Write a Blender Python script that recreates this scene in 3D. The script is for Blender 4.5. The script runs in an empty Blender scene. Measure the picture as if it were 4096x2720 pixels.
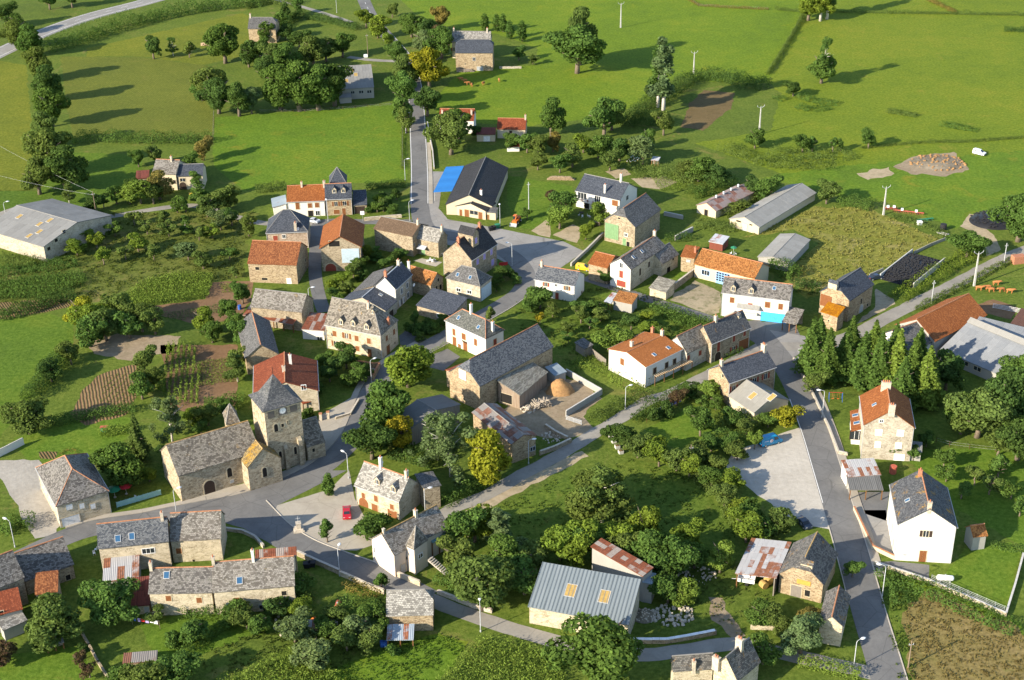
import bpy,math,random
import numpy as np
from mathutils import Vector,Matrix,noise
from mathutils.geometry import tessellate_polygon
R=math.radians
sc=bpy.context.scene
col=sc.collection
# ------------------------------------------------------------------ camera
CAM_H,PITCH,ROLL=170.0,R(28),R(-1)
cam_d=bpy.data.cameras.new('aerial_camera')
cam=bpy.data.objects.new('aerial_camera',cam_d); col.objects.link(cam)
_r=Vector((1,0,0)); _u=Vector((0,math.sin(PITCH),math.cos(PITCH))); _f=Vector((0,math.cos(PITCH),-math.sin(PITCH)))
_r2=_r*math.cos(ROLL)+_u*math.sin(ROLL); _u2=-_r*math.sin(ROLL)+_u*math.cos(ROLL)
cam.matrix_world=Matrix(((_r2.x,_u2.x,-_f.x,0),(_r2.y,_u2.y,-_f.y,0),(_r2.z,_u2.z,-_f.z,CAM_H),(0,0,0,1)))
cam_d.sensor_width=36; cam_d.sensor_fit='HORIZONTAL'; cam_d.lens=50.98
cam_d.clip_start=1; cam_d.clip_end=12000
sc.camera=cam
# ------------------------------------------------------------------ sky and sun
SUN_AZ,SUN_EL=R(57),R(24)        # shadows fall towards azimuth 57 deg (from +Y, clockwise)
w=bpy.data.worlds.new('World'); sc.world=w; w.use_nodes=True
nt=w.node_tree
sky=nt.nodes.new('ShaderNodeTexSky'); sky.sky_type='NISHITA'; sky.sun_disc=False
sky.sun_elevation=SUN_EL; sky.sun_rotation=SUN_AZ+math.pi
sky.altitude=600; sky.air_density=1.0; sky.dust_density=0.6
bg=nt.nodes['Background']; bg.inputs['Strength'].default_value=0.145
nt.links.new(sky.outputs[0],bg.inputs['Color'])
sun_d=bpy.data.lights.new('sun','SUN'); sun_d.energy=5.0; sun_d.angle=R(0.6); sun_d.color=(1.0,0.89,0.72)
sun=bpy.data.objects.new('sun',sun_d); col.objects.link(sun)
sun.rotation_euler=Vector((math.sin(SUN_AZ)*math.cos(SUN_EL),math.cos(SUN_AZ)*math.cos(SUN_EL),-math.sin(SUN_EL))).to_track_quat('-Z','Y').to_euler()
sun.location=(-200,0,200)
vs=sc.view_settings
vs.view_transform='Standard'; vs.look='None'; vs.gamma=1; vs.use_curve_mapping=False
vs.exposure=1.08
sc.cycles.max_bounces=6; sc.cycles.diffuse_bounces=3; sc.cycles.transparent_max_bounces=4
sc.cycles.use_adaptive_sampling=True
# ------------------------------------------------------------------ materials
M={}
class NB:
    def __init__(s,name):
        s.m=bpy.data.materials.new(name); s.m.use_nodes=True; s.t=s.m.node_tree
        s.b=s.t.nodes['Principled BSDF']; s.b.inputs['Roughness'].default_value=.9
        s.b.inputs['Specular IOR Level'].default_value=.2
    def n(s,typ,props=None,**inp):
        x=s.t.nodes.new('ShaderNode'+typ)
        for k,v in (props or {}).items():setattr(x,k,v)
        for k,v in inp.items():
            key=int(k[1:]) if k[0] == 'i' and k[1:].isdigit() else k.replace('_',' ')
            s.set(x.inputs[key],v)
        return x
    def set(s,sock,v):
        if hasattr(v,'is_output') or hasattr(v,'links'):s.t.links.new(v,sock)
        elif isinstance(v,(tuple,list)) and len(v) == 3 and sock.type == 'RGBA':sock.default_value=(*v,1)
        else:sock.default_value=v
    def noise(s,vec,scale,detail=3,rough=.6,dist=0.):
        return s.n('TexNoise',Vector=vec,Scale=scale,Detail=detail,Roughness=rough,Distortion=dist).outputs['Fac']
    def ramp(s,fac,stops):
        x=s.n('ValToRGB',Fac=fac); e=x.color_ramp.elements
        while len(e) > 1:e.remove(e[-1])
        e[0].position=stops[0][0]; e[0].color=(*stops[0][1],1)
        for p,c in stops[1:]:
            k=e.new(p); k.color=(*c,1)
        return x.outputs['Color']
    def step(s,v,a,b):
        return s.n('MapRange',i0=v,i1=a,i2=b).outputs[0]
    def mix(s,fac,a,b,blend='MIX'):
        x=s.n('Mix',{'data_type':'RGBA','blend_type':blend})
        s.set(x.inputs[0],fac); s.set(x.inputs[6],a); s.set(x.inputs[7],b)
        return x.outputs[2]
    def math(s,op,a,b=0.):
        return s.n('Math',{'operation':op},i0=a,i1=b).outputs[0]
    def mapping(s,vec,scale=(1,1,1),rot=(0,0,0)):
        return s.n('Mapping',Vector=vec,Scale=scale,Rotation=rot).outputs[0]
    def pos(s):return s.n('NewGeometry').outputs['Position']
    def uv(s):return s.n('UVMap').outputs[0]
    def orand(s):return s.n('ObjectInfo').outputs['Random']
    def bump(s,h,dist=.05,strength=.8):
        s.set(s.b.inputs['Normal'],s.n('Bump',Height=h,Distance=dist,Strength=strength).outputs[0])
    def out(s,colr,rough=None,spec=None,metal=None):
        s.set(s.b.inputs['Base Color'],colr)
        if rough is not None:s.set(s.b.inputs['Roughness'],rough)
        if spec is not None:s.b.inputs['Specular IOR Level'].default_value=spec
        if metal is not None:s.b.inputs['Metallic'].default_value=metal
        M[s.m.name]=s.m
        return s.m
def lerp(a,b,t):return tuple(x+(y-x)*t for x,y in zip(a,b))
def mul(a,k):return tuple(x*k for x in a)
def plain(name,c,rough=.8,var=.12,scale=1.5,spec=.3,metal=None):
    b=NB(name); f=b.noise(b.pos(),scale,4)
    return b.out(b.ramp(f,[(.3,mul(c,1-var)),(.7,mul(c,1+var))]),rough,spec,metal)
def grass(name,dark,mid,light,dry=None,dryamt=0.,stripes=None,coarse=1.):
    b=NB(name); p=b.pos()
    big=b.noise(p,.022*coarse,4,.6,.6); med=b.noise(p,.16*coarse,5,.68,.4); fine=b.noise(p,1.1,6,.8)
    st=b.noise(b.mapping(p,(.5,1.6,1),(0,0,.6)),.9,5,.75)
    f=b.math('ADD',b.math('MULTIPLY',big,.45),b.math('ADD',b.math('MULTIPLY',med,.42),b.math('MULTIPLY',fine,.13)))
    c=b.ramp(f,[(.36,dark),(.5,mid),(.63,light)])
    c=b.mix(b.step(fine,.34,.68),b.mix(.42,c,(0,.01,0)),b.mix(.06,c,(1,1,.3)))
    c=b.mix(b.math('MULTIPLY',b.step(st,.5,.75),.35),c,mul(dark,.7))
    if dry:
        d=b.step(b.noise(p,.09,5,.7,.8),.60-dryamt,.74-dryamt)
        c=b.mix(b.math('MULTIPLY',d,b.step(fine,.25,.6)),c,dry)
    if stripes is not None:
        wv=b.n('TexWave',{'wave_type':'BANDS','bands_direction':'X'},Vector=b.mapping(p,(1,1,1),(0,0,stripes[0])),Scale=stripes[1],Distortion=1.2).outputs['Fac']
        c=b.mix(b.math('MULTIPLY',wv,.4),c,mul(dark,.8))
    b.bump(b.math('ADD',fine,b.math('MULTIPLY',b.noise(p,3.2,3,.7),.7)),.18,.6)
    return b.out(c,.95,.1)
grass('grass_base',(.058,.098,.012),(.090,.140,.014),(.130,.168,.022),(.21,.17,.055),.02)
grass('grass_meadow',(.082,.150,.006),(.118,.196,.006),(.170,.225,.010),(.19,.21,.012),.0)
grass('grass_meadow_far',(.100,.160,.007),(.140,.196,.008),(.185,.215,.012),(.23,.205,.03),.0)
grass('grass_vivid',(.066,.132,.007),(.095,.182,.008),(.150,.212,.010),(.20,.18,.02),.02)
grass('grass_olive',(.092,.115,.016),(.130,.150,.018),(.165,.178,.022),(.18,.165,.035),.0,(R(8),.35))
grass('grass_left',(.100,.128,.010),(.145,.168,.012),(.190,.195,.016),(.26,.18,.06),-.02)
grass('grass_dark',(.056,.118,.008),(.078,.152,.009),(.115,.172,.012),None,0)
grass('grass_lawn',(.060,.125,.008),(.085,.165,.009),(.128,.188,.014),(.17,.155,.03),-.02)
grass('grass_weedy',(.050,.098,.010),(.082,.140,.012),(.130,.168,.020),(.16,.145,.035),.0,None,2.)
grass('grass_tufted',(.135,.150,.020),(.190,.190,.028),(.240,.220,.050),(.27,.225,.09),.08,None,2.5)
grass('grass_rough',(.060,.088,.014),(.098,.124,.018),(.145,.152,.032),(.21,.16,.06),.06,None,2.)
grass('stubble',(.150,.130,.035),(.225,.165,.060),(.290,.205,.090),(.09,.12,.02),.0,None,1.4)
def soil(name,a,bcol,furrow=None,green=0.):
    b=NB(name); p=b.pos(); f=b.noise(p,.9,6,.75); g=b.noise(p,.12,4,.6)
    c=b.ramp(b.math('ADD',b.math('MULTIPLY',f,.6),b.math('MULTIPLY',g,.4)),[(.35,a),(.65,bcol)])
    h=f
    if furrow is not None:
        wv=b.n('TexWave',{'wave_type':'BANDS','bands_direction':'X'},Vector=b.mapping(p,(1,1,1),(0,0,furrow[0])),Scale=furrow[1],Distortion=1.5,Detail=2.).outputs['Fac']
        h=b.math('ADD',wv,b.math('MULTIPLY',f,.6))
        if green:c=b.mix(b.math('MULTIPLY',b.step(wv,.55,.8),green),c,(.06,.085,.02))
    elif green:
        c=b.mix(b.math('MULTIPLY',b.step(b.noise(p,.4,5,.7),.5,.6),green),c,(.06,.085,.02))
    b.bump(h,.12,.8)
    return b.out(c,.95,.1)
soil('soil_brown',(.130,.075,.038),(.235,.145,.080))
soil('soil_furrow',(.140,.080,.040),(.255,.160,.085),(R(-18),.42),.55)
soil('soil_plot',(.120,.075,.036),(.210,.135,.070),(R(-32),.5),.7)
soil('dirt',(.20,.15,.095),(.34,.27,.18),None,.12)
soil('sand',(.30,.235,.145),(.43,.35,.235),None,.25)
soil('gravel',(.27,.245,.205),(.40,.365,.31))
soil('gravel_lot',(.36,.325,.27),(.50,.46,.39))
soil('verge',(.23,.19,.12),(.36,.30,.20),None,.5)
soil('rubble',(.10,.085,.06),(.30,.25,.18))
def asphalt(name,a,bcol,patch=.5):
    b=NB(name); p=b.pos(); g=b.noise(p,.11,4,.6,.5); f=b.noise(p,3.,4,.8)
    s=b.noise(b.mapping(p,(.5,.5,1)),1.0,4,.7,1.5)
    c=b.ramp(b.math('ADD',b.math('MULTIPLY',g,.5),b.math('ADD',b.math('MULTIPLY',s,.3),b.math('MULTIPLY',f,.2))),[(.36,a),(.62,bcol)])
    cr=b.n('TexVoronoi',{'feature':'DISTANCE_TO_EDGE'},Vector=b.mapping(p,(1,1,1)),Scale=.16).outputs['Distance']
    c=b.mix(b.math('MULTIPLY',b.step(cr,.012,.0),patch),c,mul(a,.5))
    b.bump(f,.02,.5)
    return b.out(c,.85,.2)
asphalt('asphalt',(.115,.112,.108),(.180,.175,.165))
asphalt('asphalt_light',(.205,.195,.178),(.295,.28,.255))
asphalt('asphalt_lane',(.20,.185,.16),(.31,.285,.24),.3)
asphalt('asphalt_dark',(.075,.075,.076),(.12,.118,.115))
asphalt('paving',(.30,.265,.21),(.40,.36,.29),.4)
asphalt('pavement_mat',(.29,.255,.205),(.38,.34,.28),.3)
plain('kerb_stone',(.42,.38,.32),.9,.15,3)
plain('white_paint',(.75,.74,.70),.7,.1,4)
def wallm(name,a,bcol,mortar,scale=2.6,stain=.25,rend=0.):
    b=NB(name); u=b.uv(); d=b.n('VectorMath',{'operation':'ADD'},i0=b.mapping(u,(1,1.7,1)),i1=b.n('TexNoise',Vector=u,Scale=2.).outputs['Color']).outputs[0]
    vo=b.n('TexVoronoi',Vector=d,Scale=scale); vc=vo.outputs['Color']
    ed=b.n('TexVoronoi',{'feature':'DISTANCE_TO_EDGE'},Vector=d,Scale=scale).outputs['Distance']
    cf=b.n('SeparateColor',i0=vc).outputs[0]
    c=b.ramp(cf,[(.0,mul(a,.72)),(.3,a),(.75,bcol),(1.,mul(bcol,1.12))])
    c=b.mix(b.step(ed,.06,.0),c,mortar)
    p=b.pos(); g=b.noise(p,.45,5,.7)
    if rend:c=b.mix(b.math('MULTIPLY',b.step(b.noise(p,.5,4),.42,.56),rend),c,mul(bcol,1.25))
    c=b.mix(b.math('MULTIPLY',b.step(g,.5,.75),stain),c,mul(a,.45))
    b.bump(b.step(ed,.0,.12),.05,.9)
    return b.out(c,.92,.15)
wallm('stone',(0.263,0.204,0.131),(0.393,0.321,0.219),(0.465,0.396,0.286),2.4,.3)
wallm('stone_warm',(0.284,0.203,0.118),(0.424,0.326,0.203),(0.481,0.396,0.269),2.4,.3)
wallm('stone_pale',(0.344,0.292,0.217),(0.466,0.415,0.322),(0.513,0.453,0.351),2.4,.25,.4)
wallm('stone_cream',(0.379,0.312,0.205),(0.520,0.447,0.320),(0.558,0.490,0.363),2.2,.22,.5)
wallm('stone_pink',(0.341,0.248,0.179),(0.445,0.351,0.271),(0.483,0.398,0.313),2.6,.2)
wallm('stone_white',(0.410,0.368,0.291),(0.562,0.519,0.435),(0.581,0.538,0.453),2.2,.25,.7)
wallm('stone_church',(0.319,0.255,0.166),(0.449,0.377,0.263),(0.492,0.425,0.306),2.0,.35)
def render(name,c,stain=.3,tint=None):
    b=NB(name); p=b.pos(); u=b.uv(); g=b.noise(p,.6,5,.7); s=b.noise(b.mapping(u,(2.2,.22,1)),1.,4,.7)
    k=b.ramp(g,[(.3,mul(c,.90)),(.7,c)])
    k=b.mix(b.math('MULTIPLY',b.step(s,.55,.8),stain),k,tint or mul(c,.6))
    b.bump(b.noise(p,6,3),.02,.4)
    return b.out(k,.9,.2)
render('white',(.70,.67,.60),.22); render('cream',(.55,.47,.33),.25); render('white_pink',(.62,.53,.43),.25)
render('block',(.34,.325,.29),.45); render('render_grey',(.40,.38,.34),.4)
def boards(name,a,bcol):
    b=NB(name); u=b.uv(); s=b.noise(b.mapping(u,(5,.25,1)),1.,3,.7)
    wv=b.n('TexWave',{'wave_type':'BANDS','bands_direction':'X'},Vector=u,Scale=1.1).outputs['Fac']
    c=b.mix(b.step(wv,.1,.0),b.ramp(s,[(.3,a),(.7,bcol)]),mul(a,.3)); b.bump(wv,.02,.6)
    return b.out(c,.85,.2)
boards('wood_grey',(.17,.145,.115),(.30,.265,.215)); boards('wood_red',(.16,.045,.03),(.24,.075,.05))
boards('woodblock',(.20,.13,.075),(.36,.30,.24)); boards('wood',(.16,.075,.03),(.27,.14,.06))
def roofm(name,a,bcol,wd=.32,ht=.22,lich=0.,lcol=(.42,.22,.035),patch=None,contrast=1.,moss=0.,round_=False):
    b=NB(name); u=b.uv(); p=b.pos()
    uw=b.n('VectorMath',{'operation':'ADD'},i0=u,i1=b.n('VectorMath',{'operation':'SCALE'},i0=b.n('TexNoise',Vector=u,Scale=.8,Detail=3.).outputs['Color'],Scale=.12).outputs[0]).outputs[0]
    br=b.n('TexBrick',{'offset':.5},Vector=uw,Color1=(0,0,0),Color2=(1,1,1),Mortar=(.45,.45,.45),Scale=1.,Mortar_Size=.022,Mortar_Smooth=.3,Bias=0.,Brick_Width=wd,Row_Height=ht)
    g=b.noise(p,.35,5,.7); fi=b.noise(p,2.6,4,.8)
    f=b.math('ADD',b.math('MULTIPLY',b.n('SeparateColor',i0=br.outputs['Color']).outputs[0],.42*contrast),b.math('ADD',b.math('MULTIPLY',g,.3),b.math('MULTIPLY',fi,.38)))
    c=b.ramp(f,[(.30,mul(a,.8)),(.48,a),(.62,bcol),(.80,mul(bcol,1.25))])
    c=b.mix(b.math('MULTIPLY',br.outputs['Fac'],.75),c,mul(a,.25))
    if patch:c=b.mix(b.math('MULTIPLY',b.step(b.noise(p,.22,4,.65),.52,.62),.75),c,patch)
    if moss:c=b.mix(b.math('MULTIPLY',b.step(b.noise(p,.7,5,.75),.56,.68),moss),c,(.07,.075,.03))
    if lich:
        l1=b.step(b.noise(p,.42,6,.78,.6),.66-lich*.3,.76-lich*.3)
        c=b.mix(b.math('MULTIPLY',l1,b.step(fi,.32,.56)),c,lcol)
    h=b.math('SUBTRACT',b.n('SeparateColor',i0=br.outputs['Color']).outputs[0],b.math('MULTIPLY',br.outputs['Fac'],1.2))
    if round_:
        wv=b.n('TexWave',{'wave_type':'BANDS','bands_direction':'X'},Vector=u,Scale=.5/wd).outputs['Fac']
        h=b.math('ADD',b.math('MULTIPLY',h,.4),wv)
    b.bump(h,.05,.9)
    return b.out(c,.8,.25)
roofm('slate',(0.081,0.086,0.095),(0.139,0.143,0.152))
roofm('slate_blue',(0.056,0.065,0.083),(0.097,0.108,0.129),.3,.2)
roofm('slate_black',(0.037,0.037,0.040),(0.065,0.065,0.070),.3,.2,0,contrast=.7)
roofm('slate_grey',(0.103,0.100,0.096),(0.169,0.164,0.157),.34,.22,moss=.15)
roofm('slate_weathered',(0.069,0.078,0.093),(0.143,0.148,0.152),.36,.24,.06,(0.279,0.198,0.072),contrast=1.3)
roofm('slate_moss',(0.086,0.091,0.082),(0.156,0.156,0.138),.34,.22,.12,(0.203,0.158,0.049),moss=.4)
roofm('slate_tower',(0.077,0.082,0.089),(0.135,0.135,0.135),.36,.26,.10,(0.254,0.182,0.047),moss=.25)
roofm('slate_lichen',(0.069,0.072,0.078),(0.119,0.121,0.125),.34,.24,.34,(0.429,0.222,0.000))
roofm('slate_lichen2',(0.069,0.074,0.083),(0.127,0.127,0.127),.34,.24,.16,(0.343,0.181,0.009))
roofm('lauze',(0.145,0.127,0.105),(0.248,0.226,0.194),.42,.30,.04,(0.255,0.165,0.039),contrast=1.2,moss=.3)
roofm('lauze_light',(0.194,0.181,0.158),(0.318,0.300,0.264),.44,.32,.03,(0.339,0.249,0.068),contrast=1.2,moss=.2)
roofm('lauze_dark',(0.099,0.090,0.081),(0.186,0.172,0.154),.42,.30,.08,(0.273,0.165,0.038),contrast=1.3,moss=.25)
roofm('lauze_lichen',(0.129,0.111,0.088),(0.228,0.201,0.161),.44,.34,.20,(0.308,0.172,0.028),contrast=1.25,moss=.3)
roofm('lauze_lichen2',(0.135,0.099,0.054),(0.236,0.173,0.074),.42,.30,.50,(0.412,0.214,0.000),contrast=1.2,moss=.2)
roofm('lauze_lichen3',(0.082,0.078,0.073),(0.149,0.140,0.126),.40,.28,.30,(0.309,0.156,0.011),contrast=1.2,moss=.2)
roofm('lauze_ribbed',(0.174,0.160,0.129),(0.265,0.247,0.202),1.0,.25,.05,(0.253,0.208,0.072),round_=True)
roofm('tile_orange',(0.288,0.089,0.021),(0.408,0.144,0.040),.24,.34,.05,(0.185,0.128,0.062),contrast=.7,round_=True)
roofm('tile_orange_bright',(0.365,0.125,0.030),(0.485,0.188,0.055),.26,.36,0,contrast=.5,round_=True)
roofm('tile_red',(0.227,0.053,0.020),(0.340,0.094,0.038),.24,.34,.04,(0.169,0.103,0.056),contrast=.7,round_=True)
roofm('tile_rust',(0.209,0.067,0.024),(0.346,0.134,0.049),.22,.30,.10,(0.218,0.161,0.085),contrast=1.,round_=True)
roofm('tile_mottled',(0.260,0.095,0.024),(0.432,0.186,0.054),.22,.32,.14,(0.251,0.194,0.091),contrast=1.2,moss=.35,round_=True)
roofm('tile_lichen',(0.349,0.123,0.000),(0.452,0.188,0.000),.26,.34,.22,(0.433,0.244,0.000),contrast=.8,round_=True)
roofm('tile_brown',(0.160,0.103,0.061),(0.243,0.163,0.102),.28,.34,0,contrast=.5,round_=True)
def sheet(name,a,bcol,rust=0.,rcol=(.26,.085,.03),stripe=False,metal=0.,streak=1.,rib=.9):
    b=NB(name); u=b.uv(); p=b.pos(); o=b.orand()
    s=b.noise(b.mapping(u,(1.6,.18*streak,1)),1.,5,.7); g=b.noise(p,.4,5,.7)
    c=b.ramp(b.math('ADD',b.math('MULTIPLY',s,.5),b.math('ADD',b.math('MULTIPLY',g,.3),b.math('MULTIPLY',o,.2))),[(.3,a),(.68,bcol)])
    if rust:
        rr=b.math('ADD',b.math('MULTIPLY',b.noise(p,.55,6,.75),.55),b.math('ADD',b.math('MULTIPLY',s,.25),b.math('MULTIPLY',o,.45)))
        c=b.mix(b.step(rr,.78-.45*rust,.90-.45*rust),c,b.ramp(b.noise(p,1.4,4),[(.3,mul(rcol,.65)),(.7,mul(rcol,1.3))]))
    wv=b.n('TexWave',{'wave_type':'BANDS','bands_direction':'X','wave_profile':'SIN'},Vector=u,Scale=rib).outputs['Fac']
    c=b.mix(b.math('MULTIPLY',wv,.16),c,mul(a,.4))
    b.bump(wv,.05,.8)
    return b.out(c,.6 if metal else .85,.35,metal or None)
sheet('fibro',(0.174,0.170,0.159),(0.249,0.245,0.230)); sheet('fibro_dark',(0.109,0.106,0.098),(0.174,0.170,0.159)); sheet('fibro_pale',(0.246,0.235,0.210),(0.327,0.317,0.288))
sheet('fibro_light',(0.198,0.187,0.158),(0.286,0.272,0.237)); sheet('fibro_blue',(0.183,0.194,0.205),(0.272,0.279,0.282))
sheet('rust_red',(0.139,0.036,0.026),(0.188,0.053,0.034),.25,(0.111,0.030,0.018)); sheet('rust_brown',(0.090,0.040,0.026),(0.138,0.067,0.046),.3)
sheet('rust_stripe',(0.233,0.190,0.162),(0.375,0.340,0.311),.62,(0.174,0.050,0.021)); sheet('rust_white',(0.354,0.346,0.340),(0.449,0.442,0.435),.26,(0.237,0.087,0.037))
sheet('rust_grey',(0.184,0.166,0.152),(0.246,0.231,0.214),.42,(0.174,0.074,0.045)); sheet('rust_blue',(0.242,0.286,0.329),(0.324,0.374,0.417),.16)
sheet('rust_pink',(0.274,0.210,0.189),(0.342,0.285,0.260),.34,(0.250,0.114,0.078))
sheet('metal_blue',(0.202,0.255,0.294),(0.283,0.334,0.369),.05); sheet('metal_white',(0.373,0.394,0.423),(0.475,0.490,0.511),.05); sheet('metal_teal',(0.132,0.246,0.261),(0.200,0.322,0.329))
sheet('metal_ribbed',(0.145,0.174,0.188),(0.186,0.214,0.229),0.,rib=.5); sheet('tarp_blue',(0.013,0.127,0.391),(0.024,0.182,0.474),0.,rib=.05)
plain('cap_grey',(.20,.19,.175)); plain('cap_tile',(.38,.17,.085),.85,.3,2); plain('cap_lichen',(.34,.22,.09),.9,.4,2); plain('cap_metal',(.50,.51,.52),.5)
plain('gutter_zinc',(.42,.42,.41),.5); plain('brick',(.38,.16,.09),.9,.25,4); plain('chimney_stone',(.46,.40,.31),.9,.25,2); plain('pot',(.40,.15,.07),.8,.2,4)
plain('frame_white',(.78,.77,.74),.6); plain('hole',(.012,.011,.010),.9); plain('amber',(.36,.24,.075),.5,.2,2); plain('sky_pane',(.035,.10,.19),.15,.1,1,.6)
b=NB('pane'); b.out((.025,.03,.035),.12,.6)
for k,c in dict(br=(.20,.075,.025),rd=(.25,.05,.03),wh=(.76,.75,.72),bl=(.22,.40,.66),blue=(.06,.40,.82),gn=(.16,.27,.13),lv=(.36,.28,.56),gy=(.36,.37,.37),dk=(.045,.028,.02),ice=(.44,.53,.58),gyw=(.20,.175,.145),ochre=(.50,.29,.06),louvre=(.12,.105,.09),surround=(.50,.42,.28)).items():plain('c_'+k,c,.75,.14,2)
M['c_wood']=M['wood']
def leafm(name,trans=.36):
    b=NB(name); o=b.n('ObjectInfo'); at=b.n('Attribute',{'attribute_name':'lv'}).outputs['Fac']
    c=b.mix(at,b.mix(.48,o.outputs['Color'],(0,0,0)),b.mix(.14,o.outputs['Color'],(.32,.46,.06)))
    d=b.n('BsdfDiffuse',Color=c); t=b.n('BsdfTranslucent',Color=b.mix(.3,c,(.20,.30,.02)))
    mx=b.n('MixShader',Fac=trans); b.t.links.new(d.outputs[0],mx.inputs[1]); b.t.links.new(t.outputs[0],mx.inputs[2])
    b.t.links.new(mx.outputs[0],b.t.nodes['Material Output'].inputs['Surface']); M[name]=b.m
leafm('leaf')
plain('bark',(.16,.125,.09),.9,.35,3); plain('bark_pale',(.48,.44,.38),.9,.2,3)
# ------------------------------------------------------------------ objects
def uvs(me):
    l=me.uv_layers.new(name='UVMap'); n=len(me.loops)
    if not n:return
    ls=np.zeros(len(me.polygons),'i'); me.polygons.foreach_get('loop_total',ls)
    nr=np.zeros(len(me.polygons)*3); me.polygons.foreach_get('normal',nr); nr=np.repeat(nr.reshape(-1,3),ls,0)
    vi=np.zeros(n,'i'); me.loops.foreach_get('vertex_index',vi)
    co=np.zeros(len(me.vertices)*3); me.vertices.foreach_get('co',co); P=co.reshape(-1,3)[vi]
    t=np.stack([-nr[:,1],nr[:,0],np.zeros(n)],1); k=np.linalg.norm(t,axis=1)
    flat=k < .03; t[flat]=(1,0,0); t /= np.maximum(np.linalg.norm(t,axis=1),1e-6)[:,None]
    bt=np.cross(nr,t)
    l.data.foreach_set('uv',np.stack([(P*t).sum(1),(P*bt).sum(1)],1).ravel())
def mesh(name,vs_,fs,mt=None,uv=True,smooth=False):
    me=bpy.data.meshes.new(name); me.from_pydata([tuple(v) for v in vs_],[],fs); me.update()
    if uv:uvs(me)
    if mt:me.materials.append(M[mt] if isinstance(mt,str) else mt)
    if smooth:me.polygons.foreach_set('use_smooth',[True]*len(me.polygons))
    return me
def ob(name,me,parent=None,mw=None):
    o=bpy.data.objects.new(name,me); col.objects.link(o)
    if parent:o.parent=parent
    if mw is not None:o.matrix_local=mw
    return o
def tag(o,label=None,cat=None,group=None,kind=None):
    if label:o['label']=label
    if cat:o['category']=cat
    if group:o['group']=group
    if kind:o['kind']=kind
    return o
def empty(name,x,y,rz=0.,z=0.):
    o=bpy.data.objects.new(name,None); col.objects.link(o); o.location=(x,y,z); o.rotation_euler=(0,0,rz); o.empty_display_size=.5
    return o
class MB:
    def __init__(s):s.v=[]; s.f=[]
    def add(s,vs_,fs):k=len(s.v); s.v += [tuple(v) for v in vs_]; s.f += [tuple(i+k for i in f) for f in fs]; return s
    def box(s,x0,x1,y0,y1,z0,z1):
        return s.add([(x0,y0,z0),(x1,y0,z0),(x1,y1,z0),(x0,y1,z0),(x0,y0,z1),(x1,y0,z1),(x1,y1,z1),(x0,y1,z1)],
                     [(0,3,2,1),(4,5,6,7),(0,1,5,4),(1,2,6,5),(2,3,7,6),(3,0,4,7)])
    def tube(s,pts,rad,n=6,cap=True):
        pts=[Vector(p) for p in pts]; rad=rad if isinstance(rad,(list,tuple)) else [rad]*len(pts); k=len(s.v); up=Vector((0,0,1))
        for i,p in enumerate(pts):
            d=(pts[min(i+1,len(pts)-1)]-pts[max(i-1,0)]).normalized()
            a=d.cross(up if abs(d.z) < .95 else Vector((1,0,0))).normalized(); bb=d.cross(a)
            for j in range(n):
                t=2*math.pi*j/n; s.v.append(tuple(p+(a*math.cos(t)+bb*math.sin(t))*rad[i]))
        for i in range(len(pts)-1):
            for j in range(n):s.f.append((k+i*n+j,k+i*n+(j+1) % n,k+(i+1)*n+(j+1) % n,k+(i+1)*n+j))
        if cap:s.f.append(tuple(k+j for j in range(n))[::-1]); s.f.append(tuple(k+(len(pts)-1)*n+j for j in range(n)))
        return s
    def prism(s,poly,z0,z1):   # poly list of (x,y)
        n=len(poly); k=len(s.v); s.v += [(x,y,z0) for x,y in poly]+[(x,y,z1) for x,y in poly]
        s.f.append(tuple(k+i for i in range(n))[::-1]); s.f.append(tuple(k+n+i for i in range(n)))
        for i in range(n):s.f.append((k+i,k+(i+1) % n,k+n+(i+1) % n,k+n+i))
        return s
    def mesh(s,name,mt,**k):return mesh(name,s.v,s.f,mt,**k)
    def ob(s,name,mt,parent=None,mw=None,**k):return ob(name,s.mesh(name,mt,**k),parent,mw)
def slab(verts,polys,t):
    """roof planes -> closed slab of thickness t"""
    n=len(verts); v=[tuple(x) for x in verts]+[(x[0],x[1],x[2]-t) for x in verts]
    f=[tuple(p) for p in polys]+[tuple(n+i for i in reversed(p)) for p in polys]
    cnt={}
    for p in polys:
        for i in range(len(p)):cnt[(p[i],p[(i+1) % len(p)])]=1
    for (a,c) in cnt:
        if (c,a) not in cnt:f.append((c,a,n+a,n+c))
    return v,f
# ------------------------------------------------------------------ building parts
CACHE={}
def cached(key,fn):
    if key not in CACHE:CACHE[key]=fn()
    return CACHE[key]
def ringm(w,h,t,d0,d1,mt,name):
    m=MB()
    m.box(-w/2-t,-w/2,d0,d1,-h/2-t,h/2+t); m.box(w/2,w/2+t,d0,d1,-h/2-t,h/2+t)
    m.box(-w/2,w/2,d0,d1,h/2,h/2+t); m.box(-w/2,w/2,d0,d1,-h/2-t,-h/2)
    return m.mesh(name,mt)
def archpoly(w,h,n=8):
    r=w/2; pts=[(-r,-h/2),(r,-h/2)]
    pts += [(r*math.cos(math.pi*i/n),h/2-r+r*math.sin(math.pi*i/n)) for i in range(n+1)]
    return pts
def archmesh(w,h,d0,d1,mt,name):
    m=MB(); p=archpoly(w,h); n=len(p)
    m.v=[(x,d0,z) for x,z in p]+[(x,d1,z) for x,z in p]
    m.f=[tuple(range(n)),tuple(range(2*n-1,n-1,-1))]+[(i,n+i,n+(i+1) % n,(i+1) % n) for i in range(n)]
    return m.mesh(name,mt)
def boxmesh(x0,x1,y0,y1,z0,z1,mt,name):return MB().box(x0,x1,y0,y1,z0,z1).mesh(name,mt)
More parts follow.
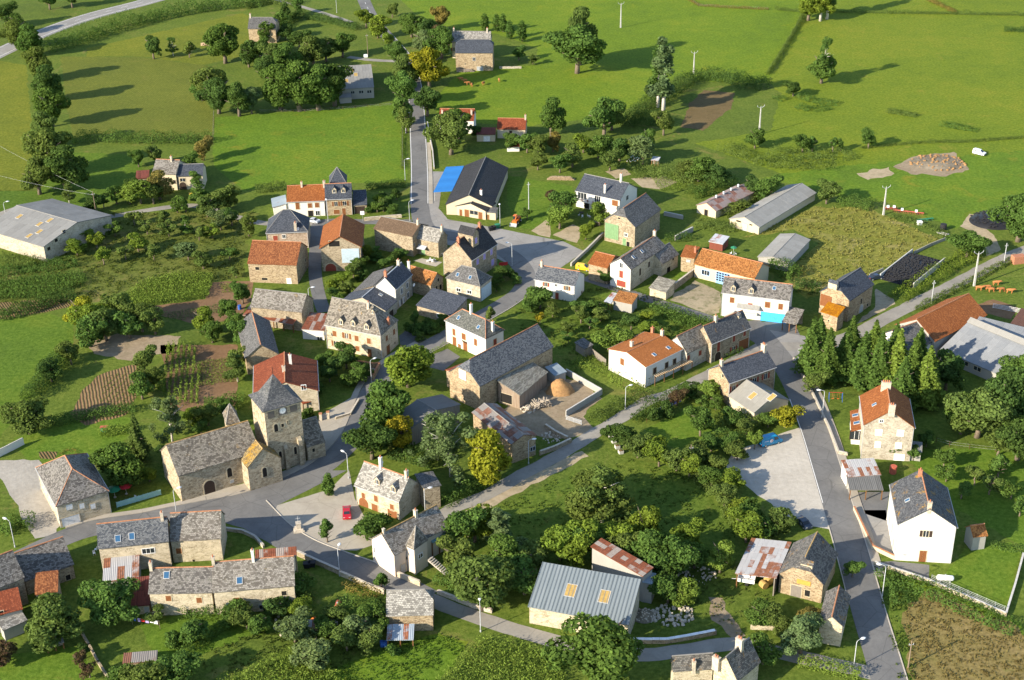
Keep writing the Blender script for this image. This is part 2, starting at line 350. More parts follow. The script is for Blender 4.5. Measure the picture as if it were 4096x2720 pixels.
def opening(root,mw,w,h,st):
    k,_,c=st.partition(':'); c='c_'+(c or 'br'); key=(st,w,h)
    T=lambda x,y,z:Matrix.Translation((x,y,z))
    if k in ('w','w3','wo','ws'):
        fr=ob('window',cached(('ring',w,h,'s' if k == 'ws' else c),lambda:ringm(w,h,.12,-.05,.07,'c_surround' if k in ('ws','wo') else (c if c != 'c_br' else 'c_surround'),'window')),root,mw)
        if k == 'ws':
            for s in (-1,1):
                ob('shutter',cached(('sh',w/2,h,c),lambda:boxmesh(-w/4+.01,w/4-.01,0,.06,-h/2,h/2,c,'shutter')),fr,T(s*w/4,0,0))
        else:
            ob('pane',cached(('pane',w,h),lambda:boxmesh(-w/2,w/2,-.04,.015,-h/2,h/2,'pane','pane')),fr)
            n=3 if k == 'w3' else 2
            for i in range(1,n):
                x=-w/2+w*i/n
                ob('glazing_bar',cached(('bar',h),lambda:boxmesh(-.035,.035,.015,.045,-h/2,h/2,'frame_white','glazing_bar')),fr,T(x,0,0))
            if k == 'wo':
                for s in (-1,1):
                    ob('shutter',cached(('sho',w/2,h,c),lambda:boxmesh(-w/4+.01,w/4-.01,0,.07,-h/2,h/2,c,'shutter')),fr,T(s*(w*.75+.16),0,0))
    elif k == 'h':
        fr=ob('window',cached(('ring',w,h,'h'),lambda:ringm(w,h,.09,-.05,.05,'c_surround','window')),root,mw)
        ob('pane',cached(('hole',w,h),lambda:boxmesh(-w/2,w/2,-.04,.012,-h/2,h/2,'hole','pane')),fr)
    elif k in ('d','g'):
        fr=ob('door',cached(('dring',w,h),lambda:ringm(w,h,.12,-.05,.06,'c_surround','door')),root,mw)
        nb=max(2,round(w/1.1))
        for i in range(nb):
            ob('door_panel',cached(('dp',round(w/nb,3),h,c),lambda:boxmesh(-w/nb/2+.012,w/nb/2-.012,-.03,.03,-h/2,h/2,c,'door_panel')),fr,T(-w/2+w*(i+.5)/nb,0,0))
    elif k in ('a','aw'):
        fr=ob('door' if k == 'a' else 'window',cached(('ar',w,h),lambda:archmesh(w+.5,h+.3,-.06,.05,'c_surround','surround')),root,mw)
        ob('door_panel' if k == 'a' else 'pane',cached(('ap',w,h,c),lambda:archmesh(w,h,-.02,.08,'hole' if k == 'aw' else c,'leaf')),fr,T(0,0,-.1))
    elif k == 'p':
        pan=ob('panel',cached(('pan',w,h,c),lambda:boxmesh(-w/2,w/2,-.02,.08,-h/2,h/2,'c_bl' if c == 'c_bluegrid' else c,'panel')),root,mw)
        if c == 'c_bluegrid':
            for i in range(5):
                for j in range(5):
                    if j < 1:continue
                    ob('pane',cached(('bg',),lambda:boxmesh(-.3,.3,.08,.1,-.24,.24,'pane','pane')),pan,T(-w/2+w*(i+.5)/5,0,-h/2+h*(j+.5)/5))
        elif w > 1.8:
            nb=round(w/.55)
            for i in range(nb):ob('plank',cached(('plk',round(w/nb,3),h,c),lambda:boxmesh(-w/nb/2+.02,w/nb/2-.02,.08,.11,-h/2+.03,h/2-.03,c,'plank')),pan,T(-w/2+w*(i+.5)/nb,0,0))
    elif k == 'clock':
        m=MB(); n=24
        pan=ob('clock',cached(('ck',),lambda:boxmesh(-.95,.95,-.02,.06,-.95,.95,'c_louvre','clock')),root,mw)
        m.v=[(math.cos(2*math.pi*i/n)*.72,.10,math.sin(2*math.pi*i/n)*.72) for i in range(n)]+[(math.cos(2*math.pi*i/n)*.72,.05,math.sin(2*math.pi*i/n)*.72) for i in range(n)]
        m.f=[tuple(range(n)),tuple(range(2*n-1,n-1,-1))]+[(i,n+i,n+(i+1) % n,(i+1) % n) for i in range(n)]
        m.ob('dial','frame_white',pan)
        hm=MB()
        for i in range(12):
            a=2*math.pi*i/12; c_,s_=math.cos(a),math.sin(a); t_=.035
            q=[(c_*.54-s_*t_,.115,s_*.54+c_*t_),(c_*.54+s_*t_,.115,s_*.54-c_*t_),(c_*.68+s_*t_,.115,s_*.68-c_*t_),(c_*.68-s_*t_,.115,s_*.68+c_*t_)]
            hm.add(q,[(0,1,2,3)])
        hm.ob('hour_marks','hole',pan)
        hd=MB()
        for a,l,t_ in ((R(100),.56,.03),(R(262),.40,.045)):
            c_,s_=math.cos(a),math.sin(a)
            hd.add([(-s_*t_,.125,c_*t_),(s_*t_,.125,-c_*t_),(c_*l,.125,s_*l)],[(0,1,2)])
        hd.ob('hands','hole',pan)
    elif k == 'mairie':
        cu=bpy.data.curves.new('lettering','FONT'); cu.body='MAIRIE'; cu.size=.62; cu.align_x='CENTER'; cu.align_y='CENTER'; cu.extrude=.03; cu.offset=.012
        cu.materials.append(M['hole'])
        # text reads along wall tangent; local x of the wall frame is left->right seen from outside
        tmp=bpy.data.objects.new('tmp',cu); col.objects.link(tmp); lm=bpy.data.meshes.new_from_object(tmp.evaluated_get(bpy.context.evaluated_depsgraph_get())); bpy.data.objects.remove(tmp)
        lm.materials.clear(); lm.materials.append(M['hole'])
        ob('lettering',lm,root,mw @ T(0,.06,0) @ Matrix.Rotation(math.pi,4,'Z') @ Matrix.Rotation(R(90),4,'X'))
def chimney(root,base,x,y,z,kind='std'):
    wd,dp,ht,mt,pots={'std':(.75,.55,1.3,'chimney_stone',1),'small':(.45,.4,.9,'chimney_stone',0),'wide':(1.3,.7,1.5,'chimney_stone',2),'brick':(.7,.55,1.3,'brick',1),'tall':(.65,.5,2.3,'white',1),'pots':(2.,.7,1.5,'chimney_stone',4)}[kind]
    m=MB().box(-dp/2,dp/2,-wd/2,wd/2,-1.2,ht); m.box(-dp/2-.06,dp/2+.06,-wd/2-.06,wd/2+.06,ht,ht+.12)
    c=m.ob('chimney',mt,root,base @ Matrix.Translation((x,y,z)))
    for i in range(pots):
        yy=(i-(pots-1)/2)*.42
        ob('chimney_pot',cached('pot',lambda:MB().tube([(0,0,0),(0,0,.35),(0,0,.45)],[.15,.12,.15],8).mesh('chimney_pot','pot')),c,Matrix.Translation((0,yy,ht+.12)))
def dormer(root,mb,x,y,z,slope,rm,wall,kind='std'):
    sg=1 if y >= 0 else -1
    w_,hh={'std':(1.25,1.35),'small':(.9,1.0),'big':(2.8,3.6)}[kind]
    d=(hh+.7)/max(slope,.3)+.3
    base=mb @ Matrix.Translation((x,y,z)) @ (Matrix.Identity(4) if sg < 0 else Matrix.Rotation(math.pi,4,'Z'))
    m=MB(); r=w_*.55; z0=-.8 if kind != 'big' else -2.5
    m.v=[(-w_/2,0,z0),(w_/2,0,z0),(w_/2,0,hh),(0,0,hh+r),(-w_/2,0,hh),(-w_/2,d,z0),(w_/2,d,z0),(w_/2,d,hh),(0,d,hh+r),(-w_/2,d,hh)]
    m.f=[(0,1,2,3,4),(9,8,7,6,5),(1,6,7,2),(0,4,9,5),(2,7,8,3),(3,8,9,4)]
    dm=m.ob('dormer',wall if kind == 'big' else 'stone_cream',root,base)
    o_=.16; v,f=slab([(-w_/2-o_,-o_,hh-o_*1.1+.06),(0,-o_,hh+r+.06),(w_/2+o_,-o_,hh-o_*1.1+.06),(-w_/2-o_,d,hh-o_*1.1+.06),(0,d,hh+r+.06),(w_/2+o_,d,hh-o_*1.1+.06)],[(0,1,4,3),(1,2,5,4)],.09)
    f=[tuple(reversed(q)) for q in f]
    ob('dormer_roof',mesh('dormer_roof',v,f,rm),dm)
    if kind == 'big':
        for zz in (1.6,):ob('shutter',boxmesh(-.5,.5,-.08,0,zz-.8,zz+.8,'c_lv','shutter'),dm)
        ob('shutter',boxmesh(-.5,.5,-.08,0,-1.6,-.2,'c_lv','shutter'),dm)
    else:
        ob('pane',cached(('dpane',kind),lambda:boxmesh(-w_*.3,w_*.3,-.03,.02,.15,hh*.85,'pane','pane')),dm)
        ob('frame',cached(('dfr',kind),lambda:MB().box(-.03,.03,-.06,-.03,.15,hh*.85).box(-w_*.3,w_*.3,-.06,-.03,.13,.2).mesh('frame','frame_white')),dm)
THINGS={}
rng=random.Random(7)
def house(D,root=None):
    L,W,h,hr,ov=D['L'],D['W'],D['h'],D['hr'],D['ov']; roof=D['roof']; wm,rm=D['wall'],D['rm']; gv=ov*.6
    mwB=Matrix.Translation((*D['p'],0)) @ Matrix.Rotation(D['r'],4,'Z')
    joined=root is not None
    if not joined:
        root=empty(D['n'],*D['p'],D['r']); tag(root,D['l'],D['c'],D.get('g')); root['_m']=1; del root['_m']
        root_m=mwB; base=Matrix.Identity(4)
        THINGS['_last']=(root,mwB)
    else:
        base=THINGS['_last'][1].inverted() @ mwB
    P=lambda name:(D['n']+'_'+name) if (joined and D['n'] != 'annex') else name
    lx,ly=L/2,W/2; wx,wy=lx-gv,ly-ov; sl=(hr-h)/ly if roof != 'mono' else (hr-h)/W; t=.16
    zb=-.4
    zr=(lambda y:h+(hr-h)*(1-abs(y)/ly)) if roof != 'mono' else (lambda y:h+(hr-h)*(y+ly)/W)
    c=.12   # slab sits over the wall head
    m=MB(); gm=MB()
    if roof == 'mono':
        a,bz=zr(-wy)-c,zr(wy)-c
        m.v=[(-wx,-wy,zb),(wx,-wy,zb),(wx,wy,zb),(-wx,wy,zb),(-wx,-wy,a),(wx,-wy,a),(wx,wy,bz),(-wx,wy,bz)]
        m.f=[(0,1,5,4),(1,2,6,5),(2,3,7,6),(3,0,4,7),(4,5,6,7)]
        rv=[(-lx,-ly,h),(lx,-ly,h),(lx,ly,hr),(-lx,ly,hr)]; rf=[(0,1,2,3)]
    elif roof == 'hip':
        h0,h1=D['hips']; a=h-c+min(ov*sl,.3)
        m.box(-wx,wx,-wy,wy,zb,a)
        x0,x1=-lx+h0,lx-h1
        if x1-x0 < .1:x0=x1=(x0+x1)/2
        rv=[(-lx,-ly,h),(lx,-ly,h),(lx,ly,h),(-lx,ly,h),(x0,0,hr),(x1,0,hr)]
        rf=[(0,1,5,4),(2,3,4,5),(3,0,4),(1,2,5)]
        for s_,hh_ in ((-1,h0),(1,h1)):
            if not hh_:m.add([(s_*wx,-wy,a-.02),(s_*wx,wy,a-.02),(s_*wx,0,zr(0)-c)],[(0,1,2)])
        if D['n'] == 'tower':      # flared spire roof
            k=.62; fl=[]
            ex_=[(-lx,-ly),(lx,-ly),(lx,ly),(-lx,ly)]
            zk=h+(hr-h)*.20
            rv=[(x,y,h) for x,y in ex_]+[(x*k,y*k,zk) for x,y in ex_]+[(0,0,hr)]
            rf=[(i,(i+1) % 4,4+(i+1) % 4,4+i) for i in range(4)]+[(4+i,4+(i+1) % 4,8) for i in range(4)]
    else:
        a=zr(wy)-c; pk=hr-c
        cl=D.get('clip',.45); yc=ly*cl*.9; zc=h+(hr-h)*(1-cl*.9); hi=min(W*.22,2.2)
        m.v=[(-wx,-wy,zb),(wx,-wy,zb),(wx,wy,zb),(-wx,wy,zb),(-wx,-wy,a),(wx,-wy,a),(wx,wy,a),(-wx,wy,a)]
        m.f=[(0,1,5,4),(2,3,7,6)]
        hf=D.get('half',(0,0)) if roof == 'half' else (0,0)
        for s_,fl in ((-1,hf[0]),(1,hf[1])):
            x=s_*wx
            pts=[(x,-wy,zb),(x,wy,zb),(x,wy,a)]+([(x,yc,zc-c),(x,-yc,zc-c)] if fl else [(x,0,pk)])+[(x,-wy,a)]
            idx=tuple(range(len(pts)))
            if D.get('gm'):ob('gable',MB().add(pts,[idx if s_ > 0 else idx[::-1]]).mesh('gable',D['gm']),root,base)
            else:m.add(pts,[idx if s_ > 0 else idx[::-1]])
        rv=[(-lx,-ly,h),(lx,-ly,h),(lx,ly,h),(-lx,ly,h)]; A_,B_=[],[]
        if hf[0]:rv += [(-lx,-yc,zc),(-lx,yc,zc),(-lx+hi,0,hr)]; i0=(4,5,6)
        else:rv += [(-lx,0,hr)]; i0=(4,)
        k=len(rv)
        if hf[1]:rv += [(lx,-yc,zc),(lx,yc,zc),(lx-hi,0,hr)]; i1=(k,k+1,k+2)
        else:rv += [(lx,0,hr)]; i1=(k,)
        front=[0,1]+([i1[0]] if hf[1] else [])+[i1[-1],i0[-1]]+([i0[0]] if hf[0] else [])
        back=[2,3]+([i0[1]] if hf[0] else [])+[i0[-1],i1[-1]]+([i1[1]] if hf[1] else [])
        rf=[tuple(front),tuple(back)]
        if hf[0]:rf.append((i0[1],i0[0],i0[2]))
        if hf[1]:rf.append((i1[0],i1[1],i1[2]))
    if D.get('open'):
        m=MB().box(-wx,wx,wy-.2,wy,zb,zr(wy)-c)
        npst=max(2,round(L/3.2))
        for i in range(npst+1):
            x=-wx+2*wx*i/npst
            ob(P('post'),MB().box(-.1,.1,-.1,.1,zb,zr(-wy)-c).mesh('post','wood'),root,base @ Matrix.Translation((x,-wy+.1,0)))
    ob(P('wall'),m.mesh('wall',wm),root,base)
    v,f=slab(rv,rf,t)
    if rm.startswith('lauze') or rm in ('slate_tower','tile_rust','tile_mottled'):   # old roofs sag and ripple
        me=sag(v,f,rm,L)
    else:me=mesh('roof',v,f,rm)
    ro=ob(P('roof'),me,root,base)
    # sheets laid on the roof, one object each
    if D.get('pn'):
        nx,ny=D['pn']; slopes=[(-1,-ly,0)] if roof != 'mono' else [(0,-ly,ly)]
        if roof != 'mono':slopes=[(-1,-ly,0.),(1,ly,0.)]
        for s_,y0,y1 in slopes:
            za,zb_=zr(y0),zr(y1); ln=math.hypot(y1-y0,zb_-za); ang=math.atan2(zb_-za,y1-y0)
            pw,ph=L/nx,ln/ny
            key=('pnl',round(pw,3),round(ph,3),rm)
            def mk():
                q=MB().box(-pw/2+.012,pw/2-.012,-ph/2+.01,ph/2-.01,.0,.03)
                if rm in ('metal_ribbed',):q.box(-pw/2+.012,-pw/2+.10,-ph/2,ph/2,.03,.09)
                return q.mesh('roof_panel',rm)
            pm=cached(key,mk)
            for i in range(nx):
                for j in range(ny):
                    fy=(j+.5)/ny; x=-lx+pw*(i+.5); y=y0+(y1-y0)*fy; z=za+(zb_-za)*fy
                    o=ob('roof_panel',pm,ro,Matrix.Translation((x,y,z+.012+rng.uniform(0,.02))) @ Matrix.Rotation(ang,4,'X') @ Matrix.Rotation(rng.uniform(-.006,.006),4,'Z'))
    # ridge
    if roof in ('gable','half') or (roof == 'hip' and D['n'] != 'tower'):
        rp=[p for p in rv if abs(p[1]) < 1e-6 and abs(p[2]-hr) < 1e-6]
        if len(rp) >= 2 or roof == 'hip':
            q=MB(); x0,x1=min(p[0] for p in rp),max(p[0] for p in rp)
            if x1-x0 > .3:q.tube([(x0,0,hr+.0),(x1,0,hr+.0)],.13,6)
            if roof == 'hip':
                for cx,cy in ((-lx,-ly),(lx,-ly),(lx,ly),(-lx,ly)):
                    hh_=D['hips'][0 if cx < 0 else 1]
                    if hh_:q.tube([(cx,cy,h),(x0 if cx < 0 else x1,0,hr)],.09,5)
            if q.v:q.ob(P('ridge_cap'),D.get('rc','cap_grey'),root,base)
    if D.get('gt'):
        for s_ in (-1,1):
            MB().box(-lx,lx,s_*(ly+.06)-.07,s_*(ly+.06)+.07,h-.20,h-.06).ob('gutter','gutter_zinc',root,base)
        MB().tube([(-wx+.05,-wy-.08,0),(-wx+.05,-wy-.08,h-.2)],.06,6).tube([(wx-.05,-wy-.08,0),(wx-.05,-wy-.08,h-.2)],.06,6).tube([(-wx+.05,wy+.08,0),(-wx+.05,wy+.08,h-.2)],.06,6).tube([(wx-.05,wy+.08,0),(wx-.05,wy+.08,h-.2)],.06,6).ob('downpipe','gutter_zinc',root,base)
    WM={'+x':(Vector((1,0,0)),wx),'-x':(Vector((-1,0,0)),wx),'+y':(Vector((0,1,0)),wy),'-y':(Vector((0,-1,0)),wy)}
    Z=Vector((0,0,1))
    for wn,u,z,w_,hh,st in D.get('w',()):
        n_,off=WM[wn]; tt=Z.cross(n_)
        lim=(wy if 'x' in wn else wx)-w_/2-.15
        u=max(-lim,min(lim,u)) if lim > 0 else 0
        p=n_*off+tt*u+Z*z
        mw=Matrix(((-tt.x,n_.x,0,p.x),(-tt.y,n_.y,0,p.y),(0,0,1,p.z),(0,0,0,1)))
        opening(root,base @ mw,w_,hh,st)
    for cc in D.get('ch',()):
        chimney(root,base,cc[0],cc[1],cc[2],cc[3] if len(cc) > 3 else 'std')
    for s_ in D.get('sk',()):
        x,y,z=s_[:3]; kd=s_[3] if len(s_) > 3 else ''
        ang=math.atan(sl) * (1 if (y < 0 or roof == 'mono') else -1)
        wd,hg=(1.3,2.) if kd == 'amber' else (1.8,2.6) if kd == 'amberbig' else (.95,1.2) if kd == 'blue' else (.7,.9)
        mt='amber' if 'amber' in kd else 'sky_pane'
        k_=ob('skylight',cached(('sky',wd,hg,kd),lambda:ringz(wd,hg)),root,base @ Matrix.Translation((x,y,z)) @ Matrix.Rotation(ang,4,'X'))
        ob('pane',cached(('skp',wd,hg,mt),lambda:boxmesh(-wd/2,wd/2,-hg/2,hg/2,.0,.10,mt,'pane')),k_)
    for d_ in D.get('dm',()):
        dormer(root,base,d_[0],d_[1],d_[2],sl,rm,wm,d_[3] if len(d_) > 3 else 'std')
    for x in D.get('x',()):EXTRA[x](root,base,D)
    return root
def ringz(w_,h_):
    t=.09; m=MB()
    m.box(-w_/2-t,-w_/2,-h_/2-t,h_/2+t,-.02,.13); m.box(w_/2,w_/2+t,-h_/2-t,h_/2+t,-.02,.13); m.box(-w_/2,w_/2,h_/2,h_/2+t,-.02,.13); m.box(-w_/2,w_/2,-h_/2-t,-h_/2,-.02,.13)
    return m.mesh('skylight','gutter_zinc')
def sag(v,f,rm,L):
    import bmesh
    bm=bmesh.new(); vs_=[bm.verts.new(p) for p in v]
    for q in f:
        try:bm.faces.new([vs_[i] for i in q])
        except ValueError:pass
    bmesh.ops.triangulate(bm,faces=[q for q in bm.faces if len(q.verts) > 4])
    for _ in range(6):
        es=[e for e in bm.edges if e.calc_length() > 2.2]
        if not es:break
        bmesh.ops.subdivide_edges(bm,edges=es,cuts=1,use_grid_fill=True)
    bm.normal_update()
    for p in bm.verts:
        p.co.z += (noise.noise(p.co*.28+Vector((L,0,0)))*.16+noise.noise(p.co*.9)*.05)
    me=bpy.data.meshes.new('roof'); bm.to_mesh(me); bm.free(); uvs(me); me.materials.append(M[rm]); return me
EXTRA={}
def ex_tower(root,base,D):
    lx,ly,h,hr=D['L']/2-.3,D['W']/2-.45,D['h'],D['hr']
    for (x,y) in ((.18,-1),(.92,-1)):
        pass
    # buttresses on the street face (the wall that carries the clock)
    wn=[w_ for w_ in D['w'] if w_[5] == 'clock'][0][0]
    n_={'+x':Vector((1,0,0)),'-x':Vector((-1,0,0)),'+y':Vector((0,1,0)),'-y':Vector((0,-1,0))}[wn]
    tt=Vector((0,0,1)).cross(n_); off=lx if 'x' in wn else ly
    for u,hh,d in ((-.3,5.2,.9),(2.9,6.4,.9)):
        p=n_*off+tt*u
        mw=Matrix(((-tt.x,n_.x,0,p.x),(-tt.y,n_.y,0,p.y),(0,0,1,0),(0,0,0,1)))
        m=MB(); m.add([(-.45,-.1,-.3),(.45,-.1,-.3),(.45,d,-.3),(-.45,d,-.3),(-.45,-.1,hh+.7),(.45,-.1,hh+.7),(.45,d,hh),(-.45,d,hh)],[(0,1,5,4),(1,2,6,5),(2,3,7,6),(3,0,4,7),(4,5,6,7)])
        o=m.ob('buttress','stone_church',root,base @ mw)
    MB().tube([(0,0,hr-.4),(0,0,hr+1.9)],.045,6).tube([(-.45,0,hr+1.3),(.45,0,hr+1.3)],.04,6).ob('iron_cross','hole',root,base)
    MB().box(-lx-.16,lx+.16,-ly-.16,ly+.16,h-.42,h-.22).ob('cornice','c_surround',root,base)
EXTRA['tower']=ex_tower
def ex_nave(root,base,D):pass
EXTRA['nave']=ex_nave
def ex_awning(root,base,D):
    for w_ in D['w']:
        if w_[5].startswith('d:gn'):
            n_={'-y':(0,-1),'+y':(0,1),'+x':(1,0),'-x':(-1,0)}[w_[0]]; s=n_[1] if n_[1] else 1
            ly=D['W']/2-D['ov']
            v,f=slab([(-1.3,0,2.9),(1.3,0,2.9),(1.3,1.5,2.3),(-1.3,1.5,2.3)],[(3,2,1,0)],.05)
            ob('awning',mesh('awning',v,[tuple(reversed(q)) for q in f],'metal_white'),root,base @ Matrix.Translation((w_[1]*(1 if s < 0 else -1),s*ly,0)) @ Matrix.Rotation(math.pi if s < 0 else 0,4,'Z'))
EXTRA['awning']=ex_awning
def facing(D):   # long wall turned to the camera: -y or +y
    d=Vector((math.cos(D['r']+math.pi/2),math.sin(D['r']+math.pi/2))); return -1 if d.dot(Vector(D['p'])) > 0 else 1
def ex_canopy(root,base,D):
    s=facing(D); ly=D['W']/2-D['ov']
    q=base @ Matrix.Rotation(0 if s < 0 else math.pi,4,'Z')
    v,f=slab([(-2.9,-ly-1.4,3.5),(2.9,-ly-1.4,3.5),(2.9,-ly,4.2),(-2.9,-ly,4.2)],[(0,1,2,3)],.06)
    q2=q @ Matrix.Translation((-1.6,0,0))
    ob('canopy',mesh('canopy',v,f,'fibro_pale'),root,q2)
    MB().box(-3.2,2.4,-ly-1.3,-ly,1.9,2.1).ob('balcony','white',root,q2)
    st=MB()
    for i in range(9):st.box(-3.2-.3*(i+1),-3.2-.3*i,-ly-1.3,-ly-.1,0,1.9-.2*i)
    st.ob('stair','kerb_stone',root,q2)
EXTRA['canopy']=ex_canopy
def ex_balcony(root,base,D):
    s=facing(D); ly=D['W']/2-D['ov']; q=base @ Matrix.Rotation(0 if s < 0 else math.pi,4,'Z')
    bal=MB().box(-D['L']/2+.3,.6,-ly-1.3,-ly,2.45,2.62).ob('balcony','white',root,q)
    r_=MB()
    for i in range(28):
        x=-D['L']/2+.35+i*(D['L']/2+.2)/27; r_.box(x-.02,x+.02,-ly-1.3,-ly-1.26,2.62,3.45)
    r_.box(-D['L']/2+.3,.6,-ly-1.31,-ly-1.25,3.45,3.52).ob('railing','frame_white',bal)
    for i in range(4):
        o=ob('flower_box',leafblob(('flw',),.5,.35,.35,90,.16),root,q @ Matrix.Translation((-D['L']/2+1.1+i*1.9,-ly-1.45,3.2))); o.color=(.42,.07,.03,1)
EXTRA['balcony']=ex_balcony
def ex_bluecanopy(root,base,D):
    # canopy along the long side facing -X in the world (left of the hall)
    d=Vector((math.cos(D['r']+math.pi/2),math.sin(D['r']+math.pi/2))); s=1 if d.x < 0 else -1
    q=base @ Matrix.Rotation(0 if s > 0 else math.pi,4,'Z'); ly=D['W']/2; L=D['L']
    dirx=Vector((math.cos(D['r']),math.sin(D['r']))); far=1 if (dirx.y > 0) == (s > 0) else -1
    x0,x1=sorted((far*(L/2-.3),-far*(L/2-L*.32)))
    v,f=slab([(x0,ly-.2,3.5),(x1,ly-.2,3.5),(x1,ly+5.6,2.9),(x0,ly+5.6,2.9)],[(3,2,1,0)],.08)
    f=[tuple(reversed(k)) for k in f]
    ob('canopy',mesh('canopy',v,f,'tarp_blue'),root,q)
    for x in (x0+.2,(x0+x1)/2,x1-.2):MB().tube([(x,ly+5.3,0),(x,ly+5.3,2.9)],.07,6).ob('canopy_post','gutter_zinc',root,q)
EXTRA['bluecanopy']=ex_bluecanopy
def ex_roofvents(root,base,D):
    for i in range(4):
        MB().tube([(0,0,0),(0,0,.7)],.28,8).tube([(0,0,.7),(0,0,.95)],[.42,.1],8).ob('roof_vent','cap_metal',root,base @ Matrix.Translation((-D['L']*.25+i*D['L']*.19,0,D['hr'])))
EXTRA['roofvents']=ex_roofvents
def ex_vent(root,base,D):
    v,f=slab([(-D['L']/2,-1.3,D['hr']-.1),(D['L']/2,-1.3,D['hr']-.1),(D['L']/2,0,D['hr']+.75),(-D['L']/2,0,D['hr']+.75),(D['L']/2,1.3,D['hr']-.1),(-D['L']/2,1.3,D['hr']-.1)],[(0,1,2,3),(3,2,4,5)],.1)
    ob('ridge_vent',mesh('ridge_vent',v,f,'fibro_pale'),root,base)
EXTRA['vent']=ex_vent
# ------------------------------------------------------------------ vegetation
def leafmesh(name,P,N,size,seed=0,asp=1.0):
    """one small folded leaf spray per point"""
    r=np.random.default_rng(seed); n=len(P)
    N=N+r.normal(0,.55,(n,3)); N /= np.linalg.norm(N,axis=1)[:,None]+1e-9
    a=r.normal(0,1,(n,3)); a -= N*(a*N).sum(1)[:,None]; a /= np.linalg.norm(a,axis=1)[:,None]+1e-9
    b_=np.cross(N,a); s=size*r.uniform(.6,1.25,n)[:,None]
    v=np.empty((n,4,3)); v[:,0]=P-a*s*.6; v[:,1]=P+b_*s*.42*asp-N*s*.12; v[:,2]=P+a*s*.6; v[:,3]=P-b_*s*.42*asp-N*s*.12
    me=bpy.data.meshes.new(name); nv=n*4
    me.vertices.add(nv); me.vertices.foreach_set('co',v.ravel().astype('f'))
    me.loops.add(nv); me.polygons.add(n)
    me.loops.foreach_set('vertex_index',np.arange(nv,dtype='i')); me.polygons.foreach_set('loop_start',np.arange(0,nv,4,dtype='i'))
    me.update(); me.validate()
    return me,r,n
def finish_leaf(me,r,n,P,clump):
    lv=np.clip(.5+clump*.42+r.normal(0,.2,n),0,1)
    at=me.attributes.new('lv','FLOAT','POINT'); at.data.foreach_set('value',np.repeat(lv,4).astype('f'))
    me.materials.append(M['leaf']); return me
def lobes_cloud(r,lob,n,fill=.35):
    """points scattered through the outer shell of a set of lobes (cx,cy,cz,rx,rz)"""
    lob=np.array(lob); wgt=lob[:,3]**2; wgt /= wgt.sum()
    idx=r.choice(len(lob),n*2,p=wgt); d=r.normal(0,1,(n*2,3)); d /= np.linalg.norm(d,axis=1)[:,None]
    rad=1-fill*np.abs(r.normal(0,.6,n*2)); rad=np.clip(rad,.15,1.05)
    P=lob[idx,:3]+d*rad[:,None]*np.stack([lob[idx,3],lob[idx,3],lob[idx,4]],1)
    clump=np.array([noise.noise(Vector(p)*.9) for p in P])
    keep=clump+r.normal(0,.18,len(P)) > -.22
    dz=d.copy()
    return P[keep][:n],dz[keep][:n],clump[keep][:n]
